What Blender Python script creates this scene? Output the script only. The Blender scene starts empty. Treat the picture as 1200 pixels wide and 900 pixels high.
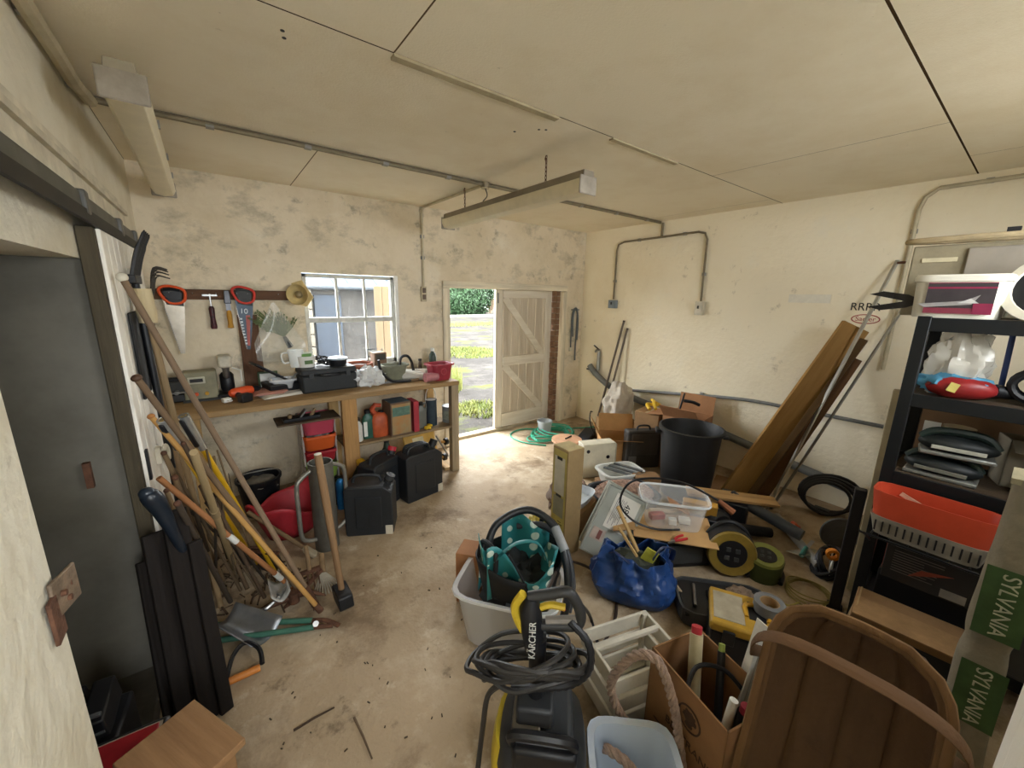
import bpy, bmesh, math, random
from mathutils import Vector as V, Matrix, Quaternion, noise
random.seed(7)
R = math.radians
PI = math.pi
S = bpy.context.scene
COL = S.collection

# ------------------------------------------------------------------ camera
FPX, YAW, PITCH, ROLL, CH = 461.6, 0.6470, 0.2205, 0.0193, 1.70
D, W, L, H, N = 3.83, 4.08, -0.35, 2.53, -0.60     # back / right / left wall, ceiling, near wall
_f = V((math.sin(YAW) * math.cos(PITCH), math.cos(YAW) * math.cos(PITCH), -math.sin(PITCH)))
_r = V((math.cos(YAW), -math.sin(YAW), 0)); _u = _r.cross(_f)
CR = _r * math.cos(ROLL) + _u * math.sin(ROLL); CU = CR.cross(_f); CF = _f
CAM = V((0, 0, CH))
cd = bpy.data.cameras.new('camera'); cam = bpy.data.objects.new('camera', cd); COL.objects.link(cam)
cd.sensor_width = 36; cd.lens = FPX / 1200 * 36; cd.clip_start = 0.02
cam.matrix_world = Matrix(((CR.x, CU.x, -CF.x, CAM.x), (CR.y, CU.y, -CF.y, CAM.y), (CR.z, CU.z, -CF.z, CAM.z), (0, 0, 0, 1)))
S.camera = cam

# ------------------------------------------------------------------ sky and daylight
SKY = 6.0
w = bpy.data.worlds.new('sky'); S.world = w; w.use_nodes = True
bg = w.node_tree.nodes['Background']
bg.inputs['Color'].default_value = (0.93, 0.97, 1.0, 1); bg.inputs['Strength'].default_value = SKY
def portal(name, loc, rot, sx, sy):
    l = bpy.data.lights.new(name, 'AREA'); l.shape = 'RECTANGLE'; l.size = sx; l.size_y = sy
    l.cycles.is_portal = True
    o = bpy.data.objects.new(name, l); COL.objects.link(o); o.location = loc; o.rotation_euler = rot
portal('window_portal', (1.06, 4.06, 1.42), (R(-90), 0, 0), 0.85, 0.9)
portal('added_window_portal', (2.2, N - .21, 2.01), (R(90), 0, 0), 1.6, .82)  # sky portal for the added window behind the camera
portal('added_door_portal', (.04, N - .21, 1.57), (R(90), 0, 0), .64, .86)  # sky portal for the added half-open doorway behind the camera
portal('door_portal', (2.36, 4.06, 0.93), (R(-90), 0, 0), 0.72, 1.86)
S.view_settings.view_transform = 'Standard'; S.view_settings.look = 'None'
S.view_settings.gamma = 1; S.view_settings.use_curve_mapping = False
S.view_settings.exposure = 2.0
S.cycles.max_bounces = 14; S.cycles.diffuse_bounces = 8; S.cycles.transparent_max_bounces = 24
S.cycles.transmission_bounces = 6; S.cycles.caustics_reflective = False; S.cycles.caustics_refractive = False

# ------------------------------------------------------------------ pixel helpers (1200 x 900 frame)
def ray(px, py): return (CF * FPX + CR * (px - 600) - CU * (py - 450)).normalized()
def G(px, py, z=0.0): d = ray(px, py); return CAM + d * ((z - CH) / d.z)
def BY(px, py, y=D): d = ray(px, py); return CAM + d * (y / d.y)
def RX(px, py, x=W): d = ray(px, py); return CAM + d * (x / d.x)

# ------------------------------------------------------------------ materials
def C(h):
    h = h.lstrip('#'); o = []
    for i in (0, 2, 4):
        c = int(h[i:i + 2], 16) / 255; o.append(c / 12.92 if c <= .04045 else ((c + .055) / 1.055) ** 2.4)
    return (*o, 1)
def sc(c, k): return (min(c[0] * k, 1), min(c[1] * k, 1), min(c[2] * k, 1), 1)
_m = {}
def mat(h, rough=.6, metal=0.0, var=.35, scale=9.0, bump=0.0, stretch=None, h2=None, spec=.4, detail=6, bscale=None):
    key = (h, rough, metal, var, scale, bump, stretch, h2, spec)
    if key in _m: return _m[key]
    m = bpy.data.materials.new('m_' + h.lstrip('#')); m.use_nodes = True; nt = m.node_tree; b = nt.nodes['Principled BSDF']
    b.inputs['Roughness'].default_value = rough; b.inputs['Metallic'].default_value = metal; b.inputs['Specular IOR Level'].default_value = spec
    tc = nt.nodes.new('ShaderNodeTexCoord'); mp = nt.nodes.new('ShaderNodeMapping'); nz = nt.nodes.new('ShaderNodeTexNoise'); cr = nt.nodes.new('ShaderNodeValToRGB')
    nt.links.new(tc.outputs['Object'], mp.inputs[0]); nt.links.new(mp.outputs[0], nz.inputs['Vector'])
    if stretch: mp.inputs['Scale'].default_value = stretch
    nz.inputs['Scale'].default_value = scale; nz.inputs['Detail'].default_value = detail; nz.inputs['Roughness'].default_value = .65
    c = C(h)
    cr.color_ramp.elements[0].position = .3; cr.color_ramp.elements[1].position = .72
    cr.color_ramp.elements[0].color = C(h2) if h2 else sc(c, 1 - var); cr.color_ramp.elements[1].color = c if h2 else sc(c, 1 + var * .35)
    nt.links.new(nz.outputs['Fac'], cr.inputs[0]); nt.links.new(cr.outputs[0], b.inputs['Base Color'])
    if bump:
        n2 = nt.nodes.new('ShaderNodeTexNoise'); n2.inputs['Scale'].default_value = bscale or scale * 5; n2.inputs['Detail'].default_value = 5
        nt.links.new(mp.outputs[0], n2.inputs['Vector'])
        bp = nt.nodes.new('ShaderNodeBump'); bp.inputs['Strength'].default_value = bump; bp.inputs['Distance'].default_value = .02
        nt.links.new(n2.outputs['Fac'], bp.inputs['Height']); nt.links.new(bp.outputs[0], b.inputs['Normal'])
    _m[key] = m; return m
def wood(h, axis='z', h2=None, rough=.75, scale=14, var=.45):
    st = {'x': (.08, 1, 1), 'y': (1, .08, 1), 'z': (1, 1, .08)}[axis]
    return mat(h, rough, 0, var, scale, .25, st, h2, .2)
def clear(h, a=.6, rough=.12, bump=0.0, key=''):
    """see-through plastic or glass: part of the light passes straight on, the rest meets a glossy tinted surface"""
    k = ('clear', h, a, rough, bump, key)
    if k in _m: return _m[k]
    m = bpy.data.materials.new('clear_' + h.lstrip('#')); m.use_nodes = True; nt = m.node_tree; b = nt.nodes['Principled BSDF']
    b.inputs['Base Color'].default_value = C(h); b.inputs['Roughness'].default_value = rough
    tr = nt.nodes.new('ShaderNodeBsdfTransparent'); mx = nt.nodes.new('ShaderNodeMixShader'); mx.inputs[0].default_value = 1 - a
    nt.links.new(tr.outputs[0], mx.inputs[1]); nt.links.new(b.outputs[0], mx.inputs[2]); nt.links.new(mx.outputs[0], nt.nodes['Material Output'].inputs[0])
    if bump:
        tc = nt.nodes.new('ShaderNodeTexCoord'); n2 = nt.nodes.new('ShaderNodeTexNoise'); n2.inputs['Scale'].default_value = 30
        bp = nt.nodes.new('ShaderNodeBump'); bp.inputs['Strength'].default_value = bump
        nt.links.new(tc.outputs['Object'], n2.inputs['Vector']); nt.links.new(n2.outputs['Fac'], bp.inputs['Height']); nt.links.new(bp.outputs[0], b.inputs['Normal'])
    _m[k] = m; return m
def layered(name, base, layers, rough=.85, bump=.3, bscale=60, spec=.25):
    """base colour with stain layers: (colour, noise scale, low, high, stretch, detail)"""
    m = bpy.data.materials.new(name); m.use_nodes = True; nt = m.node_tree; b = nt.nodes['Principled BSDF']
    b.inputs['Roughness'].default_value = rough; b.inputs['Specular IOR Level'].default_value = spec
    tc = nt.nodes.new('ShaderNodeTexCoord'); prev = None
    for i, (col, s, lo, hi, st, det) in enumerate(layers):
        mp = nt.nodes.new('ShaderNodeMapping'); mp.inputs['Scale'].default_value = st or (1, 1, 1); mp.inputs['Location'].default_value = (i * 3.7, i * 1.9, i * 5.3)
        nz = nt.nodes.new('ShaderNodeTexNoise'); nz.inputs['Scale'].default_value = s; nz.inputs['Detail'].default_value = det; nz.inputs['Roughness'].default_value = .7
        mr = nt.nodes.new('ShaderNodeMapRange'); mr.inputs[1].default_value = lo; mr.inputs[2].default_value = hi
        nt.links.new(tc.outputs['Object'], mp.inputs[0]); nt.links.new(mp.outputs[0], nz.inputs['Vector']); nt.links.new(nz.outputs['Fac'], mr.inputs[0])
        mx = nt.nodes.new('ShaderNodeMix'); mx.data_type = 'RGBA'; nt.links.new(mr.outputs[0], mx.inputs[0])
        if prev: nt.links.new(prev, mx.inputs[6])
        else: mx.inputs[6].default_value = C(base)
        mx.inputs[7].default_value = C(col); prev = mx.outputs[2]
    nt.links.new(prev, b.inputs['Base Color'])
    nz = nt.nodes.new('ShaderNodeTexNoise'); nz.inputs['Scale'].default_value = bscale; nz.inputs['Detail'].default_value = 6
    nt.links.new(tc.outputs['Object'], nz.inputs['Vector'])
    bp = nt.nodes.new('ShaderNodeBump'); bp.inputs['Strength'].default_value = bump; bp.inputs['Distance'].default_value = .02
    nt.links.new(nz.outputs['Fac'], bp.inputs['Height']); nt.links.new(bp.outputs[0], b.inputs['Normal'])
    return m

# ------------------------------------------------------------------ mesh builder
def catmull(pts, n=6, closed=False):
    P = [V(p) for p in pts]; out = []; k = len(P)
    for i in range(k if closed else k - 1):
        if closed: a, b, c, d = P[i - 1], P[i], P[(i + 1) % k], P[(i + 2) % k]
        else: a, b, c, d = P[max(i - 1, 0)], P[i], P[i + 1], P[min(i + 2, k - 1)]
        for j in range(n):
            t = j / n
            out.append(.5 * ((2 * b) + (c - a) * t + (2 * a - 5 * b + 4 * c - d) * t * t + (3 * b - a - 3 * c + d) * t ** 3))
    if not closed: out.append(P[-1])
    return out
class M:
    def __init__(s): s.v = []; s.f = []
    def add(s, vs, fs):
        o = len(s.v); s.v += [V(x) for x in vs]; s.f += [[i + o for i in f] for f in fs]; return s
    def box(s, c, d, rot=None, taper=1.0):
        vs = []
        for z in (-1, 1):
            k = taper if z > 0 else 1
            for x, y in ((-1, -1), (1, -1), (1, 1), (-1, 1)): vs.append(V((x * d[0] / 2 * k, y * d[1] / 2 * k, z * d[2] / 2)))
        if rot is not None:
            q = rot if isinstance(rot, Quaternion) else Matrix.Rotation(rot, 3, 'Z') if isinstance(rot, (int, float)) else rot
            vs = [q @ x for x in vs]
        return s.add([x + V(c) for x in vs], [(3, 2, 1, 0), (4, 5, 6, 7), (0, 1, 5, 4), (1, 2, 6, 5), (2, 3, 7, 6), (3, 0, 4, 7)])
    def cyl(s, a, b, r, r2=None, n=14): return s.tube([a, b], [r, r if r2 is None else r2], n)
    def tube(s, pts, r, n=8, closed=False, flat=1.0, up=None):
        P = [V(p) for p in pts]; k = len(P); rr = r if isinstance(r, (list, tuple)) else [r] * k
        tg = []
        for i in range(k):
            a = P[i - 1] if (i > 0 or closed) else P[i]; b = P[(i + 1) % k] if (i < k - 1 or closed) else P[i]
            t = (b - a); tg.append(t.normalized() if t.length > 1e-9 else V((0, 0, 1)))
        u = V(up) if up else (V((0, 0, 1)) if abs(tg[0].z) < .9 else V((1, 0, 0)))
        u = (u - tg[0] * u.dot(tg[0])).normalized(); vs = []; fs = []
        for i in range(k):
            u = (u - tg[i] * u.dot(tg[i])).normalized(); w_ = tg[i].cross(u)
            for j in range(n):
                a = 2 * PI * j / n; vs.append(P[i] + (u * math.cos(a) * flat + w_ * math.sin(a)) * rr[i])
        for i in range(k if closed else k - 1):
            for j in range(n):
                a, b = i * n + j, i * n + (j + 1) % n; c, d = ((i + 1) % k) * n + (j + 1) % n, ((i + 1) % k) * n + j; fs.append((a, b, c, d))
        if not closed: fs += [tuple(range(n))[::-1], tuple(range((k - 1) * n, k * n))]
        return s.add(vs, fs)
    def lathe(s, prof, n=20, c=(0, 0, 0), sx=1.0, sy=1.0, axis='z', power=0):
        vs = []; fs = []; c = V(c)
        for r, z in prof:
            for j in range(n):
                a = 2 * PI * j / n; x, y = math.cos(a), math.sin(a)
                if power: k = (abs(x) ** power + abs(y) ** power) ** (-1 / power); x *= k; y *= k
                p = V((x * r * sx, y * r * sy, z))
                if axis == 'x': p = V((p.z, p.x, p.y))
                if axis == 'y': p = V((p.x, p.z, p.y))
                vs.append(c + p)
        for i in range(len(prof) - 1):
            for j in range(n): fs.append((i * n + j, i * n + (j + 1) % n, (i + 1) * n + (j + 1) % n, (i + 1) * n + j))
        ring = prof[0] == prof[-1]
        if prof[0][0] > 1e-4 and not ring: fs.append(tuple(range(n))[::-1])
        if prof[-1][0] > 1e-4 and not ring: fs.append(tuple(range((len(prof) - 1) * n, len(prof) * n)))
        return s.add(vs, fs)
    def prism(s, pts, t, o=(0, 0, 0), u=(1, 0, 0), v=(0, 0, 1)):
        o, u, v = V(o), V(u), V(v); w_ = u.cross(v).normalized(); k = len(pts)
        vs = [o + u * a + v * b - w_ * t / 2 for a, b in pts] + [o + u * a + v * b + w_ * t / 2 for a, b in pts]
        fs = [tuple(range(k))[::-1], tuple(range(k, 2 * k))] + [(i, (i + 1) % k, (i + 1) % k + k, i + k) for i in range(k)]
        return s.add(vs, fs)
    def grid(s, fn, nu, nv):
        vs = [fn(i / nu, j / nv) for i in range(nu + 1) for j in range(nv + 1)]
        return s.add(vs, [(i * (nv + 1) + j, (i + 1) * (nv + 1) + j, (i + 1) * (nv + 1) + j + 1, i * (nv + 1) + j + 1) for i in range(nu) for j in range(nv)])
    def blob(s, c, d, amp=.1, freq=3., seed=0, nu=20, nv=12, flatz=None):
        vs = []; fs = []
        for i in range(nv + 1):
            th = PI * i / nv
            for j in range(nu):
                a = 2 * PI * j / nu; p = V((math.sin(th) * math.cos(a), math.sin(th) * math.sin(a), math.cos(th)))
                k = 1 + amp * noise.fractal(p * freq + V((seed, seed * 2, 0)), 1, 2, 3); q = V((p.x * d[0] * k, p.y * d[1] * k, p.z * d[2] * k))
                if flatz is not None: q.z = max(q.z, flatz)
                vs.append(q + V(c))
        for i in range(nv):
            for j in range(nu): fs.append((i * nu + j, (i + 1) * nu + j, (i + 1) * nu + (j + 1) % nu, i * nu + (j + 1) % nu))
        return s.add(vs, fs)
    def xf(s, mtx): s.v = [mtx @ x for x in s.v]; return s
    def mesh(s, name, sharp=38):
        me = bpy.data.meshes.new(name); me.from_pydata([tuple(x) for x in s.v], [], s.f); me.validate()
        bm = bmesh.new(); bm.from_mesh(me); bmesh.ops.remove_doubles(bm, verts=bm.verts, dist=1e-5); bmesh.ops.recalc_face_normals(bm, faces=bm.faces); bm.to_mesh(me); bm.free()
        me.shade_smooth(); me.set_sharp_from_angle(angle=R(sharp)); return me
def obj(name, m, ma, parent=None, bevel=0, solid=0, sub=0, label=None):
    me = m if isinstance(m, bpy.types.Mesh) else m.mesh(name)
    if ma and not me.materials: me.materials.append(ma)
    o = bpy.data.objects.new(name, me); COL.objects.link(o)
    if parent: o.parent = parent
    if solid: k = o.modifiers.new('thick', 'SOLIDIFY'); k.thickness = solid; k.offset = 0
    if sub: k = o.modifiers.new('sub', 'SUBSURF'); k.levels = k.render_levels = sub
    if bevel: k = o.modifiers.new('bevel', 'BEVEL'); k.width = bevel; k.segments = 2; k.limit_method = 'ANGLE'; k.angle_limit = R(40)
    if label: o['label'] = label
    return o
part = lambda p, name, m, ma, **k: obj(name, m, ma, p, **k)
def place(o, loc, rz=0, quat=None):
    o.location = loc
    if quat is not None: o.rotation_mode = 'QUATERNION'; o.rotation_quaternion = quat
    else: o.rotation_euler = (0, 0, rz)
def tag(o, label, cat, group=None):
    o['label'] = label; o['category'] = cat
    if group: o['group'] = group
    return o
def T(name, label, cat, loc=(0, 0, 0), rz=0, group=None, quat=None):
    o = bpy.data.objects.new(name, None); o.empty_display_size = .05; COL.objects.link(o); place(o, loc, rz, quat); return tag(o, label, cat, group)
def one(name, m, ma, label, cat, loc=(0, 0, 0), rz=0, group=None, quat=None, **k):
    o = obj(name, m, ma, None, **k); place(o, loc, rz, quat); return tag(o, label, cat, group)
def struct(name, m, ma, **k): o = obj(name, m, ma, None, **k); o['kind'] = 'structure'; return o
def align(a, b, roll=0, up=(0, 0, 1)):
    z = (V(b) - V(a)).normalized(); u = V(up) if abs(z.dot(V(up))) < .99 else V((0, 1, 0))
    x = u.cross(z).normalized(); y = z.cross(x); q = Matrix((x, y, z)).transposed().to_quaternion()
    return q @ Quaternion((0, 0, 1), roll)
def text(parent, s, size, loc, rot, ma, name='lettering', depth=.0008, sx=1.0):
    cu = bpy.data.curves.new('t', 'FONT'); cu.body = s; cu.size = size; cu.extrude = depth; cu.align_x = 'CENTER'; cu.align_y = 'CENTER'
    t = bpy.data.objects.new('t', cu); COL.objects.link(t); dg = bpy.context.evaluated_depsgraph_get(); me = bpy.data.meshes.new_from_object(t.evaluated_get(dg)); bpy.data.objects.remove(t)
    for v_ in me.vertices: v_.co.x *= sx
    me.materials.clear(); me.materials.append(ma); o = bpy.data.objects.new(name, me); COL.objects.link(o); o.parent = parent; o.location = loc; o.rotation_euler = rot
    return o

# shared materials
BLACK = mat('#15161a', .45, var=.4); RUBBER = mat('#1a1a1b', .7, var=.3); DKGREY = mat('#3a3c3d', .6, var=.3); GREY = mat('#8b8d8c', .6, var=.25)
STEEL = mat('#9a9a98', .35, .9, .3); RUST = mat('#6b4a38', .8, .3, .5, 20, .3); WHITEP = mat('#e4e4de', .4, var=.15); CARD = mat('#b08a5e', .85, var=.2, scale=5, bump=.05)
CARDD = mat('#8e6c48', .85, var=.25, scale=5); YEL = mat('#dcb52a', .45, var=.2); RED = mat('#b3252d', .45, var=.25); ORANGE = mat('#e2582c', .45, var=.2)
PINE = wood('#c6a46f'); PINEX = wood('#c2a274', 'x'); PINEY = wood('#c2a274', 'y'); OLDW = wood('#8d7456', 'z'); GALV = mat('#a7aaa8', .45, .6, .25); CREAM = mat('#d9d3c0', .6, var=.15)

# ================================================================== THE ROOM
plaster_b = layered('plaster_back', '#dcd0b8', [('#cbbda0', 1.6, .45, .7, None, 6), ('#9a937f', 2.6, .52, .72, (1, 1, 1.5), 12), ('#6b6657', 5, .58, .76, None, 14), ('#4a463b', 22, .68, .80, None, 8), ('#e3dccb', 2.2, .55, .75, None, 8)], bump=.35, bscale=25)
plaster_r = layered('plaster_right', '#f0e7cf', [('#e8dcbf', 1.1, .45, .75, None, 6), ('#ece6d4', 2.3, .58, .75, None, 9), ('#8b7f66', 7, .62, .80, None, 12), ('#57503f', 30, .72, .82, None, 6)], bump=.3, bscale=25)
plaster_l = layered('plaster_left', '#dcd6c4', [('#cbc2aa', 1.6, .45, .7, None, 6), ('#8a8068', 8, .66, .85, None, 10)], bump=.5, bscale=16)
ceil_m = layered('ceiling_paint', '#eee5d0', [('#e2d5ba', 1.3, .45, .75, None, 6), ('#a1957a', 26, .68, .8, None, 6), ('#857a63', 60, .74, .84, None, 4)], bump=.12, bscale=120)
conc = layered('concrete_floor', '#a8957b', [('#bdad95', 1.5, .48, .62, None, 8), ('#7d6a54', 2.2, .50, .66, None, 12), ('#cbbfaa', 4.5, .60, .74, None, 12), ('#5a4c3b', 6.0, .60, .76, None, 12), ('#4f4335', 34, .70, .80, None, 4)], rough=.7, bump=.3, bscale=45, spec=.12)

struct('floor', M().box(((L - .6 + W) / 2, (N + 4.05) / 2, -.05), (W - L + 1.0, 4.05 - N, .1)), conc)
m = M(); wx0, wx1, wz0, wz1, dx0, dx1, dz1 = .64, 1.48, 1.0, 1.865, 1.95, 3.76, 1.84
def wallbox(m, x0, x1, y0, y1, z0, z1): m.box(((x0 + x1) / 2, (y0 + y1) / 2, (z0 + z1) / 2), (x1 - x0, y1 - y0, z1 - z0))
for a in ((L - .6, wx0, 0, H), (wx0, wx1, 0, wz0), (wx0, wx1, wz1, H), (wx1, dx0, 0, H), (dx0, dx1, dz1, H), (dx1, W + .25, 0, H)): wallbox(m, a[0], a[1], D, D + .2, a[2], a[3])
struct('wall_back', m, plaster_b)
m = M(); wallbox(m, W, W + .25, N - .2, D, 0, H); struct('wall_right', m, plaster_r)
oy0, oy1, oz = 1.20, 2.12, 1.80                       # doorway in the left wall
m = M()
for a in ((N - .2, oy0, 0, H), (oy0, oy1, oz, H), (oy1, D, 0, H)): wallbox(m, L - .6, L, a[0], a[1], a[2], a[3])
struct('wall_left', m, plaster_l)
m = M(); wallbox(m, L - .6, -.28, N - .2, N, 0, H); wallbox(m, .36, 1.4, N - .2, N, 0, H); wallbox(m, 1.4, 3.0, N - .2, N, 0, 1.6); wallbox(m, 1.4, 3.0, N - .2, N, 2.42, H); wallbox(m, 3.0, W + .25, N - .2, N, 0, H); wallbox(m, -.28, .36, N - .2, N, 2.0, H); struct('wall_near', m, plaster_l)  # window and doorway gaps added behind the camera to let in fill light
hd_ = bpy.data.objects.new('added_half_door', None); COL.objects.link(hd_); hd_['kind'] = 'structure'  # added lower half door, out of view, keeps light off the low foreground
for i in range(6): obj('board', M().box((-.28 + .053 + i * .1067, N - .10, .57), (.103, .03, 1.14)), mat('#8a806c', .8), hd_, bevel=.003)
# ceiling: dark void with boards nailed under it
cl = struct('ceiling', M().box(((L + W) / 2, (N + D) / 2, H + .06), (W - L + .8, D - N + .5, .08)), mat('#120e0a', .95, spec=0))
rows = [(N, .43, [L, 1.13, 3.57, W]), (.43, 1.55, [L, .62, 2.86, W]), (1.55, 2.71, [L, 3.86, W]), (2.71, D, [L, .62, 2.86, W])]
for y0, y1, xs in rows:
    for a, b in zip(xs, xs[1:]):
        g = .003; gy = .0045 if abs(y0 - .43) < .01 or abs(y1 - .43) < .01 else .003
        part(cl, 'panel', M().box(((a + b) / 2, (y0 + y1) / 2, H + .008), (b - a - 2 * g, y1 - y0 - 2 * gy, .02)), ceil_m)
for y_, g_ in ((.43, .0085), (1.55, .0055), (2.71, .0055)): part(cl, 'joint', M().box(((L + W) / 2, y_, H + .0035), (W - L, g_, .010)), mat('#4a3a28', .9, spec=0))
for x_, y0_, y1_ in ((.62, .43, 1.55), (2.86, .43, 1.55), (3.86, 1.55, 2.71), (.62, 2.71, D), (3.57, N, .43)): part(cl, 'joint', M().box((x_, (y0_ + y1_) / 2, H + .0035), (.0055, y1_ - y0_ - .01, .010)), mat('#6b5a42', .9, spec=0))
strip_m = mat('#b5a98c', .8, var=.25)
part(cl, 'cover_strip', M().box((1.02, 1.565, H - .006), (.80, .035, .012)), strip_m)
part(cl, 'cover_strip', M().box((2.12, 1.56, H - .005), (.62, .028, .010)), strip_m)
for x, y in ((.30, 1.70), (.29, 1.66), (1.44, 1.72), (1.47, 1.70), (1.36, 1.82)):
    part(cl, 'nail_hole', M().cyl((x, y, H - .0035), (x, y, H + .002), .007, n=8), BLACK)

# window ----------------------------------------------------------------
wf = mat('#cfd0c8', .6, var=.35, scale=14)
win = struct('window_1', M().box(((wx0 + wx1) / 2, D + .10, wz0 + .015), (wx1 - wx0, .19, .03)), wf)
yw = D + .055; fx0, fx1, fz0, fz1 = wx0 + .006, wx1 - .035, wz0 + .03, wz1 - .012
def bar(name, x0, x1, z0, z1, d=.05, ma=wf, y=yw): return part(win, name, M().box(((x0 + x1) / 2, y, (z0 + z1) / 2), (x1 - x0, d, z1 - z0)), ma, bevel=.004)
bar('window_frame', fx0, fx0 + .032, fz0, fz1); bar('window_frame', fx1 - .032, fx1, fz0, fz1); bar('window_frame', fx0, fx1, fz1 - .03, fz1); bar('window_frame', fx0, fx1, fz0, fz0 + .04)
bar('reveal_board', wx1 - .034, wx1, wz0, wz1, .12, WHITEP, D + .06)
zm = 1.455; cols = [fx0 + .032, fx0 + .032 + (fx1 - fx0 - .064) / 3, fx0 + .032 + (fx1 - fx0 - .064) * 2 / 3, fx1 - .032]
bar('transom', fx0 + .03, fx1 - .03, zm - .022, zm + .022, .055)
for x in cols[1:3]: bar('glazing_bar', x - .011, x + .011, fz0 + .03, fz1 - .03, .03)
glass = clear('#dfe6ea', .95, .05)
for i in range(3):
    for a, b in ((fz0 + .04, zm - .022), (zm + .022, fz1 - .03)):
        part(win, 'pane', M().box(((cols[i] + cols[i + 1]) / 2, yw, (a + b) / 2), (cols[i + 1] - cols[i] - .02, .004, b - a)), glass)

w2 = struct('added_light_window', M().box((2.2, N - .1, 1.615), (1.6, .19, .03)), wf)  # added window, out of view behind the camera, brightens the interior
for x in (1.425, 1.94, 2.46, 2.975): part(w2, 'window_frame', M().box((x, N - .10, 2.01), (.05, .05, .78)), wf, bevel=.004)
for z in (1.65, 2.39): part(w2, 'window_frame', M().box((2.2, N - .10, z), (1.59, .05, .05)), wf, bevel=.004)
for x in (1.683, 2.2, 2.718): part(w2, 'pane', M().box((x, N - .10, 2.02), (.47, .004, .70)), glass)
# double door ------------------------------------------------------------
lime = wood('#e3ddcf', 'z', '#c9bfab'); limex = wood('#e3ddcf', 'x', '#c9bfab'); board = wood('#cfc5b3', 'z', '#b3a691')
fr = struct('trim_1', M().box((dx0 + .043, D + .055, dz1 / 2 - .037), (.085, .15, dz1 - .074)), wood('#e6dcc4', 'z'), bevel=.006)
part(fr, 'frame_head', M().box(((dx0 + dx1) / 2 + .001, D + .053, dz1 - .0365), (dx1 - dx0 - .004, .158, .071)), wood('#e6dcc4', 'x'), bevel=.006)
part(fr, 'frame_post', M().box((dx1 - .035, D + .02, dz1 / 2 - .04), (.075, .09, dz1 - .08)), wood('#e6dcc4', 'z'), bevel=.006)
m = M()
for i in range(24):
    z = .04 + i * .074; d_ = random.uniform(-.012, .012); m.box((dx1 - .10 + d_, D + .10, z), (.07, .13, .066))
part(fr, 'mortar', M().box((dx1 - .085, D + .105, dz1 / 2 - .03), (.06, .135, dz1 - .07)), mat('#9c8f7d', .9))
part(fr, 'brick_reveal', m, mat('#8a6a52', .9, var=.5, scale=14, bump=.4), bevel=.006)['kind'] = 'stuff'
part(fr, 'threshold', M().box(((dx0 + dx1) / 2, D + .15, .012), (dx1 - dx0, .10, .05)), mat('#b0a48c', .8, var=.3), bevel=.008)
def leaf(name, wd, ht, flip=1):
    d = bpy.data.objects.new(name, None); COL.objects.link(d); d['kind'] = 'structure'
    n = 7; bw = wd / n
    for i in range(n): part(d, 'board', M().box(((i + .5) * bw, .034, ht / 2), (bw - .005, .02, ht - .01)), board, bevel=.003)
    part(d, 'stile', M().box((.05, .012, ht / 2), (.10, .026, ht)), lime, bevel=.003); part(d, 'stile', M().box((wd - .055, .012, ht / 2), (.11, .026, ht)), lime, bevel=.003)
    for z, h_ in ((.09, .17), (ht * .49, .115), (ht - .06, .115)): part(d, 'rail', M().box((wd / 2, .011, z), (wd - .21, .026, h_)), limex, bevel=.003)
    for z0, z1 in ((.18, ht * .49 - .06), (ht * .49 + .06, ht - .12)):
        a, b = V((wd - .14, 0, z0)), V((.14, 0, z1)); 
        if flip < 0: a.x, b.x = b.x, a.x
        c = (a + b) / 2; l_ = (b - a); ang = math.atan2(l_.z, l_.x)
        part(d, 'brace', M().box((0, 0, 0), (l_.length + .02, .024, .085)).xf(Matrix.Translation((c.x, .012, c.z)) @ Matrix.Rotation(-ang, 4, 'Y')), limex, bevel=.003)
    part(d, 'hinge_bolt', M().box((.03, -.004, ht - .12), (.016, .014, .12)), STEEL)
    return d
lf = leaf('door_1', .90, 1.75); lf.location = (2.72, D + .12, .04)
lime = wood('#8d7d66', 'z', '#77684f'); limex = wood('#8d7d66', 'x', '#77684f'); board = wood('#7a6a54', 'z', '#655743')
l2 = leaf('door_2', .72, 1.74, -1); l2.location = (1.99, D + .23, .04); l2.rotation_euler = (0, 0, R(180 - 48))

# left wall: rail, sliding door, recess -----------------------------------
rail = struct('trim_2', M().box((L + .03, 1.70, 1.975), (.05, 4.0 - .9, .055)), mat('#5b5c58', .5, .5, .35), bevel=.004)
part(rail, 'rail_lip', M().box((L + .058, 1.70, 1.93), (.012, 3.05, .04)), mat('#2b2a28', .6, .4))
for y in (1.2, 1.95, 2.62, 3.1): part(rail, 'bracket', M().box((L + .05, y, 1.972), (.035, .05, .075)), mat('#6b6a66', .5, .5), bevel=.006)
wl = struct('trim_3', M().box((L + .012, 1.45, 2.09), (.024, 3.4, .13)), mat('#d5cdb8', .7, var=.3), bevel=.004)
part(wl, 'batten', M().box((L + .03, 1.45, 2.10), (.018, 3.4, .022)), mat('#cfc6b0', .7, var=.3))
sd = bpy.data.objects.new('door_3', None); COL.objects.link(sd); sd['kind'] = 'structure'
whiteb = layered('white_boards', '#efebe0', [('#c9c0aa', 4, .58, .82, (1, 1, .15), 8), ('#5a5143', 14, .70, .85, None, 6)], bump=.2)
part(sd, 'door_edge', M().box((-.325, 2.085, .98), (.046, .05, 1.86)), wood('#544c3c', 'z', '#3a3428'), bevel=.004)
for i in range(9): part(sd, 'board', M().box((-.303, 2.115 + .057 + i * .115, .98), (.022, .107, 1.86)), whiteb, bevel=.005)
for z in (.2, .95, 1.75): part(sd, 'ledge', M().box((-.332, 2.62, z), (.034, 1.0, .12)), OLDW)
part(sd, 'latch', M().box((-.288, 2.14, .98), (.01, .03, .13)), BLACK)
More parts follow.
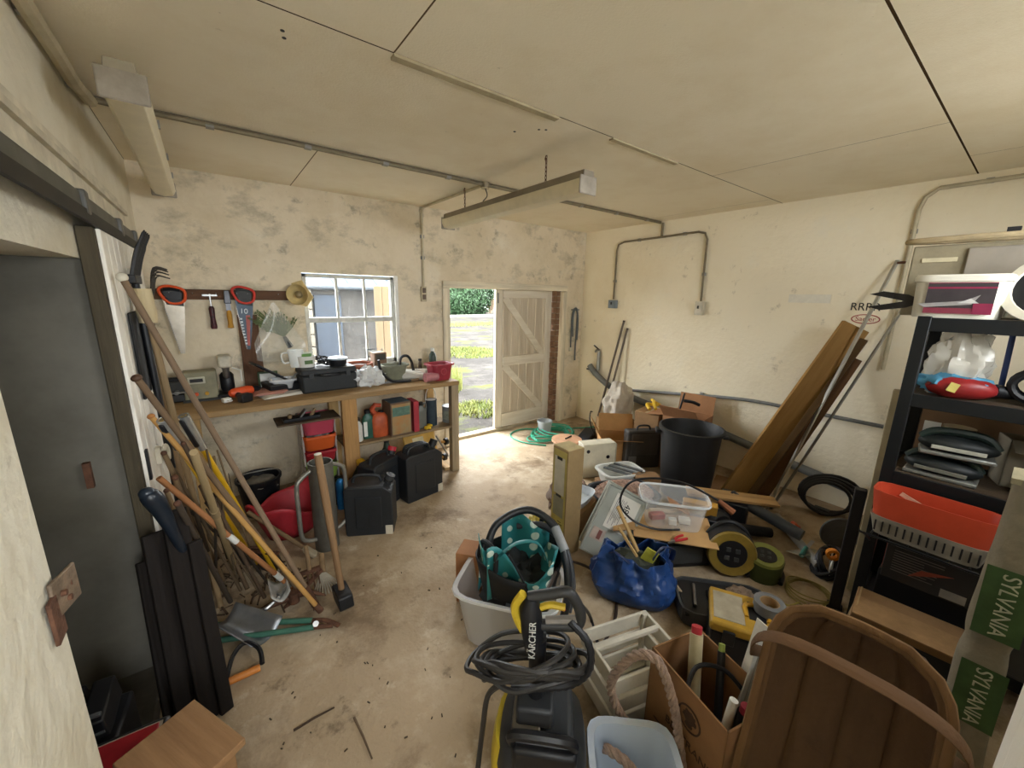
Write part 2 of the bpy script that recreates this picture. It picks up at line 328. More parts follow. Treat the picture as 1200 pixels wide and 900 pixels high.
dk = struct('door_4', M().box((L - .58, 1.66, .9), (.03, .92, 1.80)).box((L - .292, 2.105, .9), (.58, .03, 1.80)), mat('#66635a', .8, var=.3, scale=4), bevel=.003)
part(dk, 'stile', M().box((L - .40, 2.085, .9), (.05, .02, 1.80)), mat('#34322d', .8), bevel=.004)
part(dk, 'handle', M().box((L - .10, 2.08, 1.0), (.02, .03, .10)), RUST)
struct('trim_4', M().box((L - .30, 1.66, .03), (.58, .92, .06)), mat('#4a473f', .8, var=.4), bevel=.01)
# rusty hasp on the near jamb
hp = T('hasp_bracket', 'rusty steel hasp plate screwed to the white jamb of the left doorway', 'bracket', RX(62, 725, L + .004))
part(hp, 'plate', M().box((.004, .005, -.005), (.008, .055, .10)), RUST, bevel=.002)
part(hp, 'hinged_flap', M().box((.012, .05, .03), (.008, .085, .085), Matrix.Rotation(R(-14), 3, 'Z')), mat('#8d7a66', .6, .5, .5, 25, .2), bevel=.003)
for dy, dz in ((.03, .035), (.07, .035), (.05, .01)): part(hp, 'screw', M().cyl((.012, dy, dz), (.021, dy, dz), .007, n=8), RUST)
# white painted door standing open beside the camera
nd = bpy.data.objects.new('door_5', None); COL.objects.link(nd); nd['kind'] = 'structure'
for i in range(7): part(nd, 'board', M().box((.42 + .057 + i * .113, -.125, .95), (.109, .028, 1.9)), whiteb, bevel=.004)
for z in (.25, 1.65): part(nd, 'ledge', M().box((.82, -.155, z), (.76, .03, .12)), whiteb, bevel=.003)
part(nd, 'hinge_post', M().box((.39, -.15, 1.0), (.05, .08, 2.0)), whiteb, bevel=.004)
part(nd, 'side_panel', M().box((.39, -.395, 1.0), (.05, .40, 2.0)), whiteb, bevel=.004)

# ================================================================== OUTDOORS
gravel = layered('gravel_yard', '#363432', [('#45423f', 1.2, .45, .65, None, 10), ('#2c2a26', 9, .5, .8, None, 10), ('#5c584e', 30, .6, .75, None, 6), ('#43472a', .5, .54, .62, (1, 2.2, 1), 8)], bump=.5, bscale=30, spec=0.0)
m = M().grid(lambda u, v: V((-14 + 60 * u, 4.04 + 40 * v * v, -.03 + .03 * noise.noise(V((u * 90, v * 60, 0))))), 60, 60)
yard = struct('ground', m, gravel)
struct('ground_front', M().box((2, N - 6.2, -.06), (40, 12, .06)), mat('#8f8a80', .8, var=.2, scale=2))  # unseen ground, toned pale to bounce light through the added openings
gm = mat('#465720', .8, var=.5, h2='#6b6a34', scale=3)
def grass(name, label, c, rx, ry, n, h=.10):
    m = M()
    for i in range(n):
        a = random.uniform(0, 2 * PI); k = math.sqrt(random.random()); x, y = c[0] + rx * k * math.cos(a), c[1] + ry * k * math.sin(a)
        hh = h * random.uniform(.5, 1.3); b = random.uniform(0, PI); dx, dy = math.cos(b) * .014, math.sin(b) * .014; lx, ly = random.uniform(-.05, .05), random.uniform(-.05, .05)
        m.add([(x - dx, y - dy, -.03), (x + dx, y + dy, -.03), (x + lx, y + ly, hh)], [(0, 1, 2)])
    o = obj(name, m, gm); o['kind'] = 'stuff'; tag(o, label, 'grass')
p = G(545, 412); grass('grass_patch', 'bright green grass patch growing on the gravel yard outside the door', (p.x, p.y), 1.1, 1.2, 2600, .05)
p = G(565, 478); grass('grass_patch', 'small grass tufts just outside the open doorway', (p.x, p.y), .45, .45, 700, .04)
p = G(545, 380); grass('grass_strip', 'thin dry grass strip across the yard before the kerb', (p.x, p.y), 6, 1.2, 3500, .07)
grass('grass_verge', 'tall green grass below the window outside', (2.2, 7.0), 1.6, 1.4, 6000, .30)
# kerb, hedge, tree
p = G(550, 371)
kb = struct('kerb', M().box((p.x, p.y, .04), (30, .6, .2)), mat('#6e6a62', .8, var=.2, scale=3), bevel=.03)
hm = mat('#2c4a26', .7, var=.5, h2='#152812', scale=2)
def leafball(c, d, n, s, seed=1):
    rn = random.Random(seed); m = M()
    for i in range(n):
        v_ = V((rn.gauss(0, 1), rn.gauss(0, 1), rn.gauss(0, 1))).normalized(); k = rn.uniform(.80, 1.05) * (1 + .12 * noise.noise(v_ * 4))
        q = V((c[0] + v_.x * d[0] * k, c[1] + v_.y * d[1] * k, c[2] + v_.z * d[2] * k)); a = V((rn.uniform(-1, 1), rn.uniform(-1, 1), rn.uniform(-1, 1))).normalized(); b = a.cross(v_ + V((.1, .2, .3))).normalized()
        m.add([q - a * s, q + b * s * .5, q + a * s, q - b * s * .5], [(0, 1, 2, 3)])
    return m
hx = p.x + 1.0; hy = p.y + 3.2
hd = T('hedge', 'dense dark green clipped hedge behind the yard kerb', 'hedge', (0, 0, 0))
part(hd, 'foliage', leafball((hx, hy, 2.2), (3.2, 2.2, 2.8), 16000, .12), hm)
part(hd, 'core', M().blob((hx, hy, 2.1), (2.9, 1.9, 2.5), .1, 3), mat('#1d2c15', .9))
q = G(577, 371); tr = T('bare_tree', 'bare brown shrub standing beside the hedge', 'tree', (q.x + 3.8, q.y + 6, 0)); m = M(); rn = random.Random(3)
for i in range(70):
    a = rn.uniform(0, 2 * PI); k = rn.uniform(.3, 2.0); m.tube([(0, 0, .1), (k * .4 * math.cos(a), k * .4 * math.sin(a), rn.uniform(.8, 1.6)), (k * math.cos(a), k * math.sin(a), rn.uniform(1.8, 4.2))], [.06, .04, .012], 5)
part(tr, 'branches', m, mat('#7a6a55', .9, var=.4)); part(tr, 'stump', M().cyl((0, 0, -.05), (0, 0, .3), .2, .14), mat('#5f513f', .9))
# stone shed seen through the window
sh = T('stone_shed', 'low stone outbuilding with slate blue door seen through the window', 'building', (0, 9.4, 0))
rub = layered('rubble', '#33312e', [('#262422', 3, .45, .6, None, 8), ('#45423d', 7, .55, .7, None, 8), ('#1d1c1a', 16, .6, .75, None, 6)], bump=.8, bscale=8)
part(sh, 'wall', M().box((3.0, .25, .9), (3.4, .3, 1.8)), rub)
part(sh, 'door', M().box((2.05, .08, .82), (.55, .06, 1.64)), mat('#1f2833', .7, var=.35, scale=5), bevel=.01)
for i in range(7): part(sh, 'quoin_stone', M().box((1.45 + (.06 if i % 2 else 0), .1, .14 + i * .265), (.52 - (.12 if i % 2 else 0), .4, .25)), mat('#5a5448', .85, var=.25, scale=4, bump=.3), bevel=.02)
for i in range(12): part(sh, 'roof_sheet', M().box((1.1 + i * .32, 1.25, 2.32), (.31, 2.9, .03), Matrix.Rotation(R(22), 3, 'X')), mat('#3c4650', .8, 0, .25, spec=.1), bevel=.01)
part(sh, 'gutter', M().cyl((1.0, -.12, 1.80), (4.8, -.12, 1.80), .05, n=10), mat('#2c3238', .7))
part(sh, 'gable', M().box((1.30, 1.3, .9), (.12, 2.2, 1.8)), rub)

# ================================================================== SERVICES: conduit, lamps, switches, pipes
conduit = mat('#857a64', .55, .3, .3); conduitw = mat('#c2b79b', .6, .1, .25)
def pipe(name, label, pts, r, ma, cat='pipe', clips=(), clipdir=(0, 0, .012), n=8, smooth=0, group=None):
    t = T(name, label, cat, pts[0], group=group); o = V(pts[0]); P = [V(p) - o for p in pts]
    if smooth: P = catmull(P, smooth)
    part(t, 'tube', M().tube(P, r, n), ma)
    for c in clips: c = V(c) - o; part(t, 'clip', M().box(c + V(clipdir) * .4, (.035 if abs(clipdir[0]) < .005 else .02, .035, .03 if abs(clipdir[2]) < .005 else .018)), STEEL)
    return t
zc = H - .017
pipe('conduit', 'long grey cable conduit running across the ceiling boards', [(-.33, 2.71, zc), (1.2, 2.712, zc), (2.6, 2.715, zc), (W - .03, 2.715, zc)], .014, conduit, clips=[(x, 2.715, zc - .010) for x in (0.1, .55, 1.0, 1.45, 2.2, 2.8, 3.3, 3.8)])
pipe('conduit_branch', 'short painted conduit from the ceiling box to the back wall switch', [(1.76, 2.72, zc), (1.74, D - .06, zc), (1.74, D - .018, zc - .05), (1.74, D - .016, 1.75)], .011, conduitw, clips=[(1.74, D - .012, 2.25), (1.74, D - .012, 2.05)], clipdir=(0, .012, 0))
t = T('junction_box', 'round junction box on the ceiling conduit', 'junction box', (1.76, 2.715, H)); part(t, 'body', M().lathe([(.034, 0), (.034, -.035), (.030, -.04)], 14), conduit); part(t, 'lid', M().lathe([(.03, -.04), (.03, -.046), (.0, -.046)], 14), conduitw); part(t, 'cable', M().tube(catmull([(0, 0, -.04), (.02, 0, -.09), (-.03, -.02, -.14)], 5), .004, 6), BLACK)
t = T('light_switch', 'old brown two gang switch on the back wall between window and door', 'switch', (1.74, D, 1.70)); part(t, 'backplate', M().box((0, -.012, 0), (.06, .024, .15)), conduitw, bevel=.005)
for z in (.035, -.03): part(t, 'rocker', M().box((0, -.028, z), (.035, .014, .05)), mat('#6a5a4c', .5), bevel=.004)
# right-wall conduit loop
xr = W - .022
pipe('conduit_loop', 'grey conduit arch on the right wall feeding two socket boxes', [(xr, 3.29, 1.68), (xr, 3.29, 2.26), (xr, 3.27, 2.33), (xr, 3.19, 2.355), (xr, 2.7, 2.36), (xr, 2.27, 2.37), (xr, 2.20, 2.35), (xr, 2.17, 2.29), (xr, 2.16, 1.66)], .011, conduit, clips=[(xr, 2.98, 2.357), (xr, 2.42, 2.367), (xr, 3.29, 1.9), (xr, 2.162, 1.95)], clipdir=(.008, 0, 0))
pipe('conduit_drop', 'short conduit drop from the ceiling to the right wall tee', [(xr, 2.69, H - .02), (xr, 2.69, 2.36)], .013, conduit)
for nm, lb, y, z, ma in (('isolator_switch', 'small blue grey isolator box on the right wall near the door corner', 3.29, 1.62, mat('#8896a0', .5)), ('socket_box', 'white metal socket box below the conduit on the right wall', 2.16, 1.61, mat('#d7d0bd', .5, var=.3))):
    t = T(nm, lb, 'switch', (W, y, z)); s_ = (.05, .115, .10) if nm[0] == 'i' else (.055, .085, .14)
    part(t, 'box', M().box((-s_[0] / 2, 0, 0), s_), ma, bevel=.006); part(t, 'cover', M().box((-s_[0] - .004, 0, 0), (.008, s_[1] * .8, s_[2] * .8)), ma, bevel=.003); part(t, 'toggle', M().box((-s_[0] - .012, 0, .01), (.014, .015, .03)), DKGREY, bevel=.002)
pa = [RX(*q, W - .018) for q in ((1068, 285), (1075, 240), (1079, 222), (1090, 212), (1200, 196))]
pa[1].y = pa[0].y = pa[0].y; pipe('conduit_riser', 'painted conduit climbing the right wall behind the rack to the ceiling', [(W - .018, pa[0].y, 1.2), (W - .018, pa[0].y, 2.34), (W - .018, pa[0].y - .02, 2.42), (W - .018, pa[0].y - .08, 2.47), (W - .018, -.3, 2.48)], .014, conduitw, clips=[(W - .014, pa[0].y, 2.2), (W - .014, pa[0].y - .3, 2.475)], clipdir=(.012, 0, 0))
pipe('wall_cable', 'thick painted conduit along the top of the left wall', [(L + .03, -.3, 2.47), (L + .03, 2.15, 2.47), (L + .03, 2.35, 2.46), (L + .03, 2.69, 2.50)], .024, conduitw, clips=[(L + .02, 1.9, 2.47), (L + .02, 2.4, 2.465)], clipdir=(-.012, 0, 0))
# grey pipes on the right wall
X2 = W - .05
gp = mat('#777a7b', .5, .2, .3)
pts = [RX(*q, X2) for q in ((694, 436), (705, 446), (722, 455), (750, 458), (800, 462), (870, 468), (940, 481), (1035, 500))]
pipe('grey_hose', 'thin grey plastic water pipe looping along the right wall', pts, .016, gp, smooth=5, clips=[RX(822, 462, X2 + .02), RX(960, 485, X2 + .02)], clipdir=(.03, 0, 0))
pts = [RX(*q, X2 - .02) for q in ((691, 428), (700, 440), (720, 456), (760, 474), (800, 489), (840, 505), (900, 532), (1000, 575))]
pipe('drain_pipe', 'thick grey waste pipe sloping down the right wall behind the bin', pts, .038, gp, smooth=5, n=12)
t = T('garden_tap', 'brass garden tap on a short riser by the door corner', 'tap', RX(701, 410, W - .03)); part(t, 'body', M().tube(catmull([(.02, 0, 0), (-.03, 0, 0), (-.05, 0, -.03)], 4), .014, 8), STEEL); part(t, 'handle', M().box((-.02, .02, .035), (.015, .09, .015), Matrix.Rotation(.5, 3, 'X')), BLACK, bevel=.003); part(t, 'riser', M().cyl((-.005, -.02, -.02), (-.005, -.02, -.27), .022), GALV)
t = T('stopcock', 'small white stopcock at the end of the grey pipe', 'tap', RX(693, 436, W - .04)); part(t, 'body', M().cyl((0, .04, .02), (0, -.05, -.03), .022), CREAM); part(t, 'lever', M().box((-.03, .03, .04), (.02, .06, .02)), DKGREY, bevel=.004)
# fluorescent battens
def batten(loc, rz, length, label, body):
    t = T('fluorescent_light', label, 'ceiling light', loc, rz, 'fluorescent battens'); 
    part(t, 'housing', M().prism([(-.045, .0), (.045, 0), (.038, .05), (-.038, .05)], length, (0, 0, 0), (1, 0, 0), (0, 0, 1)), mat(body, .5, var=.25), bevel=.004)
    part(t, 'diffuser', M().prism([(-.06, .005), (-.062, -.03), (-.045, -.062), (0, -.07), (.045, -.062), (.062, -.03), (.06, .005)], length - .02), mat('#e3d9bd', .35, var=.12), bevel=.003)
    for s_ in (-1, 1): part(t, 'end_cap', M().box((0, s_ * (length / 2 - .005), -.025), (.13, .012, .095)), mat('#a0978a', .5), bevel=.006)
    for k in (-.25, .05, .3): part(t, 'clip', M().box((.064, k * length, .0), (.008, .02, .03)), STEEL)
    for k in (-.28, .32):
        ch = part(t, 'chain', M(), STEEL) if 0 else None
        m = M(); z0 = .05; zt = H - loc[2]; nl = int((zt - z0) / .022)
        for i in range(nl):
            z = z0 + (i + .5) * (zt - z0) / nl; ax = (.006, 0) if i % 2 else (0, .006)
            m.tube([(ax[0] * math.cos(a), ax[1] * math.cos(a) + k * length, z + .015 * math.sin(a)) for a in [j * PI / 4 for j in range(8)]], .0022, 5, True)
        part(t, 'chain', m, RUST); part(t, 'ceiling_hook', M().tube(catmull([(0, k * length, zt), (0, k * length + .012, zt - .02), (0, k * length, zt - .035)], 4), .003, 6), RUST)
    return t
batten((1.72, 2.43, 2.32), 0, 1.62, 'white fluorescent batten hanging on chains from the middle of the ceiling', '#8e8576')
batten((-.155, 2.80, 2.37), R(.5), 1.72, 'white fluorescent batten hung on chains along the left wall', '#a39a86')

# ================================================================== BACK WALL TOOL RAIL
tr_ = T('tool_rail', 'dark stained timber tool rail fixed along the back wall left of the window', 'rail', (.12, D, 1.665))
part(tr_, 'batten', M().box((0, -.012, 0), (.98, .024, .075)), wood('#6b4f3c', 'x', '#4b3628'), bevel=.003)
for x in (-.35, -.22, -.08, .05, .12, .33): part(tr_, 'nail', M().cyl((x, -.02, .005), (x, -.055, .012), .0025, n=6), STEEL)
def hand_saw(loc, label, hcol, hcol2, blade, tilt, printing):
    t = T('hand_saw', label, 'saw', loc, 0, 'hand saws on the tool rail', Quaternion((0, 1, 0), R(tilt)))
    # local: handle at top, blade hanging down -z, facing -y
    part(t, 'blade', M().prism([(-.055, -.045), (.065, -.045), (.055, -.20), (.035, -.43), (.015, -.43), (-.045, -.10)], .003), blade)
    m = M(); m.tube(catmull([(-.07, 0, .03), (-.03, 0, .055), (.04, 0, .045), (.072, 0, .02), (.066, 0, -.04), (.03, 0, -.065), (-.02, 0, -.06), (-.055, 0, -.02)], 5, True), .0125, 8, True, .8)
    part(t, 'handle', m, hcol)
    part(t, 'grip_plate', M().prism([(-.055, .015), (-.03, .04), (.04, .032), (.058, .01), (.052, -.04), (-.02, -.05), (-.045, -.015)], .010), hcol2, bevel=.003)
    part(t, 'grip', M().tube(catmull([(-.045, -.001, .028), (0, -.001, .036), (.045, -.001, .026)], 5), .012, 8), hcol2); part(t, 'cheek', M().prism([(-.05, -.03), (.06, -.04), (.06, -.085), (-.035, -.075)], .014), hcol2, bevel=.003)
    if printing:
        text(t, '10', .055, (0, -.0032, -.13), (R(90), 0, 0), mat('#dfe3e6', .4)); 
        part(t, 'printed_band', M().prism([(.012, -.16), (.04, -.16), (.032, -.40), (.015, -.40)], .0042), mat('#b55a52', .5))
        m = M()
        for i in range(9): m.box((-.020 + i * .0036, -.0025, -.19 - i * .024), (.014, .0015, .012))
        part(t, 'printed_marks', m, mat('#cfd4d8', .4))
    m = M()
    for i in range(22): z = -.10 - i * .015; x = -.045 + (-.10 - z) / .33 * .06; m.prism([(x, z), (x - .006, z - .008), (x, z - .015)], .003)
    part(t, 'teeth', m, STEEL); return t
hand_saw((-.215, D - .045, 1.665), 'hand saw with orange and black handle and plain blade hanging on the rail', ORANGE, BLACK, mat('#a29a8c', .35, .8, .3), 2, False)
hand_saw((.21, D - .045, 1.67), 'hand saw with red and grey handle and printed dark blade hanging on the rail', mat('#d8463c', .45), DKGREY, mat('#3c4650', .4, .5, .25), 4, True)
t = T('screwdriver', 'dark red handled screwdriver hanging below the tool rail', 'screwdriver', (0.0, D - .04, 1.66)); part(t, 'hook', M().tube([(0, 0, .01), (0, 0, -.08)], .006, 6), STEEL); part(t, 'crossbar', M().box((0, 0, .0), (.09, .012, .012)), STEEL); part(t, 'handle', M().lathe([(.012, -.08), (.019, -.10), (.016, -.17), (.022, -.235), (.018, -.25), (0, -.25)], 10), mat('#5a2630', .5, h2='#201418', scale=30))
t = T('claw_hammer', 'small hammer with yellow wooden handle hanging from the rail', 'hammer', (.105, D - .045, 1.65)); part(t, 'head', M().box((0, 0, .0), (.045, .03, .10), taper=.8), mat('#55565a', .4, .7), bevel=.005); part(t, 'neck', M().box((0, 0, -.075), (.03, .022, .06)), mat('#6b6c70', .4, .7)); part(t, 'handle', M().lathe([(.014, -.10), (.018, -.14), (.016, -.20), (.021, -.235), (0, -.24)], 10), wood('#b98a3c'))
one('offcut_board', M().box((0, 0, .29), (.145, .02, .62), taper=.92), wood('#6f523d', 'z', '#54392a'), 'brown offcut board standing on the bench against the wall under the hammer', 'board', (.22, D - .022, .912), 0, bevel=.004)
t = T('dried_herbs_bag', 'clear plastic bag with a bunch of dried green herbs hanging on the rail', 'bag', (.40, D - .06, 1.61))
m = M().grid(lambda u, v: V(((.012 + .17 * min(1, u * 1.4)) * (v * 2 - 1) + .03 * u, .02 * math.sin(v * 7 + u * 5) * u - .02, -.46 * u - .03 * math.sin(v * 3.1) * u)), 14, 16)
part(t, 'plastic_bag', m, clear('#e6e6dc', .74, .12, .4))
m = M(); rn = random.Random(5)
for i in range(60):
    a = rn.uniform(-.9, .9); l_ = rn.uniform(.10, .24); p0 = V((.06, .01, -.28)); p1 = p0 + V((math.sin(a) * l_ - .07, rn.uniform(-.02, .02), math.cos(a) * l_)); m.tube([p0, (p0 + p1) / 2 + V((.01, 0, 0)), p1], .003, 4)
    for k in range(3): q = p0.lerp(p1, rn.uniform(.5, 1)); m.box(q, (.012, .004, .02), Matrix.Rotation(rn.uniform(-1, 1), 3, 'Y'))
part(t, 'herb_bunch', m, mat('#6f7d52', .8, var=.4)); part(t, 'wrapped_stems', M().cyl((.06, .01, -.28), (.10, .01, -.37), .013, .024), mat('#33373a', .6))
t = T('work_lamp', 'old yellowed round lamp reflector hanging at the window corner', 'lamp', (.60, D - .06, 1.675), 0, quat=Quaternion((0, 0, 1), R(-25)))
part(t, 'shade', M().lathe([(.03, .03), (.06, .0), (.085, -.05), (.082, -.052), (.055, -.002), (.028, .02)], 20, axis='y'), mat('#d6bf86', .5, var=.3)); part(t, 'bulb', M().blob((0, -.01, 0), (.03, .03, .03), 0), mat('#8a7a58', .3)); part(t, 'guard_plate', M().prism([(-.07, .09), (.02, .12), (.10, -.02), (.04, -.10), (-.06, -.07)], .006, (0, .04, 0)), mat('#cdb67c', .6))

# ================================================================== WORKBENCH
BZ = .91; BYF = 3.19
bt = T('workbench', 'long pine workbench with a lower shelf along the back wall under the window', 'workbench', (.75, 3.5, 0))
def bpart(name, x0, x1, y0, y1, z0, z1, ma): return part(bt, name, M().box(((x0 + x1) / 2 - .75, (y0 + y1) / 2 - 3.5, (z0 + z1) / 2), (x1 - x0, y1 - y0, z1 - z0)), ma, bevel=.003)
for i in range(3): y0 = BYF + i * .206; bpart('top_plank', -.30, 1.785, y0, y0 + .203, BZ - .04, BZ, wood('#a68a62', 'x', '#866c4b'))
bpart('back_rail', -.30, 1.77, 3.77, 3.80, BZ - .11, BZ - .04, wood('#b5925f', 'x'))
bpart('leg', 1.71, 1.785, BYF + .01, BYF + .075, 0, BZ - .04, wood('#a8977c', 'z')); bpart('leg', 1.71, 1.785, 3.74, 3.81, 0, BZ - .04, PINE)
bpart('leg', .735, .85, BYF + .01, BYF + .055, 0, BZ - .04, wood('#b98f5c', 'z')); bpart('leg', -.22, -.15, BYF + .05, BYF + .12, 0, BZ - .04, PINE); bpart('leg', .75, .83, 3.74, 3.81, 0, BZ - .04, PINE)
SZ = .475
for i in range(2): bpart('shelf_plank', .74, 1.75, BYF + .02 + i * .165, BYF + .18 + i * .165, SZ - .022, SZ, wood('#8f7a5c', 'x'))
bpart('shelf_support', 1.60, 1.72, 3.55, 3.80, .10, .16, PINEX); bpart('foot_board', 1.66, 1.80, BYF + .07, 3.7, .0, .03, PINEY)

def at(px, py, z): p = G(px, py, z); return V((p.x, p.y, z))
def bottle(name, label, cat, loc, r, h, col, cap='#202020', neck=.35, sx=1., rz=0, n=16, handle=False, rough=.4):
    t = T(name, label, cat, loc, rz); nr = r * neck; b = mat(col, rough, var=.2)
    part(t, 'body', M().lathe([(r * .93, 0), (r, .012), (r, h * .66), (r * .8, h * .77), (nr, h * .85), (nr, h * .90)], n, sx=1, sy=sx, power=3.2 if sx != 1 else 0), b, bevel=0)
    part(t, 'cap', M().lathe([(nr * 1.25, h * .885), (nr * 1.25, h), (nr * .9, h * 1.01), (0, h * 1.01)], 12), mat(cap, .5))
    if handle: part(t, 'handle', M().tube(catmull([(r * .3, 0, h * .86), (r * .8, 0, h * .95), (r * 1.05, 0, h * .80), (r * .95, 0, h * .6)], 4), r * .16, 8), b)
    return t
def tin(name, label, loc, r, h, col, lid='#c8c8c4', bail=False, band=None):
    t = T(name, label, 'tin', loc); part(t, 'can', M().lathe([(r, 0), (r, h * .97), (r * 1.03, h * .97), (r * 1.03, h), (r * .9, h), (r * .88, h * .97), (0, h * .97)], 22), mat(col, .5, .2, .3, 14)); part(t, 'lid', M().lathe([(r * .86, h * .975), (r * .86, h * .99), (0, h * .99)], 22), mat(lid, .5, .4))
    if band: part(t, 'paper_band', M().lathe([(r * 1.005, h * .2), (r * 1.012, h * .2), (r * 1.012, h * .75), (r * 1.005, h * .75), (r * 1.005, h * .2)], 22), mat(band, .6, var=.5, scale=25))
    if bail: part(t, 'bail', M().tube(catmull([(-r, 0, h * .9), (-r * .8, 0, h * 1.3), (0, 0, h * 1.5), (r * .8, 0, h * 1.3), (r, 0, h * .9)], 5), .005, 6), mat('#d9d6cc', .4))
    return t
def carton(name, label, loc, size, rz=0, col='#b08a5e', open_=0, cat='box', tape=True, quat=None, flaps=(1, 1, 1, 1), fl=.45, group=None, ang=None):
    """cardboard box: five walls when open, flaps on the rim"""
    x, y, z = size; t = T(name, label, cat, loc, rz, group, quat); ma = mat(col, .85, var=.2, scale=6); k = .006
    if not open_:
        part(t, 'carton_body', M().box((0, 0, z / 2), size), ma, bevel=.004)
        if tape: part(t, 'tape', M().box((0, 0, z + .0006), (x * .98, .05, .0012)), mat('#a78d5f', .35))
        return t
    part(t, 'carton_body', M().box((0, 0, k / 2), (x, y, k)).box((-x / 2 + k / 2, 0, z / 2), (k, y, z)).box((x / 2 - k / 2, 0, z / 2), (k, y, z)).box((0, -y / 2 + k / 2, z / 2), (x, k, z)).box((0, y / 2 - k / 2, z / 2), (x, k, z)), ma)
    for i, (dx, dy, wd) in enumerate(((-1, 0, y), (1, 0, y), (0, -1, x), (0, 1, x))):
        if not flaps[i]: continue
        a = R((ang or (40, 60, 55, 35))[i]); ln = min(x, y) * fl
        m = M().box((ln / 2, 0, 0), (ln, wd * .97, .005)); rotz = math.atan2(dy, dx)
        part(t, 'flap', m.xf(Matrix.Translation((dx * x / 2, dy * y / 2, z)) @ Matrix.Rotation(rotz, 4, 'Z') @ Matrix.Rotation(a, 4, 'Y')), ma)
    return t
def tub(name, label, loc, size, rz=0, ma=None, cat='tub', taper=.86, lip=.018, wall=.005, quat=None, r=5.0, group=None, handles=False, rimm=None):
    x, y, z = size; t = T(name, label, cat, loc, rz, group, quat); ma = ma or clear('#e9edf0', .62, .15)
    def ring(k, zz, inset=0): return [(max(x / 2 * k - inset, 0), zz)]
    pr = [(taper - .03, .0), (taper, .01), (1.0, z - .012), (1 + lip / x * 2, z - .012), (1 + lip / x * 2, z), (1 - wall / x * 2, z), (taper - wall / x * 2, wall), (0.0, wall)]
    part(t, 'shell', M().lathe([(k, zz) for k, zz in pr], 40, sx=x / 2, sy=y / 2, power=r), ma)
    part(t, 'rim', M().lathe([(1 + lip / x * 2 + .004, z - .014), (1 + lip / x * 2 + .012, z - .006), (1 + lip / x * 2 - .004, z + .002), (1 + lip / x * 2 + .004, z - .014)], 40, sx=x / 2, sy=y / 2, power=r), rimm or ma)
    if handles:
        for s_ in (-1, 1): part(t, 'handle', M().box((s_ * (x / 2 + lip), 0, z - .02), (.02, y * .4, .03)), ma, bevel=.006)
    return t

# ---- things on the bench, from left to right
p = at(204, 474, BZ); t = T('bench_vice', 'black cast bench vice at the left end of the bench', 'vice', (p.x + .025, p.y + .1, BZ)); part(t, 'base', M().box((0, 0, .03), (.13, .12, .06), taper=.8), BLACK, bevel=.01); part(t, 'jaw', M().box((0, -.05, .11), (.11, .035, .08)), DKGREY, bevel=.008); part(t, 'jaw', M().box((0, .03, .12), (.11, .05, .10)), BLACK, bevel=.01); part(t, 'screw_bar', M().cyl((-.07, -.11, .08), (.07, -.11, .08), .007), STEEL); part(t, 'screw', M().cyl((0, -.12, .08), (0, .02, .08), .014), STEEL)
p = at(222, 474, BZ); t = T('battery_charger', 'beige metal battery charger with a small display at the left of the bench', 'charger', (p.x + .075, p.y + .16, BZ)); part(t, 'case', M().box((0, 0, .105), (.20, .14, .21)), mat('#8d8a72', .6), bevel=.01); part(t, 'display', M().box((-.02, -.073, .15), (.10, .008, .05)), mat('#c9c7b2', .4), bevel=.003); part(t, 'display_window', M().box((-.02, -.078, .15), (.075, .004, .025)), BLACK); part(t, 'terminal', M().cyl((-.03, -.07, .05), (-.03, -.09, .05), .012), ORANGE); part(t, 'terminal', M().cyl((.03, -.07, .05), (.03, -.09, .05), .012), mat('#cc9a30', .4)); part(t, 'foot', M().box((0, -.02, .006), (.22, .18, .012)), DKGREY)
p = at(258, 470, BZ); t = T('bench_drill', 'small black bench drill press with white column on the bench', 'drill press', (p.x + .06, p.y + .16, BZ)); part(t, 'base', M().box((0, 0, .015), (.14, .17, .03)), BLACK, bevel=.008); part(t, 'column', M().cyl((0, .04, .02), (0, .04, .30), .017), CREAM); part(t, 'motor_head', M().box((0, -.01, .27), (.085, .14, .09)), mat('#c9c4b2', .5), bevel=.015); part(t, 'chuck', M().lathe([(.012, .14), (.022, .16), (.022, .21), (.03, .23)], 12, (0, -.04, 0)), STEEL); part(t, 'motor', M().lathe([(.04, .04), (.045, .06), (.045, .16), (.03, .18)], 14, (.0, .02, 0)), BLACK); part(t, 'lever', M().tube([(.04, -.04, .22), (.09, -.07, .20), (.09, -.09, .12)], .005, 6), WHITEP)
p = at(266, 473, BZ); one('plug_adapter', M().box((0, 0, .02), (.05, .045, .03)).cyl((0, -.02, .02), (0, -.05, .02), .005).cyl((.015, -.02, .02), (.015, -.05, .02), .005), WHITEP, 'small white plug adapter on the bench in front of the drill press', 'plug', (p.x, p.y + .03, BZ), .4, bevel=.004)
p = at(288, 469, BZ); t = T('cordless_drill', 'orange and black cordless drill lying on the bench', 'drill', (p.x, p.y + .10, BZ), .5); part(t, 'motor_body', M().lathe([(.02, -.10), (.033, -.08), (.036, .03), (.028, .06)], 14, (0, 0, .05), axis='x'), ORANGE); part(t, 'chuck', M().lathe([(.022, .06), (.024, .10), (.012, .125)], 12, (0, 0, .05), axis='x'), BLACK); part(t, 'grip', M().tube([(-.06, -.01, .04), (-.075, -.10, .03)], [.02, .022], 10), BLACK); part(t, 'battery', M().box((-.075, -.13, .032), (.08, .06, .06)), BLACK, bevel=.008)
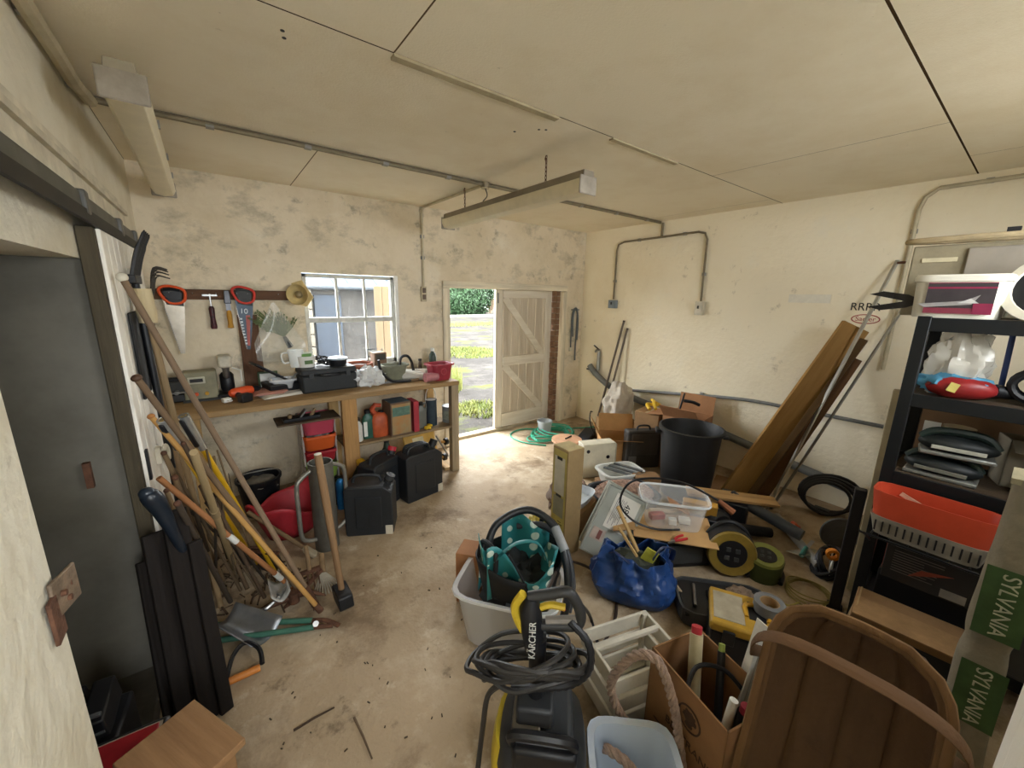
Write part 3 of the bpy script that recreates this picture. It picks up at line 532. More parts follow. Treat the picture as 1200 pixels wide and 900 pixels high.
for i, (px, lb, cl_, w_) in enumerate(((332, 'pile of white papers lying at the front of the bench', '#d9d6cc', .27), (322, 'reddish folded leaflet lying under the small clear tub', '#b98678', .20))):
    p = at(px, 466, BZ); m = M()
    for k in range(4): m.box((k * .006 - .01, k * .004, .003 + k * .004), (w_, .20, .003), k * .05 + .1)
    one('paper_stack', m, mat(cl_, .8, var=.1), lb, 'papers', (p.x - i * .02, p.y + .12 + i * .01, BZ + i * .018), .1 - i * .2)
p = at(335, 460, BZ); tub('clear_tub_small', 'small clear plastic tub standing on the papers on the bench', (p.x - .01, p.y + .03, BZ + .036), (.16, .12, .075))
p = V((BY(315, 450, 3.72).x, 3.72 - .30, BZ)); t = T('instruction_card', 'white card in a green frame standing on the bench by the wall', 'card', (p.x, p.y + .30, BZ), -.1); part(t, 'frame', M().box((0, 0, .075), (.14, .02, .15)), mat('#465a3c', .6), bevel=.003); part(t, 'sheet', M().box((0, -.012, .08), (.11, .004, .11)), WHITEP); part(t, 'stand', M().box((.0, .04, .05), (.06, .06, .08), taper=.3), BLACK)
p = at(352, 462, BZ); t = T('hinged_tray', 'black hinged plastic tray standing open on the bench', 'tray', (p.x - .10, p.y + .2, BZ), .2); part(t, 'base_tray', M().box((0, 0, .04), (.22, .2, .08), taper=1.1), BLACK, bevel=.012); part(t, 'raised_lid', M().box((-.06, .05, .16), (.28, .18, .02), Matrix.Rotation(R(35), 3, 'Y')), BLACK, bevel=.008); part(t, 'tube', M().tube(catmull([(.06, -.03, .08), (.10, -.06, .14), (.13, -.02, .10), (.14, .03, .05)], 5), .008, 6), GREY)
p = at(388, 459, BZ); t = T('power_tool_case', 'black power tool case lying on the bench below the window', 'case', (p.x + .005, p.y + .14, BZ), .04); part(t, 'lower_shell', M().box((0, 0, .07), (.42, .24, .14)), mat('#26292a', .6, var=.4), bevel=.014); part(t, 'upper_shell', M().box((0, 0, .165), (.42, .24, .05)), mat('#2c2f31', .6, var=.4), bevel=.014); part(t, 'handle', M().tube(catmull([(-.07, -.12, .14), (-.06, -.15, .14), (.06, -.15, .14), (.07, -.12, .14)], 4), .009, 8), BLACK)
for x in (-.14, .14): part(t, 'latch', M().box((x, -.122, .14), (.035, .008, .04)), DKGREY, bevel=.002)
cz = BZ + .192; bx, by = p.x, p.y + .14
t = T('seed_packet_tub', 'white tub of seed packets with green labels standing on the black case', 'tub', (bx - .13, by + .02, cz), .1); part(t, 'tub_wall', M().lathe([(.055, 0), (.07, .09), (.073, .09), (.065, .09), (.05, .005), (0, .005)], 18, sy=.7), WHITEP); part(t, 'packet', M().box((0, 0, .06), (.07, .004, .10), Matrix.Rotation(.2, 3, 'X')), mat('#5f8a4a', .6)); part(t, 'packet', M().box((.02, .02, .06), (.07, .004, .12)), mat('#d9dccf', .6)); part(t, 'label', M().box((0, -.052, .045), (.06, .004, .03)), mat('#4d6b3c', .6))
t = T('clear_jug', 'clear plastic measuring jug with handle beside the seed tub', 'jug', (bx - .20, by + .06, cz)); part(t, 'vessel', M().lathe([(.045, 0), (.06, .14), (.056, .14), (.042, .005), (0, .005)], 16), clear('#eef2f2', .6)); part(t, 'handle', M().tube(catmull([(-.055, 0, .12), (-.10, 0, .11), (-.09, 0, .04), (-.05, 0, .04)], 4), .007, 6), clear('#eef2f2', .5))
t = T('round_tin_black', 'shallow black round tin with pale blue lid on the black case', 'tin', (bx + .10, by, cz)); part(t, 'bowl', M().lathe([(.065, 0), (.075, .05), (0, .05)], 20), BLACK); part(t, 'lid', M().lathe([(.08, .05), (.082, .062), (.06, .07), (0, .07)], 20), mat('#b9c9d6', .4))
t = T('cable_ball', 'ball of black cable coiled on the black case', 'cable', (bx - .01, by + .03, cz)); m = M()
for i in range(5): m.tube([(.045 * math.cos(a) + .01 * math.sin(i), .045 * math.sin(a) * (1 - .1 * i), .02 + .012 * i + .012 * math.sin(2 * a + i)) for a in [k * PI / 8 for k in range(16)]], .006, 6, True)
part(t, 'coil', m, BLACK); part(t, 'plug', M().box((.04, -.03, .02), (.03, .04, .03)), BLACK, bevel=.004)
p = V((BY(421, 430, 3.68).x, 3.68 - .24, BZ)); t = T('terracotta_pot', 'round terracotta plant pot on the bench below the window', 'plant pot', (p.x, p.y + .24, BZ)); part(t, 'pot', M().lathe([(.085, 0), (.105, .13), (.118, .13), (.12, .165), (.108, .165), (.09, .02), (0, .02)], 24), mat('#a0604a', .85, var=.25)); part(t, 'soil', M().lathe([(.104, .14), (.05, .15), (0, .148)], 16), mat('#3a2a20', .9))
p = at(424, 455, BZ); one('polythene_bag', M().blob((0, 0, .075), (.12, .085, .09), .45, 3.2, 4, 28, 16, -.074), clear('#dfe2e2', .35, .18, .6), 'crumpled clear polythene bag on the front of the bench beside the black case', 'bag', (p.x + .09, p.y + .06, BZ))
p = at(440, 450, BZ); t = T('hacksaw_frame', 'black curved bow saw frame resting on the bench under the window', 'saw', (p.x + .10, p.y - .06, BZ), -.1); part(t, 'bow', M().tube(catmull([(-.08, 0, .22), (-.06, 0, .12), (.02, 0, .03), (.12, 0, .012), (.2, 0, .012)], 5), .012, 8), BLACK); part(t, 'blade', M().box((.06, .02, .012), (.28, .003, .022)), STEEL); part(t, 'grip', M().cyl((.2, 0, .012), (.28, .02, .014), .012), OLDW)
p = at(452, 446, BZ); carton('small_carton', 'small brown carton with a dark printed top standing on the bench below the window', (p.x + .01, p.y + .2, BZ), (.12, .10, .24), .1, '#7d6450')
part(bpy.data.objects['small_carton'], 'printed_panel', M().box((0, -.052, .20), (.09, .003, .055)), mat('#3f3c34', .6))
p = at(468, 448, BZ); tub('grey_planter', 'tapered grey green planter box standing on the front of the bench', (p.x, p.y + .12, BZ), (.22, .15, .15), .05, mat('#7d7f6b', .6), 'planter', .72)
t = T('shear_handle', 'black curved handle of a hedge shear standing behind the planter', 'handle', (p.x + .13, p.y + .16, BZ)); part(t, 'hoop', M().tube(catmull([(-.06, 0, .12), (-.04, 0, .20), (.02, 0, .21), (.06, 0, .15), (.08, 0, .06), (.13, 0, .012)], 5), .013, 8), BLACK); part(t, 'joint', M().cyl((.13, -.012, .013), (.13, .012, .013), .013), STEEL)
t = T('wire_easel', 'small white wire plant stand on the window sill', 'stand', (1.22, D + .005, 1.03)); part(t, 'frame', M().tube([(-.07, 0, .0), (-.07, 0, .14), (.07, 0, .14), (.07, 0, .0)], .007, 6).tube([(-.07, 0, .07), (.07, 0, .07)], .006, 6), mat('#6d747a', .5)); part(t, 'panel', M().box((0, .01, .10), (.13, .004, .04)), WHITEP)
for i, (dx, lb) in enumerate(((0, 'white cardboard tube lying in front of the red pot on the bench'), (.066, 'white plastic pipe offcut lying behind the cardboard tube'), (.132, 'thin white tube lying deepest on the bench by the green bottle'))):
    p = at(500, 447, BZ); a = V((p.x - .19 + dx * .6, p.y + .22 + dx, BZ + .035)); b = V((p.x + .02 + dx, p.y + .06 + dx * 1.5, BZ + .035)); q = align(a, b); ln = (b - a).length; t = T('white_tube', lb, 'tube', a, quat=q); part(t, 'sleeve', M().lathe([(.034, 0), (.034, ln), (.028, ln), (.028, .01), (0, .01)], 16), mat('#d4d2c8', .6, var=.15)); part(t, 'end_ring', M().lathe([(.0345, ln - .02), (.037, ln - .02), (.037, ln), (.0345, ln)], 16), mat('#a8a49a', .6))
p = at(519, 447, BZ); tub('red_planter', 'square dark red planter with embossed circle at the right end of the bench', (p.x + .02, p.y + .11, BZ), (.22, .17, .155), .1, mat('#9a2f3d', .5), 'planter', .8)
o = bpy.data.objects['red_planter']; part(o, 'embossed_circle', M().tube([(.03 * math.cos(a), -.08, .085 + .03 * math.sin(a)) for a in [k * PI / 8 for k in range(16)]], .004, 6, True), mat('#b5505a', .5))
t = T('pink_pot_stack', 'stack of small pink plastic pots lying beside the red planter', 'plant pot', (p.x - .14, p.y + .04, BZ + .045)); 
for k in range(3): part(t, 'pot', M().lathe([(.042, 0), (.032, .08), (.0, .08)], 14, (k * .025 - .02, 0, 0), axis='x'), mat('#b77a7e', .5))
p = V((BY(507, 420, 3.68).x - .06, 3.68 - .34, BZ)); bottle('green_bottle', 'tall dark green wine bottle standing at the back of the bench by the door', 'bottle', (p.x + .06, p.y + .34, BZ + .012), .038, .24, '#33443a', '#e8ece8', .4)
tub('green_saucer', 'bright green plastic plant saucer under the bottle on the bench', (p.x + .06, p.y + .34, BZ), (.20, .20, .03), 0, mat('#3d9a5c', .45), 'saucer', .85, r=2.)
bottle('brown_vial', 'slim dark brown bottle at the back of the bench under the switch', 'bottle', (p.x - .07, p.y + .36, BZ), .02, .15, '#4a3a26', '#1d1a16', .7)

# ---- things on the lower shelf
def shelf(px, py=520, dy=.10): p = BY(px, py, BYF + dy); return V((p.x, BYF + dy, SZ))
bottle('white_squirt_bottle', 'small white bottle on the lower shelf next to the bench post', 'bottle', shelf(421), .035, .20, '#d5d4cc', '#2b2b2b', .4)
bottle('green_oil_bottle', 'dark green oil bottle with white label on the lower shelf', 'bottle', shelf(432, 510, .13), .05, .25, '#2f5a4c', '#1c1c1c', .4, .6)
part(bpy.data.objects['green_oil_bottle'], 'label', M().box((-.03, -.031, .09), (.03, .004, .13)), WHITEP)
s_ = shelf(445, 508, .14); t = T('orange_fuel_can', 'orange plastic fuel can with spout on the lower shelf', 'fuel can', s_); part(t, 'can_body', M().lathe([(.07, 0), (.078, .015), (.078, .16), (.055, .20), (.028, .215)], 24, sy=.75, power=3), mat('#c05a33', .5), bevel=0); part(t, 'spout', M().tube([(-.03, 0, .20), (-.06, 0, .24), (-.03, 0, .28), (.02, 0, .27)], [.024, .026, .022, .018], 10), mat('#b04a2c', .5)); part(t, 'cap', M().cyl((.02, 0, .20), (.02, 0, .225), .024), BLACK)
s_ = shelf(466, 507, .13); t = carton('paint_box', 'worn square carton with faded green print on the lower shelf', s_, (.19, .19, .30), .05, '#6f5a48'); part(t, 'printed_face', M().box((0, -.097, .15), (.17, .003, .27)), mat('#8d8b6a', .7, var=.6, h2='#a9723c', scale=9)); part(t, 'printed_face', M().box((0, 0, .302), (.17, .17, .003)), mat('#51616a', .7, var=.4)); part(t, 'picture_band', M().box((0, -.099, .22), (.16, .003, .08)), mat('#5a7a6c', .6, var=.5, scale=20))
carton('red_slim_box', 'tall slim red box beside the worn carton on the lower shelf', shelf(481, 502, .12) + V((.03, 0, 0)), (.05, .16, .285), 0, '#a83a44', tape=False)
bottle('grey_oil_bottle', 'grey engine oil bottle with black cap on the lower shelf', 'bottle', shelf(489, 501, .12) + V((.04, 0, 0)), .05, .25, '#6d7068', '#141414', .35, .6, handle=True)
tin('blue_grey_can', 'tall dark blue can with wire handle on the lower shelf', shelf(500, 499, .16) + V((.05, 0, 0)), .055, .25, '#34424c', bail=True)
tin('paint_tin', 'small steel paint tin with pale label on the lower shelf by the leg', shelf(520, 495, .16) + V((.07, 0, 0)), .075, .16, '#8d969a', band='#9aa39a')
one('yellow_clamp', M().box((0, 0, .02), (.07, .03, .03), .3).box((.03, .01, .03), (.03, .05, .02)).cyl((-.03, 0, .03), (.01, -.04, .015), .01), YEL, 'small yellow clamp at the front edge of the lower shelf', 'clamp', shelf(500, 503, .03) + V((0.02, .02, .0)), .2, bevel=.005)

# ================================================================== UNDER THE BENCH
# stacked drawers of an organiser
og = T('drawer_organiser', 'stack of red, orange and green plastic drawers standing under the bench', 'organiser', (.575, 3.42, 0))
part(og, 'carcass', M().box((0, .12, .36), (.25, .02, .72)).box((-.12, 0, .36), (.012, .22, .72)).box((.12, 0, .36), (.012, .22, .72)), clear('#d9d0cc', .45, .2))
for z, h_, col in ((.60, .13, '#b8485a'), (.47, .12, '#d2602c'), (.355, .10, '#b03038'), (.22, .12, '#8fae54'), (.06, .14, '#9aa98a')):
    d_ = part(og, 'drawer', M().lathe([(.86, 0), (1, h_), (.96, h_), (.83, .006), (0, .006)], 28, (0, -.04 if h_ > .11 else -.02, z), .125, .13, power=5), clear(col, .18, .25))
    part(d_, 'drawer_lip', M().box((0, -.175 if h_ > .11 else -.155, z + h_ - .01), (.22, .012, .016)), mat(col, .4), bevel=.004)
part(og, 'contents', M().blob((0, -.04, .64), (.09, .08, .05), .4, 4, 2), mat('#8f5a5a', .6)); part(og, 'contents', M().blob((0, -.04, .52), (.10, .08, .06), .4, 4, 5), mat('#8f8a86', .6))
t = T('hand_plane', 'black metal hand plane resting on top of the drawers under the bench', 'plane', (.46, 3.30, .735), .1); part(t, 'sole', M().box((0, 0, .012), (.26, .06, .024)), BLACK, bevel=.004); part(t, 'tote', M().tube([(.07, 0, .02), (.10, 0, .07)], [.014, .011], 8), OLDW); part(t, 'knob', M().lathe([(.012, .02), (.018, .05), (0, .06)], 10, (-.08, 0, 0)), OLDW); part(t, 'iron', M().box((.01, 0, .05), (.012, .05, .07), Matrix.Rotation(.7, 3, 'Y')), STEEL)
part(og, 'top_board', M().box((-.07, -.08, .727), (.44, .24, .012)), wood('#5f5040', 'x'))
# wheeled board
t = T('wheeled_board', 'yellow varnished plywood board with small wheels leaning under the bench', 'trolley', (1.52, 3.40, 0), .1)
rot = Matrix.Rotation(R(-62), 4, 'X')
part(t, 'deck', M().box((0, 0, .19), (.34, .018, .38)).xf(Matrix.Rotation(R(-22), 4, 'X')), mat('#d2a850', .35, var=.2, stretch=(1, 1, .1)), bevel=.03); part(t, 'label', M().box((-.02, -.010, .30), (.12, .002, .06)).xf(Matrix.Rotation(R(-22), 4, 'X')), mat('#e8dcb0', .5))
for x, z in ((.17, .10), (.19, .26)): part(t, 'wheel', M().cyl((x, -.05, z + .0), (x + .03, -.05, z), .035, n=16), BLACK); part(t, 'wheel_fork', M().cyl((x - .03, -.03, z), (x + .005, -.05, z), .014), wood('#b98a4a'))
part(t, 'axle', M().cyl((.10, -.04, .34), (.20, -.10, .12), .008), STEEL)
# jerry cans
def jerry(loc, rz, size, label, cap, cap_n='#1a1b1c', stripe=None):
    x, y, z = size; t = T('jerry_can', label, 'jerry can', loc, rz, 'black jerry cans')
    jm = mat('#24272a', .5, var=.3, scale=6)
    pts = [(-x / 2, 0.012), (-x / 2 + .012, 0), (x / 2 - .012, 0), (x / 2, .012), (x / 2, z * .76), (x / 2 - .06, z * .87), (-x / 2 + .03, z * .87), (-x / 2, z * .83)]
    part(t, 'can_body', M().prism(pts, y), jm, bevel=.022)
    for s_ in (-.3, .3): part(t, 'side_rib', M().box((s_ * x * .4, -y / 2 - .002, z * .42), (x * .30, .008, z * .55)), jm, bevel=.004)
    for s_ in ((-.03, 0, .03) if stripe is None else (0,)):
        part(t, 'handle', M().tube(catmull([(-x * .36, s_, z * .86), (-x * .30, s_, z * .97), (-.02, s_, z * .985), (x * .18, s_, z * .96), (x * .24, s_, z * .86)], 5), .012, 8), jm)
    part(t, 'neck', M().cyl((x * .34, 0, z * .80), (x * .42, 0, z * .93), .030), jm); c_ = part(t, 'cap', M().cyl((x * .40, 0, z * .90), (x * .45, 0, z * .975), .034, n=16), mat(cap, .5)); part(c_, 'cap_ring', M().cyl((x * .395, 0, z * .89), (x * .405, 0, z * .905), .038, n=16), mat(cap_n, .5))
    part(t, 'label_plate', M().box((x / 2 - .03, -y / 2 - .003, z * .09), (.05, .004, .07)), mat('#c9c2b0', .7)); return t
jerry((.77, 2.70, 0), R(-28), (.33, .20, .43), 'black jerry can with dull grey cap standing next to the post rammer', '#3a3c3e', stripe=1)
jerry((.95, 3.0, 0), R(30), (.34, .17, .46), 'black jerry can with red cap between the two other cans', '#c02436', stripe=1)
jerry((1.27, 2.98, 0), R(10), (.36, .18, .47), 'flat sided black jerry can with triple handle standing nearest the bench leg', '#1b1c1d')
t = T('dark_flask', 'dark green flask with black neck standing behind the jerry cans', 'flask', (1.10, 3.28, 0)); part(t, 'flask_body', M().lathe([(.06, 0), (.065, .02), (.065, .30), (.03, .37), (.02, .42)], 16), mat('#2f3b2c', .5)); part(t, 'stopper', M().cyl((0, 0, .42), (0, 0, .45), .024), BLACK)
t = T('yellow_sprayer', 'black sprayer bottle with yellow trigger under the bench', 'sprayer', (.84, 3.17, 0)); part(t, 'tank', M().lathe([(.07, 0), (.075, .02), (.07, .22), (.03, .30)], 16), BLACK); part(t, 'trigger_head', M().box((0, -.02, .33), (.06, .10, .05)), YEL, bevel=.01); part(t, 'nozzle', M().cyl((0, -.07, .34), (0, -.11, .35), .012), BLACK)
t = T('aerosol_pair', 'pair of bright blue and red aerosol cans under the bench behind the post rammer', 'aerosol', (.66, 3.12, 0)); part(t, 'can', M().lathe([(.035, 0), (.035, .22), (.02, .25), (.0, .25)], 14), mat('#2a7fc0', .35, .4)); part(t, 'can', M().lathe([(.035, 0), (.035, .20), (.02, .23), (0, .23)], 14, (-.08, .02, 0)), mat('#d63a52', .35, .4)); part(t, 'tray', M().box((-.04, .12, .10), (.22, .12, .20)), BLACK, bevel=.01)
# post rammer: open steel cylinder with two side hoops
t = T('post_rammer', 'grey steel fence post rammer with two side handles standing on the floor', 'post rammer', (.45, 2.66, 0), R(20)); rm = mat('#6c6a62', .55, .5, .3)
part(t, 'cylinder', M().lathe([(.075, 0), (.075, .62), (.066, .62), (.066, .03), (0, .03)], 24), rm)
for s_ in (-1, 1): part(t, 'side_handle', M().tube(catmull([(s_ * .07, 0, .58), (s_ * .13, 0, .55), (s_ * .165, 0, .50), (s_ * .168, 0, .32), (s_ * .165, 0, .16), (s_ * .13, 0, .11), (s_ * .07, 0, .09)], 5), .014, 10), mat('#8e8c84', .45, .6))
# sledgehammer standing on its head
a, b = V((.40, 2.06, .05)), V((.36, 2.17, .86)); t = T('sledgehammer', 'long handled sledgehammer standing upright on its black head', 'hammer', a, quat=align(a, b)); ln = (b - a).length
part(t, 'handle', M().tube([(0, 0, -.03), (0, 0, .25), (0, 0, .6), (0, 0, ln)], [.016, .018, .021, .019], 12), wood('#927353')); part(t, 'end_tip', M().cyl((0, 0, ln), (0, 0, ln + .006), .018), CREAM); part(t, 'head', M().prism([(-.085, -.035), (-.07, -.045), (.07, -.045), (.085, -.035), (.085, .03), (.07, .04), (-.07, .04), (-.085, .03)], .075).xf(Matrix.Rotation(R(70), 4, 'Z')), mat('#2e2f31', .5, .5, .4), bevel=.006)
# black bucket, red trug
t = T('black_bucket', 'black builders bucket with grey contents standing by the back wall under the bench', 'bucket', (.14, 3.42, 0)); part(t, 'pail', M().lathe([(.11, 0), (.145, .28), (.155, .28), (.155, .30), (.14, .30), (.105, .01), (0, .01)], 24), BLACK); part(t, 'contents', M().blob((0, 0, .24), (.13, .13, .04), .3, 5, 3), mat('#8a857a', .8)); part(t, 'bail', M().tube(catmull([(-.15, 0, .27), (-.12, -.03, .34), (0, -.05, .36), (.12, -.03, .34), (.15, 0, .27)], 5), .005, 6), STEEL)
t = T('red_trug', 'red flexible rubber trug lying squashed on the floor under the bench', 'trug', (.30, 3.02, 0), .5); part(t, 'tub_wall', M().grid(lambda u, v: V((math.cos(u * 2 * PI) * (.15 + .09 * v) * 1.15, math.sin(u * 2 * PI) * (.13 + .07 * v), .01 + .24 * v + .05 * v * math.sin(u * 4 * PI + 1) + .02 * math.sin(u * 10 * PI) * v)), 36, 8), mat('#a82a34', .5, var=.25), solid=.008); part(t, 'base', M().lathe([(.155, .005), (.155, .012), (0, .012)], 20, sy=.86), mat('#8f232c', .5))
part(t, 'handle', M().tube(catmull([(-.26, -.05, .24), (-.28, -.03, .31), (-.28, .04, .31), (-.26, .06, .25)], 5), .012, 8), RED)

# ================================================================== LEFT: LONG TOOLS LEANING ON THE SLIDING DOOR
XD = -.285
def pole(name, label, cat, base, top, r, ma, tip=None, group=None):
    a, b = V(base), V(top); t = T(name, label, cat, a, group=group, quat=align(a, b)); ln = (b - a).length
    rr = r if isinstance(r, (list, tuple)) else (r, r * .9); part(t, 'shaft', M().tube([(0, 0, 0), (0, 0, ln * .5), (0, 0, ln)], [rr[0], (rr[0] + rr[1]) / 2, rr[1]], 12), ma); return t, ln
def top(px, py, x=XD): return RX(px, py, x + .025)
fl = lambda px, py, z=.03: G(px, py, z)
t, ln = pole('garden_hoe', 'long weathered handled hoe with its blade on the floor, tallest of the leaning tools', 'hoe', fl(368, 706), top(143, 325), .0135, wood('#86705a'))
part(t, 'socket', M().cyl((0, 0, -.02), (0, 0, .12), .020, .019), RUST); part(t, 'blade', M().prism([(-.02, -.01), (.02, -.01), (.05, -.09), (.0, -.12), (-.05, -.09)], .004, (0, 0, .0), (1, 0, 0), (0, .5, .86)), RUST); part(t, 'end_knob', M().blob((0, 0, ln), (.019, .019, .018), 0), CREAM)
t, ln = pole('rake_handle', 'brown worn rake handle leaning from the door down to the red trug', 'handle', fl(352, 694), top(160, 443), .0135, wood('#7d664e')); part(t, 'end_cap', M().blob((0, 0, ln), (.018, .018, .014), 0), mat('#5d4330', .6)); part(t, 'rake_bar', M().box((0, 0, .0), (.02, .30, .02)), RUST)
for i in range(9): part(t, 'rake_tine', M().cyl((0, -.14 + i * .035, .005), (-.05, -.14 + i * .035, -.015), .004, .002, 6), RUST)
t, ln = pole('golden_broom_handle', 'smooth golden broom handle leaning against the sliding door', 'handle', fl(376, 716), top(177, 488), .012, wood('#c49a5c', 'z', '#a67c44')); part(t, 'end_cap', M().blob((0, 0, ln), (.0145, .0145, .012), 0), mat('#b0763c', .5)); part(t, 'ferrule', M().cyl((0, 0, .0), (0, 0, .05), .017), RUST)
t, ln = pole('taped_handle', 'reddish handle with bands of white tape leaning low against the door', 'handle', fl(344, 690), top(186, 560), .013, wood('#b98356', 'z', '#8d5b38')); part(t, 'tape_band', M().cyl((0, 0, ln * .12), (0, 0, ln * .18), .0145), WHITEP); part(t, 'tape_band', M().cyl((0, 0, ln * .50), (0, 0, ln * .56), .0140), WHITEP)
for i, (b0, t0, mid, lb) in enumerate((((300, 660), (190, 492), .0, 'spade with shiny grip and yellow fibreglass shaft, nearer the sliding door'), ((322, 668), (215, 487), .0, 'spade with shiny grip and yellow fibreglass shaft, further from the sliding door'))):
    bb = fl(*b0); tt = RX(*t0, XD + .06 + .07 * i); t, ln = pole('yellow_spade', lb, 'spade', bb, tt, .014, mat('#d6a81e', .35, var=.2), group='yellow shafted spades')
    part(t, 'grip', M().tube([(0, 0, ln - .20), (0, 0, ln - .10), (0, 0, ln)], [.017, .020, .022], 12), mat('#c9cbc8', .15, .7)); part(t, 'grip_pad', M().box((0, -.018, ln - .09), (.02, .02, .16)), BLACK, bevel=.006); part(t, 'blade', M().prism([(-.08, .18), (.08, .18), (.085, .0), (.05, -.02), (-.05, -.02), (-.085, 0)], .004), mat('#4a4744', .6, .5, .4)); part(t, 'tread', M().box((0, 0, .18), (.17, .02, .012)), RUST)
t, ln = pole('pale_axe_handle', 'pale thick knobbly wooden handle leaning in the tool bundle', 'handle', fl(276, 668), RX(227, 530, -.10), (.016, .012), wood('#a8946f', 'z', '#8a7654')); part(t, 'end_swell', M().blob((0, 0, .012), (.024, .020, .026), .15, 3, 2), wood('#a8946f')); part(t, 'band', M().cyl((0, 0, ln * .62), (0, 0, ln * .66), .017), mat('#8e7a58', .8))
stk = [((262, 680), (192, 531), .011, '#8a7355', 'thin brown cane leaning against the sliding door'), ((250, 690), (205, 560), .013, '#7a644a', 'dark brown short stick among the leaning tools'), ((290, 690), (235, 570), .012, '#6b5844', 'dark rusty rod behind the pale handle'), ((310, 700), (215, 520), .010, '#5b4a3a', 'slim dark rod crossing behind the golden handle'), ((245, 700), (195, 575), .010, '#a08664', 'straight pale cane beside the black grip'), ((330, 690), (250, 545), .012, '#8f6f4c', 'mid brown rod leaning behind the yellow spades'), ((270, 705), (208, 590), .012, '#4e4338', 'nearly black stick in the front of the tool bundle')]
for i, (b0, t0, r_, col, lb) in enumerate(stk):
    t, ln = pole('garden_stick', lb, 'stick', fl(*b0), RX(*t0, XD + .05 + .025 * (i % 4)), r_, wood(col), group='sticks leaning on the sliding door')
    part(t, 'tip', M().blob((0, 0, ln), (r_, r_, r_), 0), RUST); part(t, 'knot', M().blob((r_ * .6, 0, ln * .4), (r_ * .7, r_ * .7, r_ * 1.5), 0), wood(col))
rn = random.Random(77)
tw_ = [('nearly black', '#3a322a'), ('dark brown', '#4e4235'), ('mid brown', '#6b5a45'), ('pale brown', '#7d6a50')]
for i in range(12):
    nm_, col = tw_[i % 4]
    t, ln = pole('tangled_stick', 'thin %s stick in the tangled bundle behind the leaning poles' % nm_, 'stick', fl(rn.uniform(245, 318), rn.uniform(650, 700)), BY(rn.uniform(192, 258), rn.uniform(525, 600), rn.uniform(2.15, 2.75)), rn.uniform(.005, .009), wood(col), group='%s sticks tangled behind the leaning poles' % nm_)
    part(t, 'side_twig', M().tube([(0, 0, ln * .6), (rn.uniform(-.04, .04), rn.uniform(-.04, .04), ln * .8)], [.005, .002], 5), wood('#4e4235'))
t, ln = pole('broom_stick', 'brown handle propped against the red trug with a canvas loop at its end', 'handle', fl(366, 648), G(290, 600, .38), .014, wood('#7d6549')); part(t, 'canvas_loop', M().prism([(-.03, .0), (.03, .0), (.035, .08), (.01, .11), (-.025, .09)], .03, (0, 0, -.03)), mat('#a3967c', .9, bump=.3), bevel=.01)
# pickaxe / fork hanging upside down at the top of the door
t = T('garden_fork', 'black garden fork standing head up against the sliding door beside the back wall', 'fork', V((-.245, 2.50, 0))); part(t, 'shaft', M().tube([(0, 0, 0), (-.01, .01, 1.0), (-.02, .02, 1.72)], .015, 10), BLACK); part(t, 'crosshead', M().box((-.02, .02, 1.74), (.03, .20, .04)), BLACK, bevel=.006)
for i in range(4): y = -.07 + i * .06; part(t, 'tine', M().tube(catmull([(-.02, y, 1.74), (.0, y, 1.82), (.02, y, 1.88), (.05, y, 1.95)], 4), [.009] * 9 + [.006] * 3 + [.002], 6), BLACK)
t = T('leaf_rake', 'grey springtine rake standing head up behind the garden fork', 'rake', V((-.225, 2.66, 0))); part(t, 'shaft', M().tube([(0, 0, 0), (-.03, 0, 1.55)], .013, 10), OLDW); part(t, 'collar', M().cyl((-.03, 0, 1.52), (-.03, 0, 1.60), .02), RUST)
for i in range(9): a = (i - 4) * .16; part(t, 'tine', M().tube(catmull([(-.03, 0, 1.58), (-.02 + .02, math.sin(a) * .10, 1.58 + math.cos(a) * .12), (.02, math.sin(a) * .16, 1.60 + math.cos(a) * .20), (.07, math.sin(a) * .19, 1.585 + math.cos(a) * .21)], 4), .0035, 5), mat('#4a4640', .6, .5))
t = T('white_mallet', 'pale wooden mallet head leaning at the top of the tool bundle', 'mallet', V((-.20, 2.42, 0))); part(t, 'shaft', M().tube([(.05, 0, 0), (-.03, 0, 1.55)], .014, 10), wood('#97805f')); part(t, 'head', M().lathe([(.032, -.05), (.036, 0), (.030, .10)], 12, (-.035, 0, 1.60)), wood('#c8b894'))
one('rubber_mat', M().box((0, 0, .19), (.012, .22, .38)), RUBBER, 'black rubber mat hanging on the sliding door behind the poles', 'mat', (-.281, 2.42, 1.22), 0, bevel=.02)
t = T('hose_clip', 'curled white plastic hose clip screwed to the sliding door', 'hook', RX(187, 533, -.28)); part(t, 'curl', M().tube(catmull([(.02, -.03, .03), (.025, .01, .04), (.03, .03, .01), (.03, .01, -.025), (.03, -.02, -.01), (.03, -.01, .01)], 5), .009, 8), CREAM); part(t, 'screw_plate', M().box((-.005, 0, .0), (.03, .05, .08)), CREAM, bevel=.006)
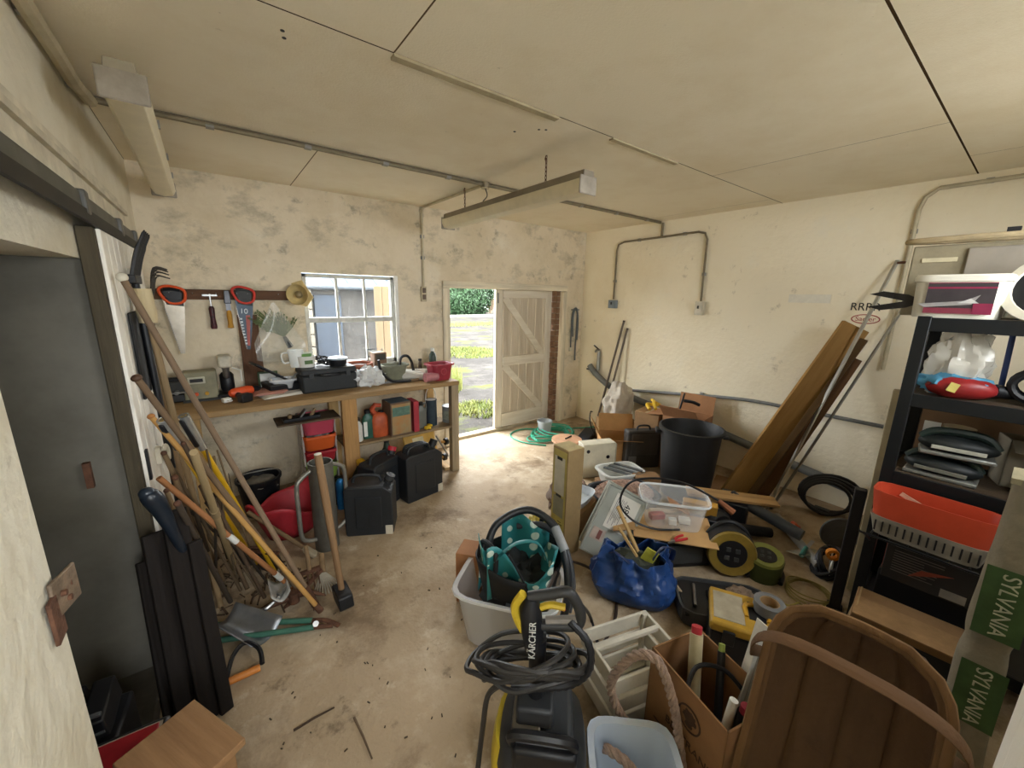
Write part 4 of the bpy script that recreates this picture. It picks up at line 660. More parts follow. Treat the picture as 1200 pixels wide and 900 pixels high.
# black grip and dark boards in front of the doorway
t = T('hedge_trimmer_grip', 'black rubber power tool grip resting on the dark boards', 'handle', G(190, 600, .80)); a = [G(172, 578, .98), G(185, 592, .92), G(200, 618, .82), G(214, 645, .70)]; o0 = t.location.copy(); part(t, 'grip', M().tube(catmull([p - o0 for p in a], 5), [.022, .028, .031, .032, .032, .031, .029, .027, .025, .023, .021, .020, .019, .018, .017, .016], 12), mat('#1b222b', .35, var=.3)); part(t, 'end_cap', M().blob(a[0] - o0, (.024, .022, .022), 0), mat('#222b35', .3)); part(t, 'stem', M().cyl(a[-1] - o0, G(222, 680, .45) - o0, .018), BLACK)
dkw = wood('#231d19', 'z', '#14100e')
for i, (bp, tp, wd, lb) in enumerate((((196, 868), (197, 660), .09, 'dark stained plank leaning by the doorway, closest to the doorway recess'), ((212, 862), (208, 640), .11, 'widest dark stained plank leaning by the doorway'), ((235, 850), (222, 622), .10, 'dark stained plank leaning by the doorway, tallest of the four'), ((252, 842), (232, 650), .06, 'narrow dark stained plank leaning by the doorway, on the tool side'))):
    b_ = G(bp[0] + 14, bp[1] - 8); tz = (.66, .78, .86, .72)[i]; t_ = V((b_.x - .02 + .0 * i, b_.y + .20 - .02 * i, tz)); one('dark_plank', M().box((0, 0, (t_ - b_).length / 2), (wd * .8, .022, (t_ - b_).length)), dkw, lb, 'plank', b_ + V((0, 0, .004)), 0, 'dark planks by the doorway', align(b_, t_, R(20)), bevel=.004)
# floor tools
t = T('shovel', 'steel shovel lying on the floor with its blade pointing to the camera', 'shovel', G(290, 745)); b_ = [(-.07, -.10), (.06, -.11), (.075, .06), (.02, .12), (-.06, .08)]; m = M().grid(lambda u, v: V(((u - .5) * (.19 - .05 * v), (v - .5) * .26 * 1.0, .012 + .05 * (abs(u - .5) * 2) ** 2 + .05 * v)), 8, 8); part(t, 'blade', m.xf(Matrix.Rotation(R(40), 4, 'Z')), mat('#8c8f93', .4, .8, .3), solid=.003); e = G(335, 690, .10) - t.location; part(t, 'shaft', M().tube(catmull([(.02, .10, .05), e * .5 + V((0, 0, .02)), e], 4), .011, 8), STEEL); part(t, 'crossgrip', M().cyl(e + V((-.04, -.03, 0)), e + V((.04, .03, 0)), .012), STEEL)
t = T('loppers', 'green handled loppers lying closed on the floor', 'loppers', G(320, 738), 0); A, B_ = G(396, 728, .02) - t.location, V((0, 0, 0))
for k, (p0, p1) in enumerate((((240, 733), (366, 727)), ((245, 752), (368, 735)))): part(t, 'handle', M().tube([G(*p0, .03) - t.location, G(*p1, .03) - t.location], .014, 10), mat('#3f6d5c', .5, var=.3))
part(t, 'jaw', M().tube(catmull([G(366, 727, .03) - t.location, G(382, 727, .03) - t.location, G(397, 733, .02) - t.location], 4), .014, 8, flat=.6), RUST); part(t, 'jaw', M().tube([G(366, 735, .03) - t.location, G(390, 733, .025) - t.location], .011, 8), RUST); part(t, 'pivot', M().cyl(G(370, 731, .01) - t.location, G(370, 731, .05) - t.location, .014), STEEL)
t = T('white_scoop', 'shiny white trowel lying among the tool heads on the floor', 'trowel', G(328, 697, .06)); part(t, 'scoop', M().grid(lambda u, v: V(((u - .5) * .09, (v - .5) * .18, .02 + .05 * (abs(u - .5) * 2) ** 2)), 8, 6), mat('#d9dad6', .25, .5), solid=.003); part(t, 'tang', M().tube([(0, .09, .03), (.02, .16, .05)], .008, 8), STEEL)
t = T('fan_brush', 'fan shaped wire rake head lying beside the sledgehammer', 'rake', G(384, 692)); 
for i in range(11): a = (i - 5) * .14; part(t, 'wire', M().tube([(0, .12, .06), (math.sin(a) * .12, .12 - math.cos(a) * .16, .01)], .004, 5), mat('#b9b4a6', .4, .4))
part(t, 'socket', M().cyl((0, .10, .055), (.02, .22, .10), .016), OLDW)
t = T('fork_head', 'short rusty hand fork lying upright among the tools on the floor', 'fork', G(365, 690)); part(t, 'stem', M().cyl((0, 0, .12), (0, .05, .26), .012), OLDW)
for i in range(4): part(t, 'tine', M().cyl((-.04 + i * .027, 0, .12), (-.045 + i * .03, -.04, .0), .005, .003, 6), RUST)
part(t, 'crossbar', M().box((0, 0, .12), (.11, .02, .02)), RUST)
t = T('bow_saw', 'black bow saw with orange grip lying on the floor by the dark planks', 'saw', G(282, 792)); part(t, 'frame', M().tube(catmull([(-.05, -.02, .03), (-.02, .08, .05), (.03, .12, .06), (.08, .06, .05), (.085, -.02, .03)], 5), .010, 8), BLACK); part(t, 'grip', M().cyl((-.045, -.03, .025), (.075, -.03, .025), .016), mat('#c47a34', .5)); part(t, 'blade', M().box((-.16, .02, .02), (.20, .003, .03), R(20)), STEEL)
t = T('mattock_head', 'heavy rusty mattock head lying on the floor behind the shovel', 'mattock', G(345, 705, .03)); part(t, 'pick', M().tube(catmull([(-.16, .04, .0), (-.06, .01, .03), (.06, .0, .03), (.15, -.05, .0)], 5), [.006, .01, .014, .017, .019, .02, .021, .021, .021, .02, .019, .016, .012, .009, .007, .004], 8), RUST); part(t, 'eye', M().cyl((0, 0, .0), (0, 0, .06), .028), RUST)
m = M(); rn = random.Random(12)
for i in range(60):
    p = G(rn.uniform(235, 345), rn.uniform(655, 725)); a = rn.uniform(0, PI); l_ = rn.uniform(.03, .12); m.tube([p + V((0, 0, .006)), p + V((math.cos(a) * l_, math.sin(a) * l_, .012))], rn.uniform(.003, .007), 5)
o = obj('twig_debris', m, mat('#5b4836', .9, var=.5)); o['kind'] = 'stuff'; tag(o, 'dry twigs and dirt scattered under the leaning tools', 'debris')
for i, (a, b, lb) in enumerate((((344, 856), (392, 829), 'thin dark stick lying alone on the bare concrete floor'), ((415, 841), (436, 889), 'slim brown twig lying on the bare concrete floor'))):
    A, B_ = G(*a, .006), G(*b, .006); one('twig', M().tube([V((0, 0, 0)), (B_ - A) * .5 + V((.002, .003, .001)), B_ - A], [.005, .0045, .003], 6), mat('#4a3a2c' if i == 0 else '#6b5844', .9), lb, 'twig', A)
rn = random.Random(21)
m = M()
for i in range(40):
    p = G(rn.uniform(300, 560), rn.uniform(640, 890)); m.box(p + V((0, 0, .003)), (rn.uniform(.004, .014), rn.uniform(.003, .006), .004), rn.uniform(0, 3))
o = obj('floor_crumbs', m, mat('#4d4132', .9, var=.4)); o['kind'] = 'stuff'; tag(o, 'small dark crumbs and leaf bits on the bare concrete floor', 'debris')
# bottom left corner: crate, red lidded box, wooden block
t = T('black_crate', 'black slotted plastic crate standing in the left doorway', 'crate', (-.50, 1.62, .062), R(-6)); part(t, 'shell', M().box((0, 0, .12), (.22, .20, .24)), BLACK, bevel=.01)
for i in range(3): 
    q = part(t, 'ribbed_block', M().box((-.08 + i * .07, .0, .29), (.055, .15, .10), Matrix.Rotation(R(14), 3, 'X')), BLACK, bevel=.006)
    for k in range(4): part(q, 'rib', M().box((-.08 + i * .07, -.082 + .012, .27 + k * .022), (.045, .012, .008), Matrix.Rotation(R(14), 3, 'X')), mat('#55585c', .4))
t = T('red_lid_box', 'black tool box with a red lid panel beside the wooden block', 'tool box', (-.40, 1.40, .062), R(-4)); part(t, 'box_body', M().box((0, 0, .13), (.26, .16, .26)), BLACK, bevel=.02); part(t, 'lid_rim', M().box((0, 0, .27), (.27, .17, .03)), mat('#2a2b2c', .5), bevel=.012); part(t, 'lid_panel', M().box((0, -.005, .288), (.22, .13, .008)), mat('#a3202c', .4), bevel=.003); part(t, 'lid_edge', M().box((0, -.005, .285), (.235, .142, .006)), mat('#b9b2a6', .6))
a = [G(207, 823, .40), G(175, 905, .40), G(300, 905, .40)]
t = T('oak_block', 'solid oak timber box end standing at the foot of the left doorway', 'wood block', (-.225, 1.235, 0), R(28)); part(t, 'block', M().box((0, 0, .20), (.17, .24, .40)), wood('#8a6a48', 'y', '#6b4e33'), bevel=.004); part(t, 'top_board', M().box((.01, 0, .412), (.20, .26, .024)), wood('#957350', 'y', '#76573a'), bevel=.003); part(t, 'end_strip', M().box((-.10, 0, .30), (.016, .24, .20)), wood('#a3825a', 'z'), bevel=.002)

# ================================================================== HEAP BETWEEN DOOR AND RACK
def face(base): return math.atan2(base[1], base[0]) - PI / 2          # rz so that local -y looks back at the viewpoint
def VU(base, px, py):
    """pixel -> (sideways, height) on the upright plane through a floor point"""
    b = V((base[0], base[1], 0)); d = ray(px, py); n = b.normalized(); k = b.length / (d.x * n.x + d.y * n.y); P_ = CAM + d * k
    r_ = V((n.y, -n.x, 0)); return (P_ - b).dot(r_), P_.z
# by the door
p = G(640, 512); hs = T('garden_hose', 'tangled green garden hose lying on the floor inside the door', 'hose', p); rn = random.Random(8); m = M()
for i in range(7):
    pts = [((.30 - .02 * i) * math.cos(a) * (1 + .12 * rn.uniform(-1, 1)) + rn.uniform(-.03, .03) + .03 * i, (.16 + .015 * i) * math.sin(a) + rn.uniform(-.03, .03), .012 + .008 * i + rn.uniform(0, .012)) for a in [k * 2 * PI / 9 + i for k in range(9)]]; m.tube(catmull(pts, 4, True), .009, 6, True)
part(hs, 'coil', m, mat('#3a9a7c', .4, var=.25)); m = M().tube(catmull([G(640, 522, .01) - p, G(612, 518, .01) - p, G(598, 510, .01) - p, G(612, 503, .01) - p, G(650, 503, .012) - p, G(700, 500, .02) - p], 6), .009, 6); part(hs, 'loose_end', m, mat('#3a9a7c', .4, var=.25)); part(hs, 'connector', M().cyl(G(700, 500, .02) - p, G(706, 499, .02) - p, .014), YEL)
p = G(638, 507); t = T('grey_pot', 'small grey plastic pot standing on the green hose by the door', 'pot', p + V((0, 0, .0))); part(t, 'pot_wall', M().lathe([(.075, 0), (.09, .14), (.098, .14), (.098, .165), (.088, .165), (.07, .01), (0, .01)], 22), mat('#a9b0b4', .5, var=.2))
p = G(690, 512); t = T('strimmer_head', 'black plastic strimmer guard lying on the floor by the leaning rods', 'strimmer', p, .3); part(t, 'guard', M().prism([(-.20, 0), (.16, 0), (.20, .05), (.05, .10), (-.16, .04)], .16), BLACK, bevel=.012); part(t, 'cable', M().tube(catmull([(-.05, -.1, .05), (-.10, -.05, .22), (.0, .0, .32), (.10, .02, .30)], 6), .007, 6), BLACK)
for i, (a, b, lb) in enumerate((((697, 502), (731, 377), 'thin brown steel rod leaning in the corner, taller of the two'), ((703, 505), (735, 386), 'thin brown steel rod leaning in the corner, shorter of the two'))):
    A = G(*a, .01); B_ = RX(*b, W - .03); t = T('steel_rod', lb, 'rod', A, group='rods leaning in the corner', quat=align(A, B_)); ln = (B_ - A).length; part(t, 'rod', M().cyl((0, 0, 0), (0, 0, ln), .013), mat('#6d6358', .5, .6, .3)); part(t, 'end_plug', M().cyl((0, 0, ln), (0, 0, ln + .015), .014), BLACK)
t = T('hanging_cable', 'looped grey cable hanging on the back wall beside the door frame', 'cable', (3.93, D - .02, 1.52)); part(t, 'loop', M().tube(catmull([(-.03, 0, -.35), (-.04, 0, -.1), (-.02, 0, .0), (.02, 0, .0), (.04, 0, -.1), (.03, 0, -.5), (.035, 0, -.68)], 5), .011, 6).tube(catmull([(-.06, 0, -.5), (-.06, 0, -.1), (-.03, 0, .015), (.03, 0, .015), (.06, 0, -.15), (.055, 0, -.4)], 5), .010, 6), mat('#6d7478', .5)); part(t, 'hook', M().box((0, .005, .01), (.14, .012, .02)), STEEL); part(t, 'plug', M().box((-.06, 0, -.52), (.04, .03, .05)), CREAM, bevel=.006)
p = G(665, 527); t = T('round_plywood_lid', 'pale round wooden lid lying on a pail behind the tall carton', 'lid', p + V((0, .02, 0))); part(t, 'pail_body', M().lathe([(.13, 0), (.15, .10), (0, .10)], 20), mat('#8a7a64', .7)); part(t, 'disc', M().lathe([(.17, .10), (.17, .125), (0, .125)], 28), mat('#c79a78', .7, var=.25)); part(t, 'stick', M().cyl((-.02, 0, .13), (.10, .03, .13), .008), BLACK)
# cream enamel cabinet and tray
p = G(700, 558); t = T('cream_meter_box', 'cream painted metal meter box standing in the heap behind the tall carton', 'metal box', p, R(-36) + .25); part(t, 'case', M().box((0, .05, .17), (.34, .13, .34)), mat('#d9d3bd', .5, var=.2), bevel=.008)
for x, z in ((-.12, .27), (.09, .20)): part(t, 'knock_out', M().cyl((x, -.018, z), (x, -.010, z), .018, n=12), BLACK)
part(t, 'side_flange', M().box((.18, .05, .17), (.02, .10, .30)), mat('#b9b29c', .6), bevel=.003)
p = G(727, 580); t = tub('white_parts_tray', 'white plastic tray with grey metal bars on the heap beside the meter box', (p.x + .03, p.y + .05, .10), (.36, .26, .12), R(-20), clear('#e4e6e2', .25, .3), 'tray', .85)
for k in range(3): part(t, 'metal_bar', M().box((-.02 + k * .05, 0, .10 + .015 * k), (.03, .26, .012), R(35)), mat('#7d8286', .4, .6))
one('support_carton', M().box((0, 0, .05), (.34, .26, .10)), CARDD, 'flattened brown carton under the white parts tray', 'box', (p.x + .03, p.y + .05, 0), R(-20), bevel=.004)
# cartons and sack
p = G(722, 548); t = carton('open_carton', 'open cardboard carton with a printed flap standing up beside the black bin', (p.x + .20, p.y + .16, 0), (.38, .34, .26), R(-42), '#b58a58', 1, flaps=(1, 1, 1, 1), ang=(-60, 20, -20, -70), fl=.55)
part(t, 'printing', M().box((-.192, 0, .13), (.002, .22, .10)), mat('#8a5f38', .8, var=.5, scale=30))
text(t, 'FRAGILE', .05, (-.194, .0, .17), (R(90), 0, R(-90)), mat('#6b4528', .8)) if 0 else None
p = G(757, 552); t = T('dark_suitcase', 'dark grey hard case standing open against the black bin', 'case', (p.x + .02, p.y + .06, 0), R(-30)); part(t, 'shell', M().box((0, .06, .20), (.36, .12, .40)), mat('#3d3b38', .6), bevel=.02); part(t, 'front_panel', M().box((0, -.005, .26), (.28, .012, .22)), mat('#4c4945', .6), bevel=.006); part(t, 'label', M().box((-.12, -.013, .10), (.08, .004, .08)), mat('#6a6762', .6)); part(t, 'handle', M().tube(catmull([(-.07, .05, .40), (-.05, .05, .44), (.05, .05, .44), (.07, .05, .40)], 4), .01, 8), BLACK)
p = G(735, 530); one('cement_sack', M().blob((0, 0, .17), (.24, .17, .27), .35, 2.2, 3, 32, 20, -.17), mat('#b3aa9c', .7, var=.3, scale=5, bump=.4), 'crumpled grey paper sack standing between the cartons by the right wall', 'sack', (p.x + .17, p.y + .30, .28), .4, sub=1)
carton('sack_base_carton', 'plain brown carton holding up the grey sack', (p.x + .17, p.y + .30, 0), (.40, .32, .28), R(-25), '#9c7a52')
q = G(800, 560); t = carton('back_carton', 'brown open carton standing behind the black bin against the right wall', (3.72, 1.97, 0), (.36, .36, .56), R(8), '#a87a55', 1, flaps=(1, 1, 0, 1), ang=(-45, -80, 0, 10), fl=.5); 
one('yellow_straps', M().tube(catmull([(-.12, 0, .02), (-.05, .05, .05), (.02, -.03, .04), (.08, .04, .07), (.12, 0, .02)], 5), .018, 8).tube(catmull([(-.08, -.05, .02), (.0, .0, .07), (.07, -.05, .03)], 5), .016, 8), YEL, 'yellow webbing strap bundled on top of the carton beside the bin', 'strap', (3.66, 2.33, .55), .3)
carton('strap_carton', 'tall narrow carton under the yellow strap between sack and bin', (3.66, 2.33, 0), (.30, .26, .53), R(10), '#8d6d4a')
t = T('black_rod', 'thin black rod with curved grip poking out above the cartons', 'rod', (3.60, 2.12, .0)); part(t, 'rod', M().cyl((0, 0, 0), (.10, -.10, .78), .009), BLACK); part(t, 'grip', M().tube(catmull([(.10, -.10, .70), (.16, -.16, .69), (.22, -.2, .66)], 4), .016, 8), BLACK)
# bin
t = T('black_bin', 'large black plastic dustbin standing open against the right wall', 'bin', (3.22, 1.66, 0)); part(t, 'body', M().lathe([(.20, 0), (.205, .012), (.245, .58), (.265, .585), (.268, .615), (.25, .62), (.24, .60), (.198, .02), (0, .02)], 40), mat('#1f2022', .55, var=.3))
for a in (-.9, 2.2): part(t, 'handle', M().box((.268 * math.cos(a), .268 * math.sin(a), .56), (.05, .12, .03), a), mat('#1f2022', .55), bevel=.01)
p = G(770, 575); one('brown_bag', M().box((0, 0, .11), (.20, .12, .22), taper=1.08), CARDD, 'folded brown paper bag standing in front of the black bin', 'bag', (2.83, 1.80, 0), R(-35), bevel=.01)
p = G(752, 603); t = T('gravel_tub', 'dark grey rubber tub heaped with pinkish gravel', 'tub', (2.44, 1.74, 0), R(-25)); part(t, 'tub_wall', M().lathe([(.86, 0), (1, .20), (1.03, .21), (.95, .21), (.82, .01), (0, .01)], 40, sx=.26, sy=.19, power=4), mat('#3c4043', .7)); gv = M(); rn = random.Random(4); m = M().blob((0, 0, .17), (.245, .175, .10), .15, 4, 1, 24, 12); part(t, 'heap', m, mat('#a58878', .9, var=.4, scale=30, bump=.6))
for i in range(700):
    a = rn.uniform(0, 2 * PI); k = math.sqrt(rn.random()) * .95; x, y = .245 * k * math.cos(a), .175 * k * math.sin(a); z = .17 + .10 * math.sqrt(max(0, 1 - k * k)) + rn.uniform(0, .006); s_ = rn.uniform(.006, .012); gv.box((x, y, z), (s_, s_, s_ * .7), rn.uniform(0, 3))
part(t, 'pebbles', gv, mat('#b99a88', .9, var=.5, scale=40))['kind'] = 'stuff'
p = G(686, 580); t = T('gravel_bag', 'torn bag of pink gravel slumped beside the tall carton', 'bag', (2.24, 2.14, 0), .3); part(t, 'sack_skin', M().blob((0, 0, .07), (.22, .16, .13), .25, 3, 7, 28, 14, -.07), mat('#7d6a5c', .8, var=.3)); gv = M(); rn = random.Random(9)
for i in range(350):
    a = rn.uniform(0, 2 * PI); k = math.sqrt(rn.random()) * .8; x, y = .2 * k * math.cos(a), .15 * k * math.sin(a); gv.box((x, y, .07 + .13 * math.sqrt(1 - k * k) + .008), (.012, .010, .008), rn.uniform(0, 3))
part(t, 'pebbles', gv, mat('#b99a88', .9, var=.5, scale=40))['kind'] = 'stuff'
# tall carton
p = G(657, 648); t = T('tall_carton', 'tall narrow yellow printed cardboard carton standing upright on the floor', 'box', (1.76, 1.70, 0), R(-4)); part(t, 'carton_body', M().box((0, 0, .375), (.135, .15, .75)), mat('#8e7752', .8, var=.2), bevel=.004)
part(t, 'printed_face', M().box((-.0685, 0, .375), (.002, .13, .72)), mat('#b0a058', .7, var=.2)); part(t, 'white_panel', M().box((-.070, 0, .56), (.002, .10, .26)), mat('#bfb9a4', .7, var=.25)); part(t, 'grey_panel', M().box((-.070, 0, .34), (.002, .10, .14)), mat('#8d8a74', .7, var=.3)); part(t, 'picture', M().box((-.0715, 0, .68), (.002, .05, .02)), BLACK); part(t, 'picture', M().box((-.0715, 0, .42), (.002, .05, .015)), BLACK)
text(t, 'PROFESSIONAL', .05, (-.070, 0, .16), (R(90), R(90), R(-90)), mat('#5f5330', .8)) if 0 else None
m = M()
for k in range(12): m.box((-.071, -.03 + .012 * (k % 2), .06 + k * .016), (.002, .035 if k % 3 else .02, .007))
part(t, 'printed_lettering', m, mat('#6d5d2c', .8)); part(t, 'top_flap', M().box((0, 0, .752), (.125, .14, .004)), mat('#b5a477', .8, var=.3))
# yellow plastic bag and dark clutter behind the washer
one('yellow_plastic_bag', M().blob((0, 0, .12), (.10, .08, .15), .22, 2.6, 6, 40, 26, -.12), mat('#c9b02c', .4, h2='#9a8f4a', scale=7, bump=.2), 'yellow and white plastic bag slumped against the tall carton', 'bag', (1.60, 1.80, 0), .2)
# stacked storage-box lids
A = G(690, 662, .0); t = T('box_lid', 'grey translucent storage box lid with a white capacity label leaning on the heap', 'lid', V((1.86, 1.48, .01)), 0, quat=Quaternion((0, 0, 1), R(-48)) @ Quaternion((0, 1, 0), R(24)) @ Quaternion((1, 0, 0), R(-22)))
lm = clear('#b7bcb4', .30, .3); part(t, 'sheet', M().box((0, 0, .24), (.28, .012, .48)), lm, bevel=.006); part(t, 'rim', M().tube([(-.135, -.006, .005), (.135, -.006, .005), (.135, -.006, .475), (-.135, -.006, .475)], .011, 6, True), mat('#a9aca2', .5))
lb_ = part(t, 'paper_label', M().box((.02, -.0085, .325), (.17, .003, .24)), mat('#dcdad2', .7, var=.1)); text(lb_, '48 L', .06, (.03, -.011, .35), (R(90), R(90), 0), BLACK); m = M()
for k in range(7): m.box((-.045 + k * .010, -.0105, .325 + (k % 3) * .01), (.003, .001, .19 - (k % 3) * .03))
part(lb_, 'small_print', m, mat('#77757a', .7)); part(lb_, 'black_dot', M().cyl((.07, -.0100, .25), (.07, -.0112, .25), .013, n=14), BLACK); part(t, 'warning_sticker', M().box((-.07, -.0085, .14), (.09, .003, .08)), mat('#b9a79c', .7)); part(t, 'sticker_bar', M().box((-.06, -.0105, .14), (.025, .002, .06)), mat('#7d4a44', .7))
t2 = T('box_lid', 'second translucent storage box lid leaning behind the labelled lid', 'lid', V((1.92, 1.53, .01)), 0, quat=Quaternion((0, 0, 1), R(-48)) @ Quaternion((0, 1, 0), R(26)) @ Quaternion((1, 0, 0), R(-22))); part(t2, 'sheet', M().box((0, 0, .23), (.30, .012, .46)), lm, bevel=.006); part(t2, 'rim', M().tube([(-.145, 0, .005), (.145, 0, .005), (.145, 0, .455), (-.145, 0, .455)], .012, 6, True), mat('#a9aca2', .5))
one('white_tray_small', M().lathe([(.8, 0), (1, .06), (.95, .06), (.77, .008), (0, .008)], 28, sx=.16, sy=.11, power=4), mat('#c7cfd6', .4), 'small pale blue plastic tray on the heap behind the box lids', 'tray', (2.03, 1.86, .20), .3)
one('tray_rest_carton', M().box((0, 0, .1), (.30, .24, .20)), CARDD, 'dark brown carton under the pale blue tray', 'box', (2.03, 1.86, 0), .3, bevel=.005)
# blue bag with sticks
p = V((1.80, 1.17, 0)); bmat = mat('#234682', .35, var=.4, scale=5, bump=.25, bscale=14)
def bagf(u, v):
    a = u * 2 * PI; q = (abs(math.cos(a)) ** 3 + abs(math.sin(a)) ** 3) ** (-1 / 3)
    w_ = 1.0 + .16 * math.sin(min(v * 1.6, 1) * PI) - .28 * v ** 2; p_ = V((math.cos(a) * .205 * q * w_, math.sin(a) * .14 * q * w_, .012 + .27 * v * (1 + .14 * math.sin(2 * a + .6))))
    d_ = noise.fractal(V((math.cos(a) * 3, math.sin(a) * 3, v * 2.5)), .8, 2.2, 3) * .022 + .022 * math.sin(8 * a + 5 * v) * v + .015 * abs(noise.noise(V((a * 5, v * 9, 2))))
    return p_ + V((math.cos(a), math.sin(a), .25)) * d_ * min(1, v * 3 + .15)
t = T('blue_bag', 'large blue woven plastic carrier bag full of oddments standing on the floor', 'bag', p, face(p)); part(t, 'bag_wall', M().grid(bagf, 90, 24), bmat, solid=.003); part(t, 'bag_base', M().lathe([(.19, .006), (.21, .014), (0, .014)], 24, sy=.68), bmat); part(t, 'filling', M().blob((0, 0, .16), (.15, .10, .10), .4, 4, 5), mat('#3d4136', .8, var=.6, scale=14)); part(t, 'carry_strap', M().tube(catmull([(.10, -.04, .27), (.14, -.05, .36), (.20, 0, .33), (.20, .04, .24)], 5), .014, 8, flat=.3), mat('#1a2c55', .5)); part(t, 'carry_strap', M().tube(catmull([(-.14, -.06, .26), (-.10, -.10, .30), (-.02, -.11, .26)], 5), .014, 8, flat=.3), mat('#1a2c55', .5)); part(t, 'packet', M().box((.08, -.02, .27), (.07, .01, .09), Matrix.Rotation(.4, 3, 'Y')), mat('#b5b84a', .5))
for i, (a, b, w_, lb) in enumerate((((796, 648), (755, 612), .03, 'flat pine batten sticking out of the blue bag, longer one'), ((790, 652), (762, 634), .018, 'flat pine batten sticking out of the blue bag, shorter one'))):
    a0, a1 = (V((1.83, 1.16, .24)), V((1.78, 1.30, .50))) if i == 0 else (V((1.78, 1.14, .26)), V((1.72, 1.24, .42)))
    one('pine_batten', M().box((0, 0, (a1 - a0).length / 2), (w_, .012, (a1 - a0).length)), PINE, lb, 'batten', a0, group='battens in the blue bag', quat=align(a0, a1), bevel=.002)
A, B_ = G(834, 740, .02), G(782, 675, .10); t = T('blue_tipped_stick', 'round wooden stick with a blue painted end lying on the floor by the blue bag', 'stick', A, quat=align(A, B_)); ln = (B_ - A).length; part(t, 'shaft', M().cyl((0, 0, ln * .36), (0, 0, ln), .013), wood('#b9a58a')); part(t, 'blue_end', M().cyl((0, 0, 0), (0, 0, ln * .38), .016), mat('#2b4f86', .45)); part(t, 'tip', M().cyl((0, 0, -.03), (0, 0, 0), .008, .014), BLACK)
# black box, cardboard sheet, clear box
t = T('black_tool_box', 'black plastic tool box supporting the cardboard and clear box', 'tool box', (2.31, 1.24, 0), R(-30)); part(t, 'box_body', M().box((0, 0, .105), (.42, .30, .21)), BLACK, bevel=.015); part(t, 'grille', M().box((-.02, -.153, .10), (.32, .008, .13)), DKGREY, bevel=.004); part(t, 'latch', M().box((.16, -.156, .15), (.03, .012, .06)), DKGREY, bevel=.003)
one('cardboard_sheet', M().box((0, 0, 0), (.50, .36, .006)).box((-.31, .02, .012), (.14, .34, .006), Matrix.Rotation(R(-14), 3, 'Y')), mat('#c09a68', .85, var=.15), 'flat sheet of cardboard lying on the black box under the clear box', 'cardboard', (2.29, 1.23, .2145), R(-52))
t = tub('clear_storage_box', 'clear plastic storage box with small parts inside standing on the cardboard', (2.34, 1.27, .219), (.40, .27, .20), R(-50), clear('#eef2f4', .80, .08), 'storage box', .88, handles=True, rimm=clear('#eef2f4', .35, .1))
part(t, 'contents_red', M().box((-.10, -.04, .05), (.10, .05, .04), .4), mat('#b5443c', .5), bevel=.006); part(t, 'contents_white', M().box((.08, -.02, .03), (.07, .05, .035)), WHITEP, bevel=.004); part(t, 'contents_pipe', M().cyl((-.14, .03, .04), (.10, .06, .05), .02), mat('#c9b59a', .6)); part(t, 'contents_socket', M().box((.0, -.05, .03), (.05, .04, .04)), WHITEP, bevel=.004); part(t, 'contents_card', M().box((.05, .05, .09), (.16, .10, .004), Matrix.Rotation(.5, 3, 'Y')), mat('#a97b58', .7))
t = T('red_pliers', 'red handled pliers lying on the cardboard in front of the clear box', 'pliers', (2.13, 1.12, .219)); part(t, 'grip', M().tube(catmull([(0, 0, .016), (.04, -.02, .016), (.09, -.035, .016)], 4), .008, 8), RED); part(t, 'grip', M().tube(catmull([(0, 0, .016), (.05, .01, .016), (.10, .0, .016)], 4), .008, 8), RED); part(t, 'jaws', M().tube([(0, 0, .016), (-.05, .01, .014)], [.011, .004], 8), STEEL)
pt = [VU((1.95, 1.38), x, y) for x, y in ((826, 580), (790, 563), (755, 558), (725, 565), (714, 590), (728, 612), (755, 625), (785, 628))]; t = T('black_cable_hoop', 'stiff black cable arching over the clear box and lids', 'cable', (1.95, 1.30, 0), face((1.95, 1.38))); part(t, 'cable', M().tube(catmull([(u, .0 + .02 * i, z) for i, (u, z) in enumerate(pt)], 6), .007, 6), BLACK); part(t, 'plug', M().tube([(pt[0][0], 0, pt[0][1]), (pt[0][0] + .08, -.02, pt[0][1] - .05)], [.014, .02], 8), mat('#7d4a2c', .5))
# cable reels and cases
def reel(name, label, loc, rz, r, col, wdt, tilt, body):
    t = T(name, label, 'cable reel', loc, rz, quat=Quaternion((0, 0, 1), rz) @ Quaternion((1, 0, 0), tilt)); y = 0
    part(t, 'drum', M().lathe([(r, -wdt / 2), (r, wdt / 2)], 28, (0, 0, r), axis='y'), mat(body, .6)); f_ = part(t, 'flange', M().lathe([(r * .60, -wdt / 2 - .012), (r * .93, -wdt / 2 - .018), (r * .98, -wdt / 2 - .006), (r * .98, -wdt / 2), (r * .6, -wdt / 2), (r * .60, -wdt / 2 - .012)], 28, (0, 0, r), axis='y'), mat(col, .45, var=.3)); part(t, 'socket_face', M().lathe([(r * .62, -wdt / 2 - .005), (r * .58, -wdt / 2 - .016), (0, -wdt / 2 - .016)], 24, (0, 0, r), axis='y'), BLACK)
    for k in range(4): part(f_, 'outlet', M().box((r * .26 * math.cos(k * PI / 2 + .7), -wdt / 2 - .018, r + r * .26 * math.sin(k * PI / 2 + .7)), (r * .2, .008, r * .2)), DKGREY, bevel=.004)
    part(t, 'carry_frame', M().tube(catmull([(-r * .8, wdt * .3, .015), (-r * 1.02, wdt * .3, r), (-r * .6, wdt * .3, r * 1.85), (0, wdt * .3, r * 2.14), (r * .6, wdt * .3, r * 1.85), (r * 1.02, wdt * .3, r), (r * .8, wdt * .3, .015)], 5), .014, 8), BLACK); return t
reel('extension_reel', 'black extension cable reel with yellow ring standing on the floor', (2.45, .92, .005), R(-52), .145, '#87712f', .12, R(-8), '#1c1c1d')
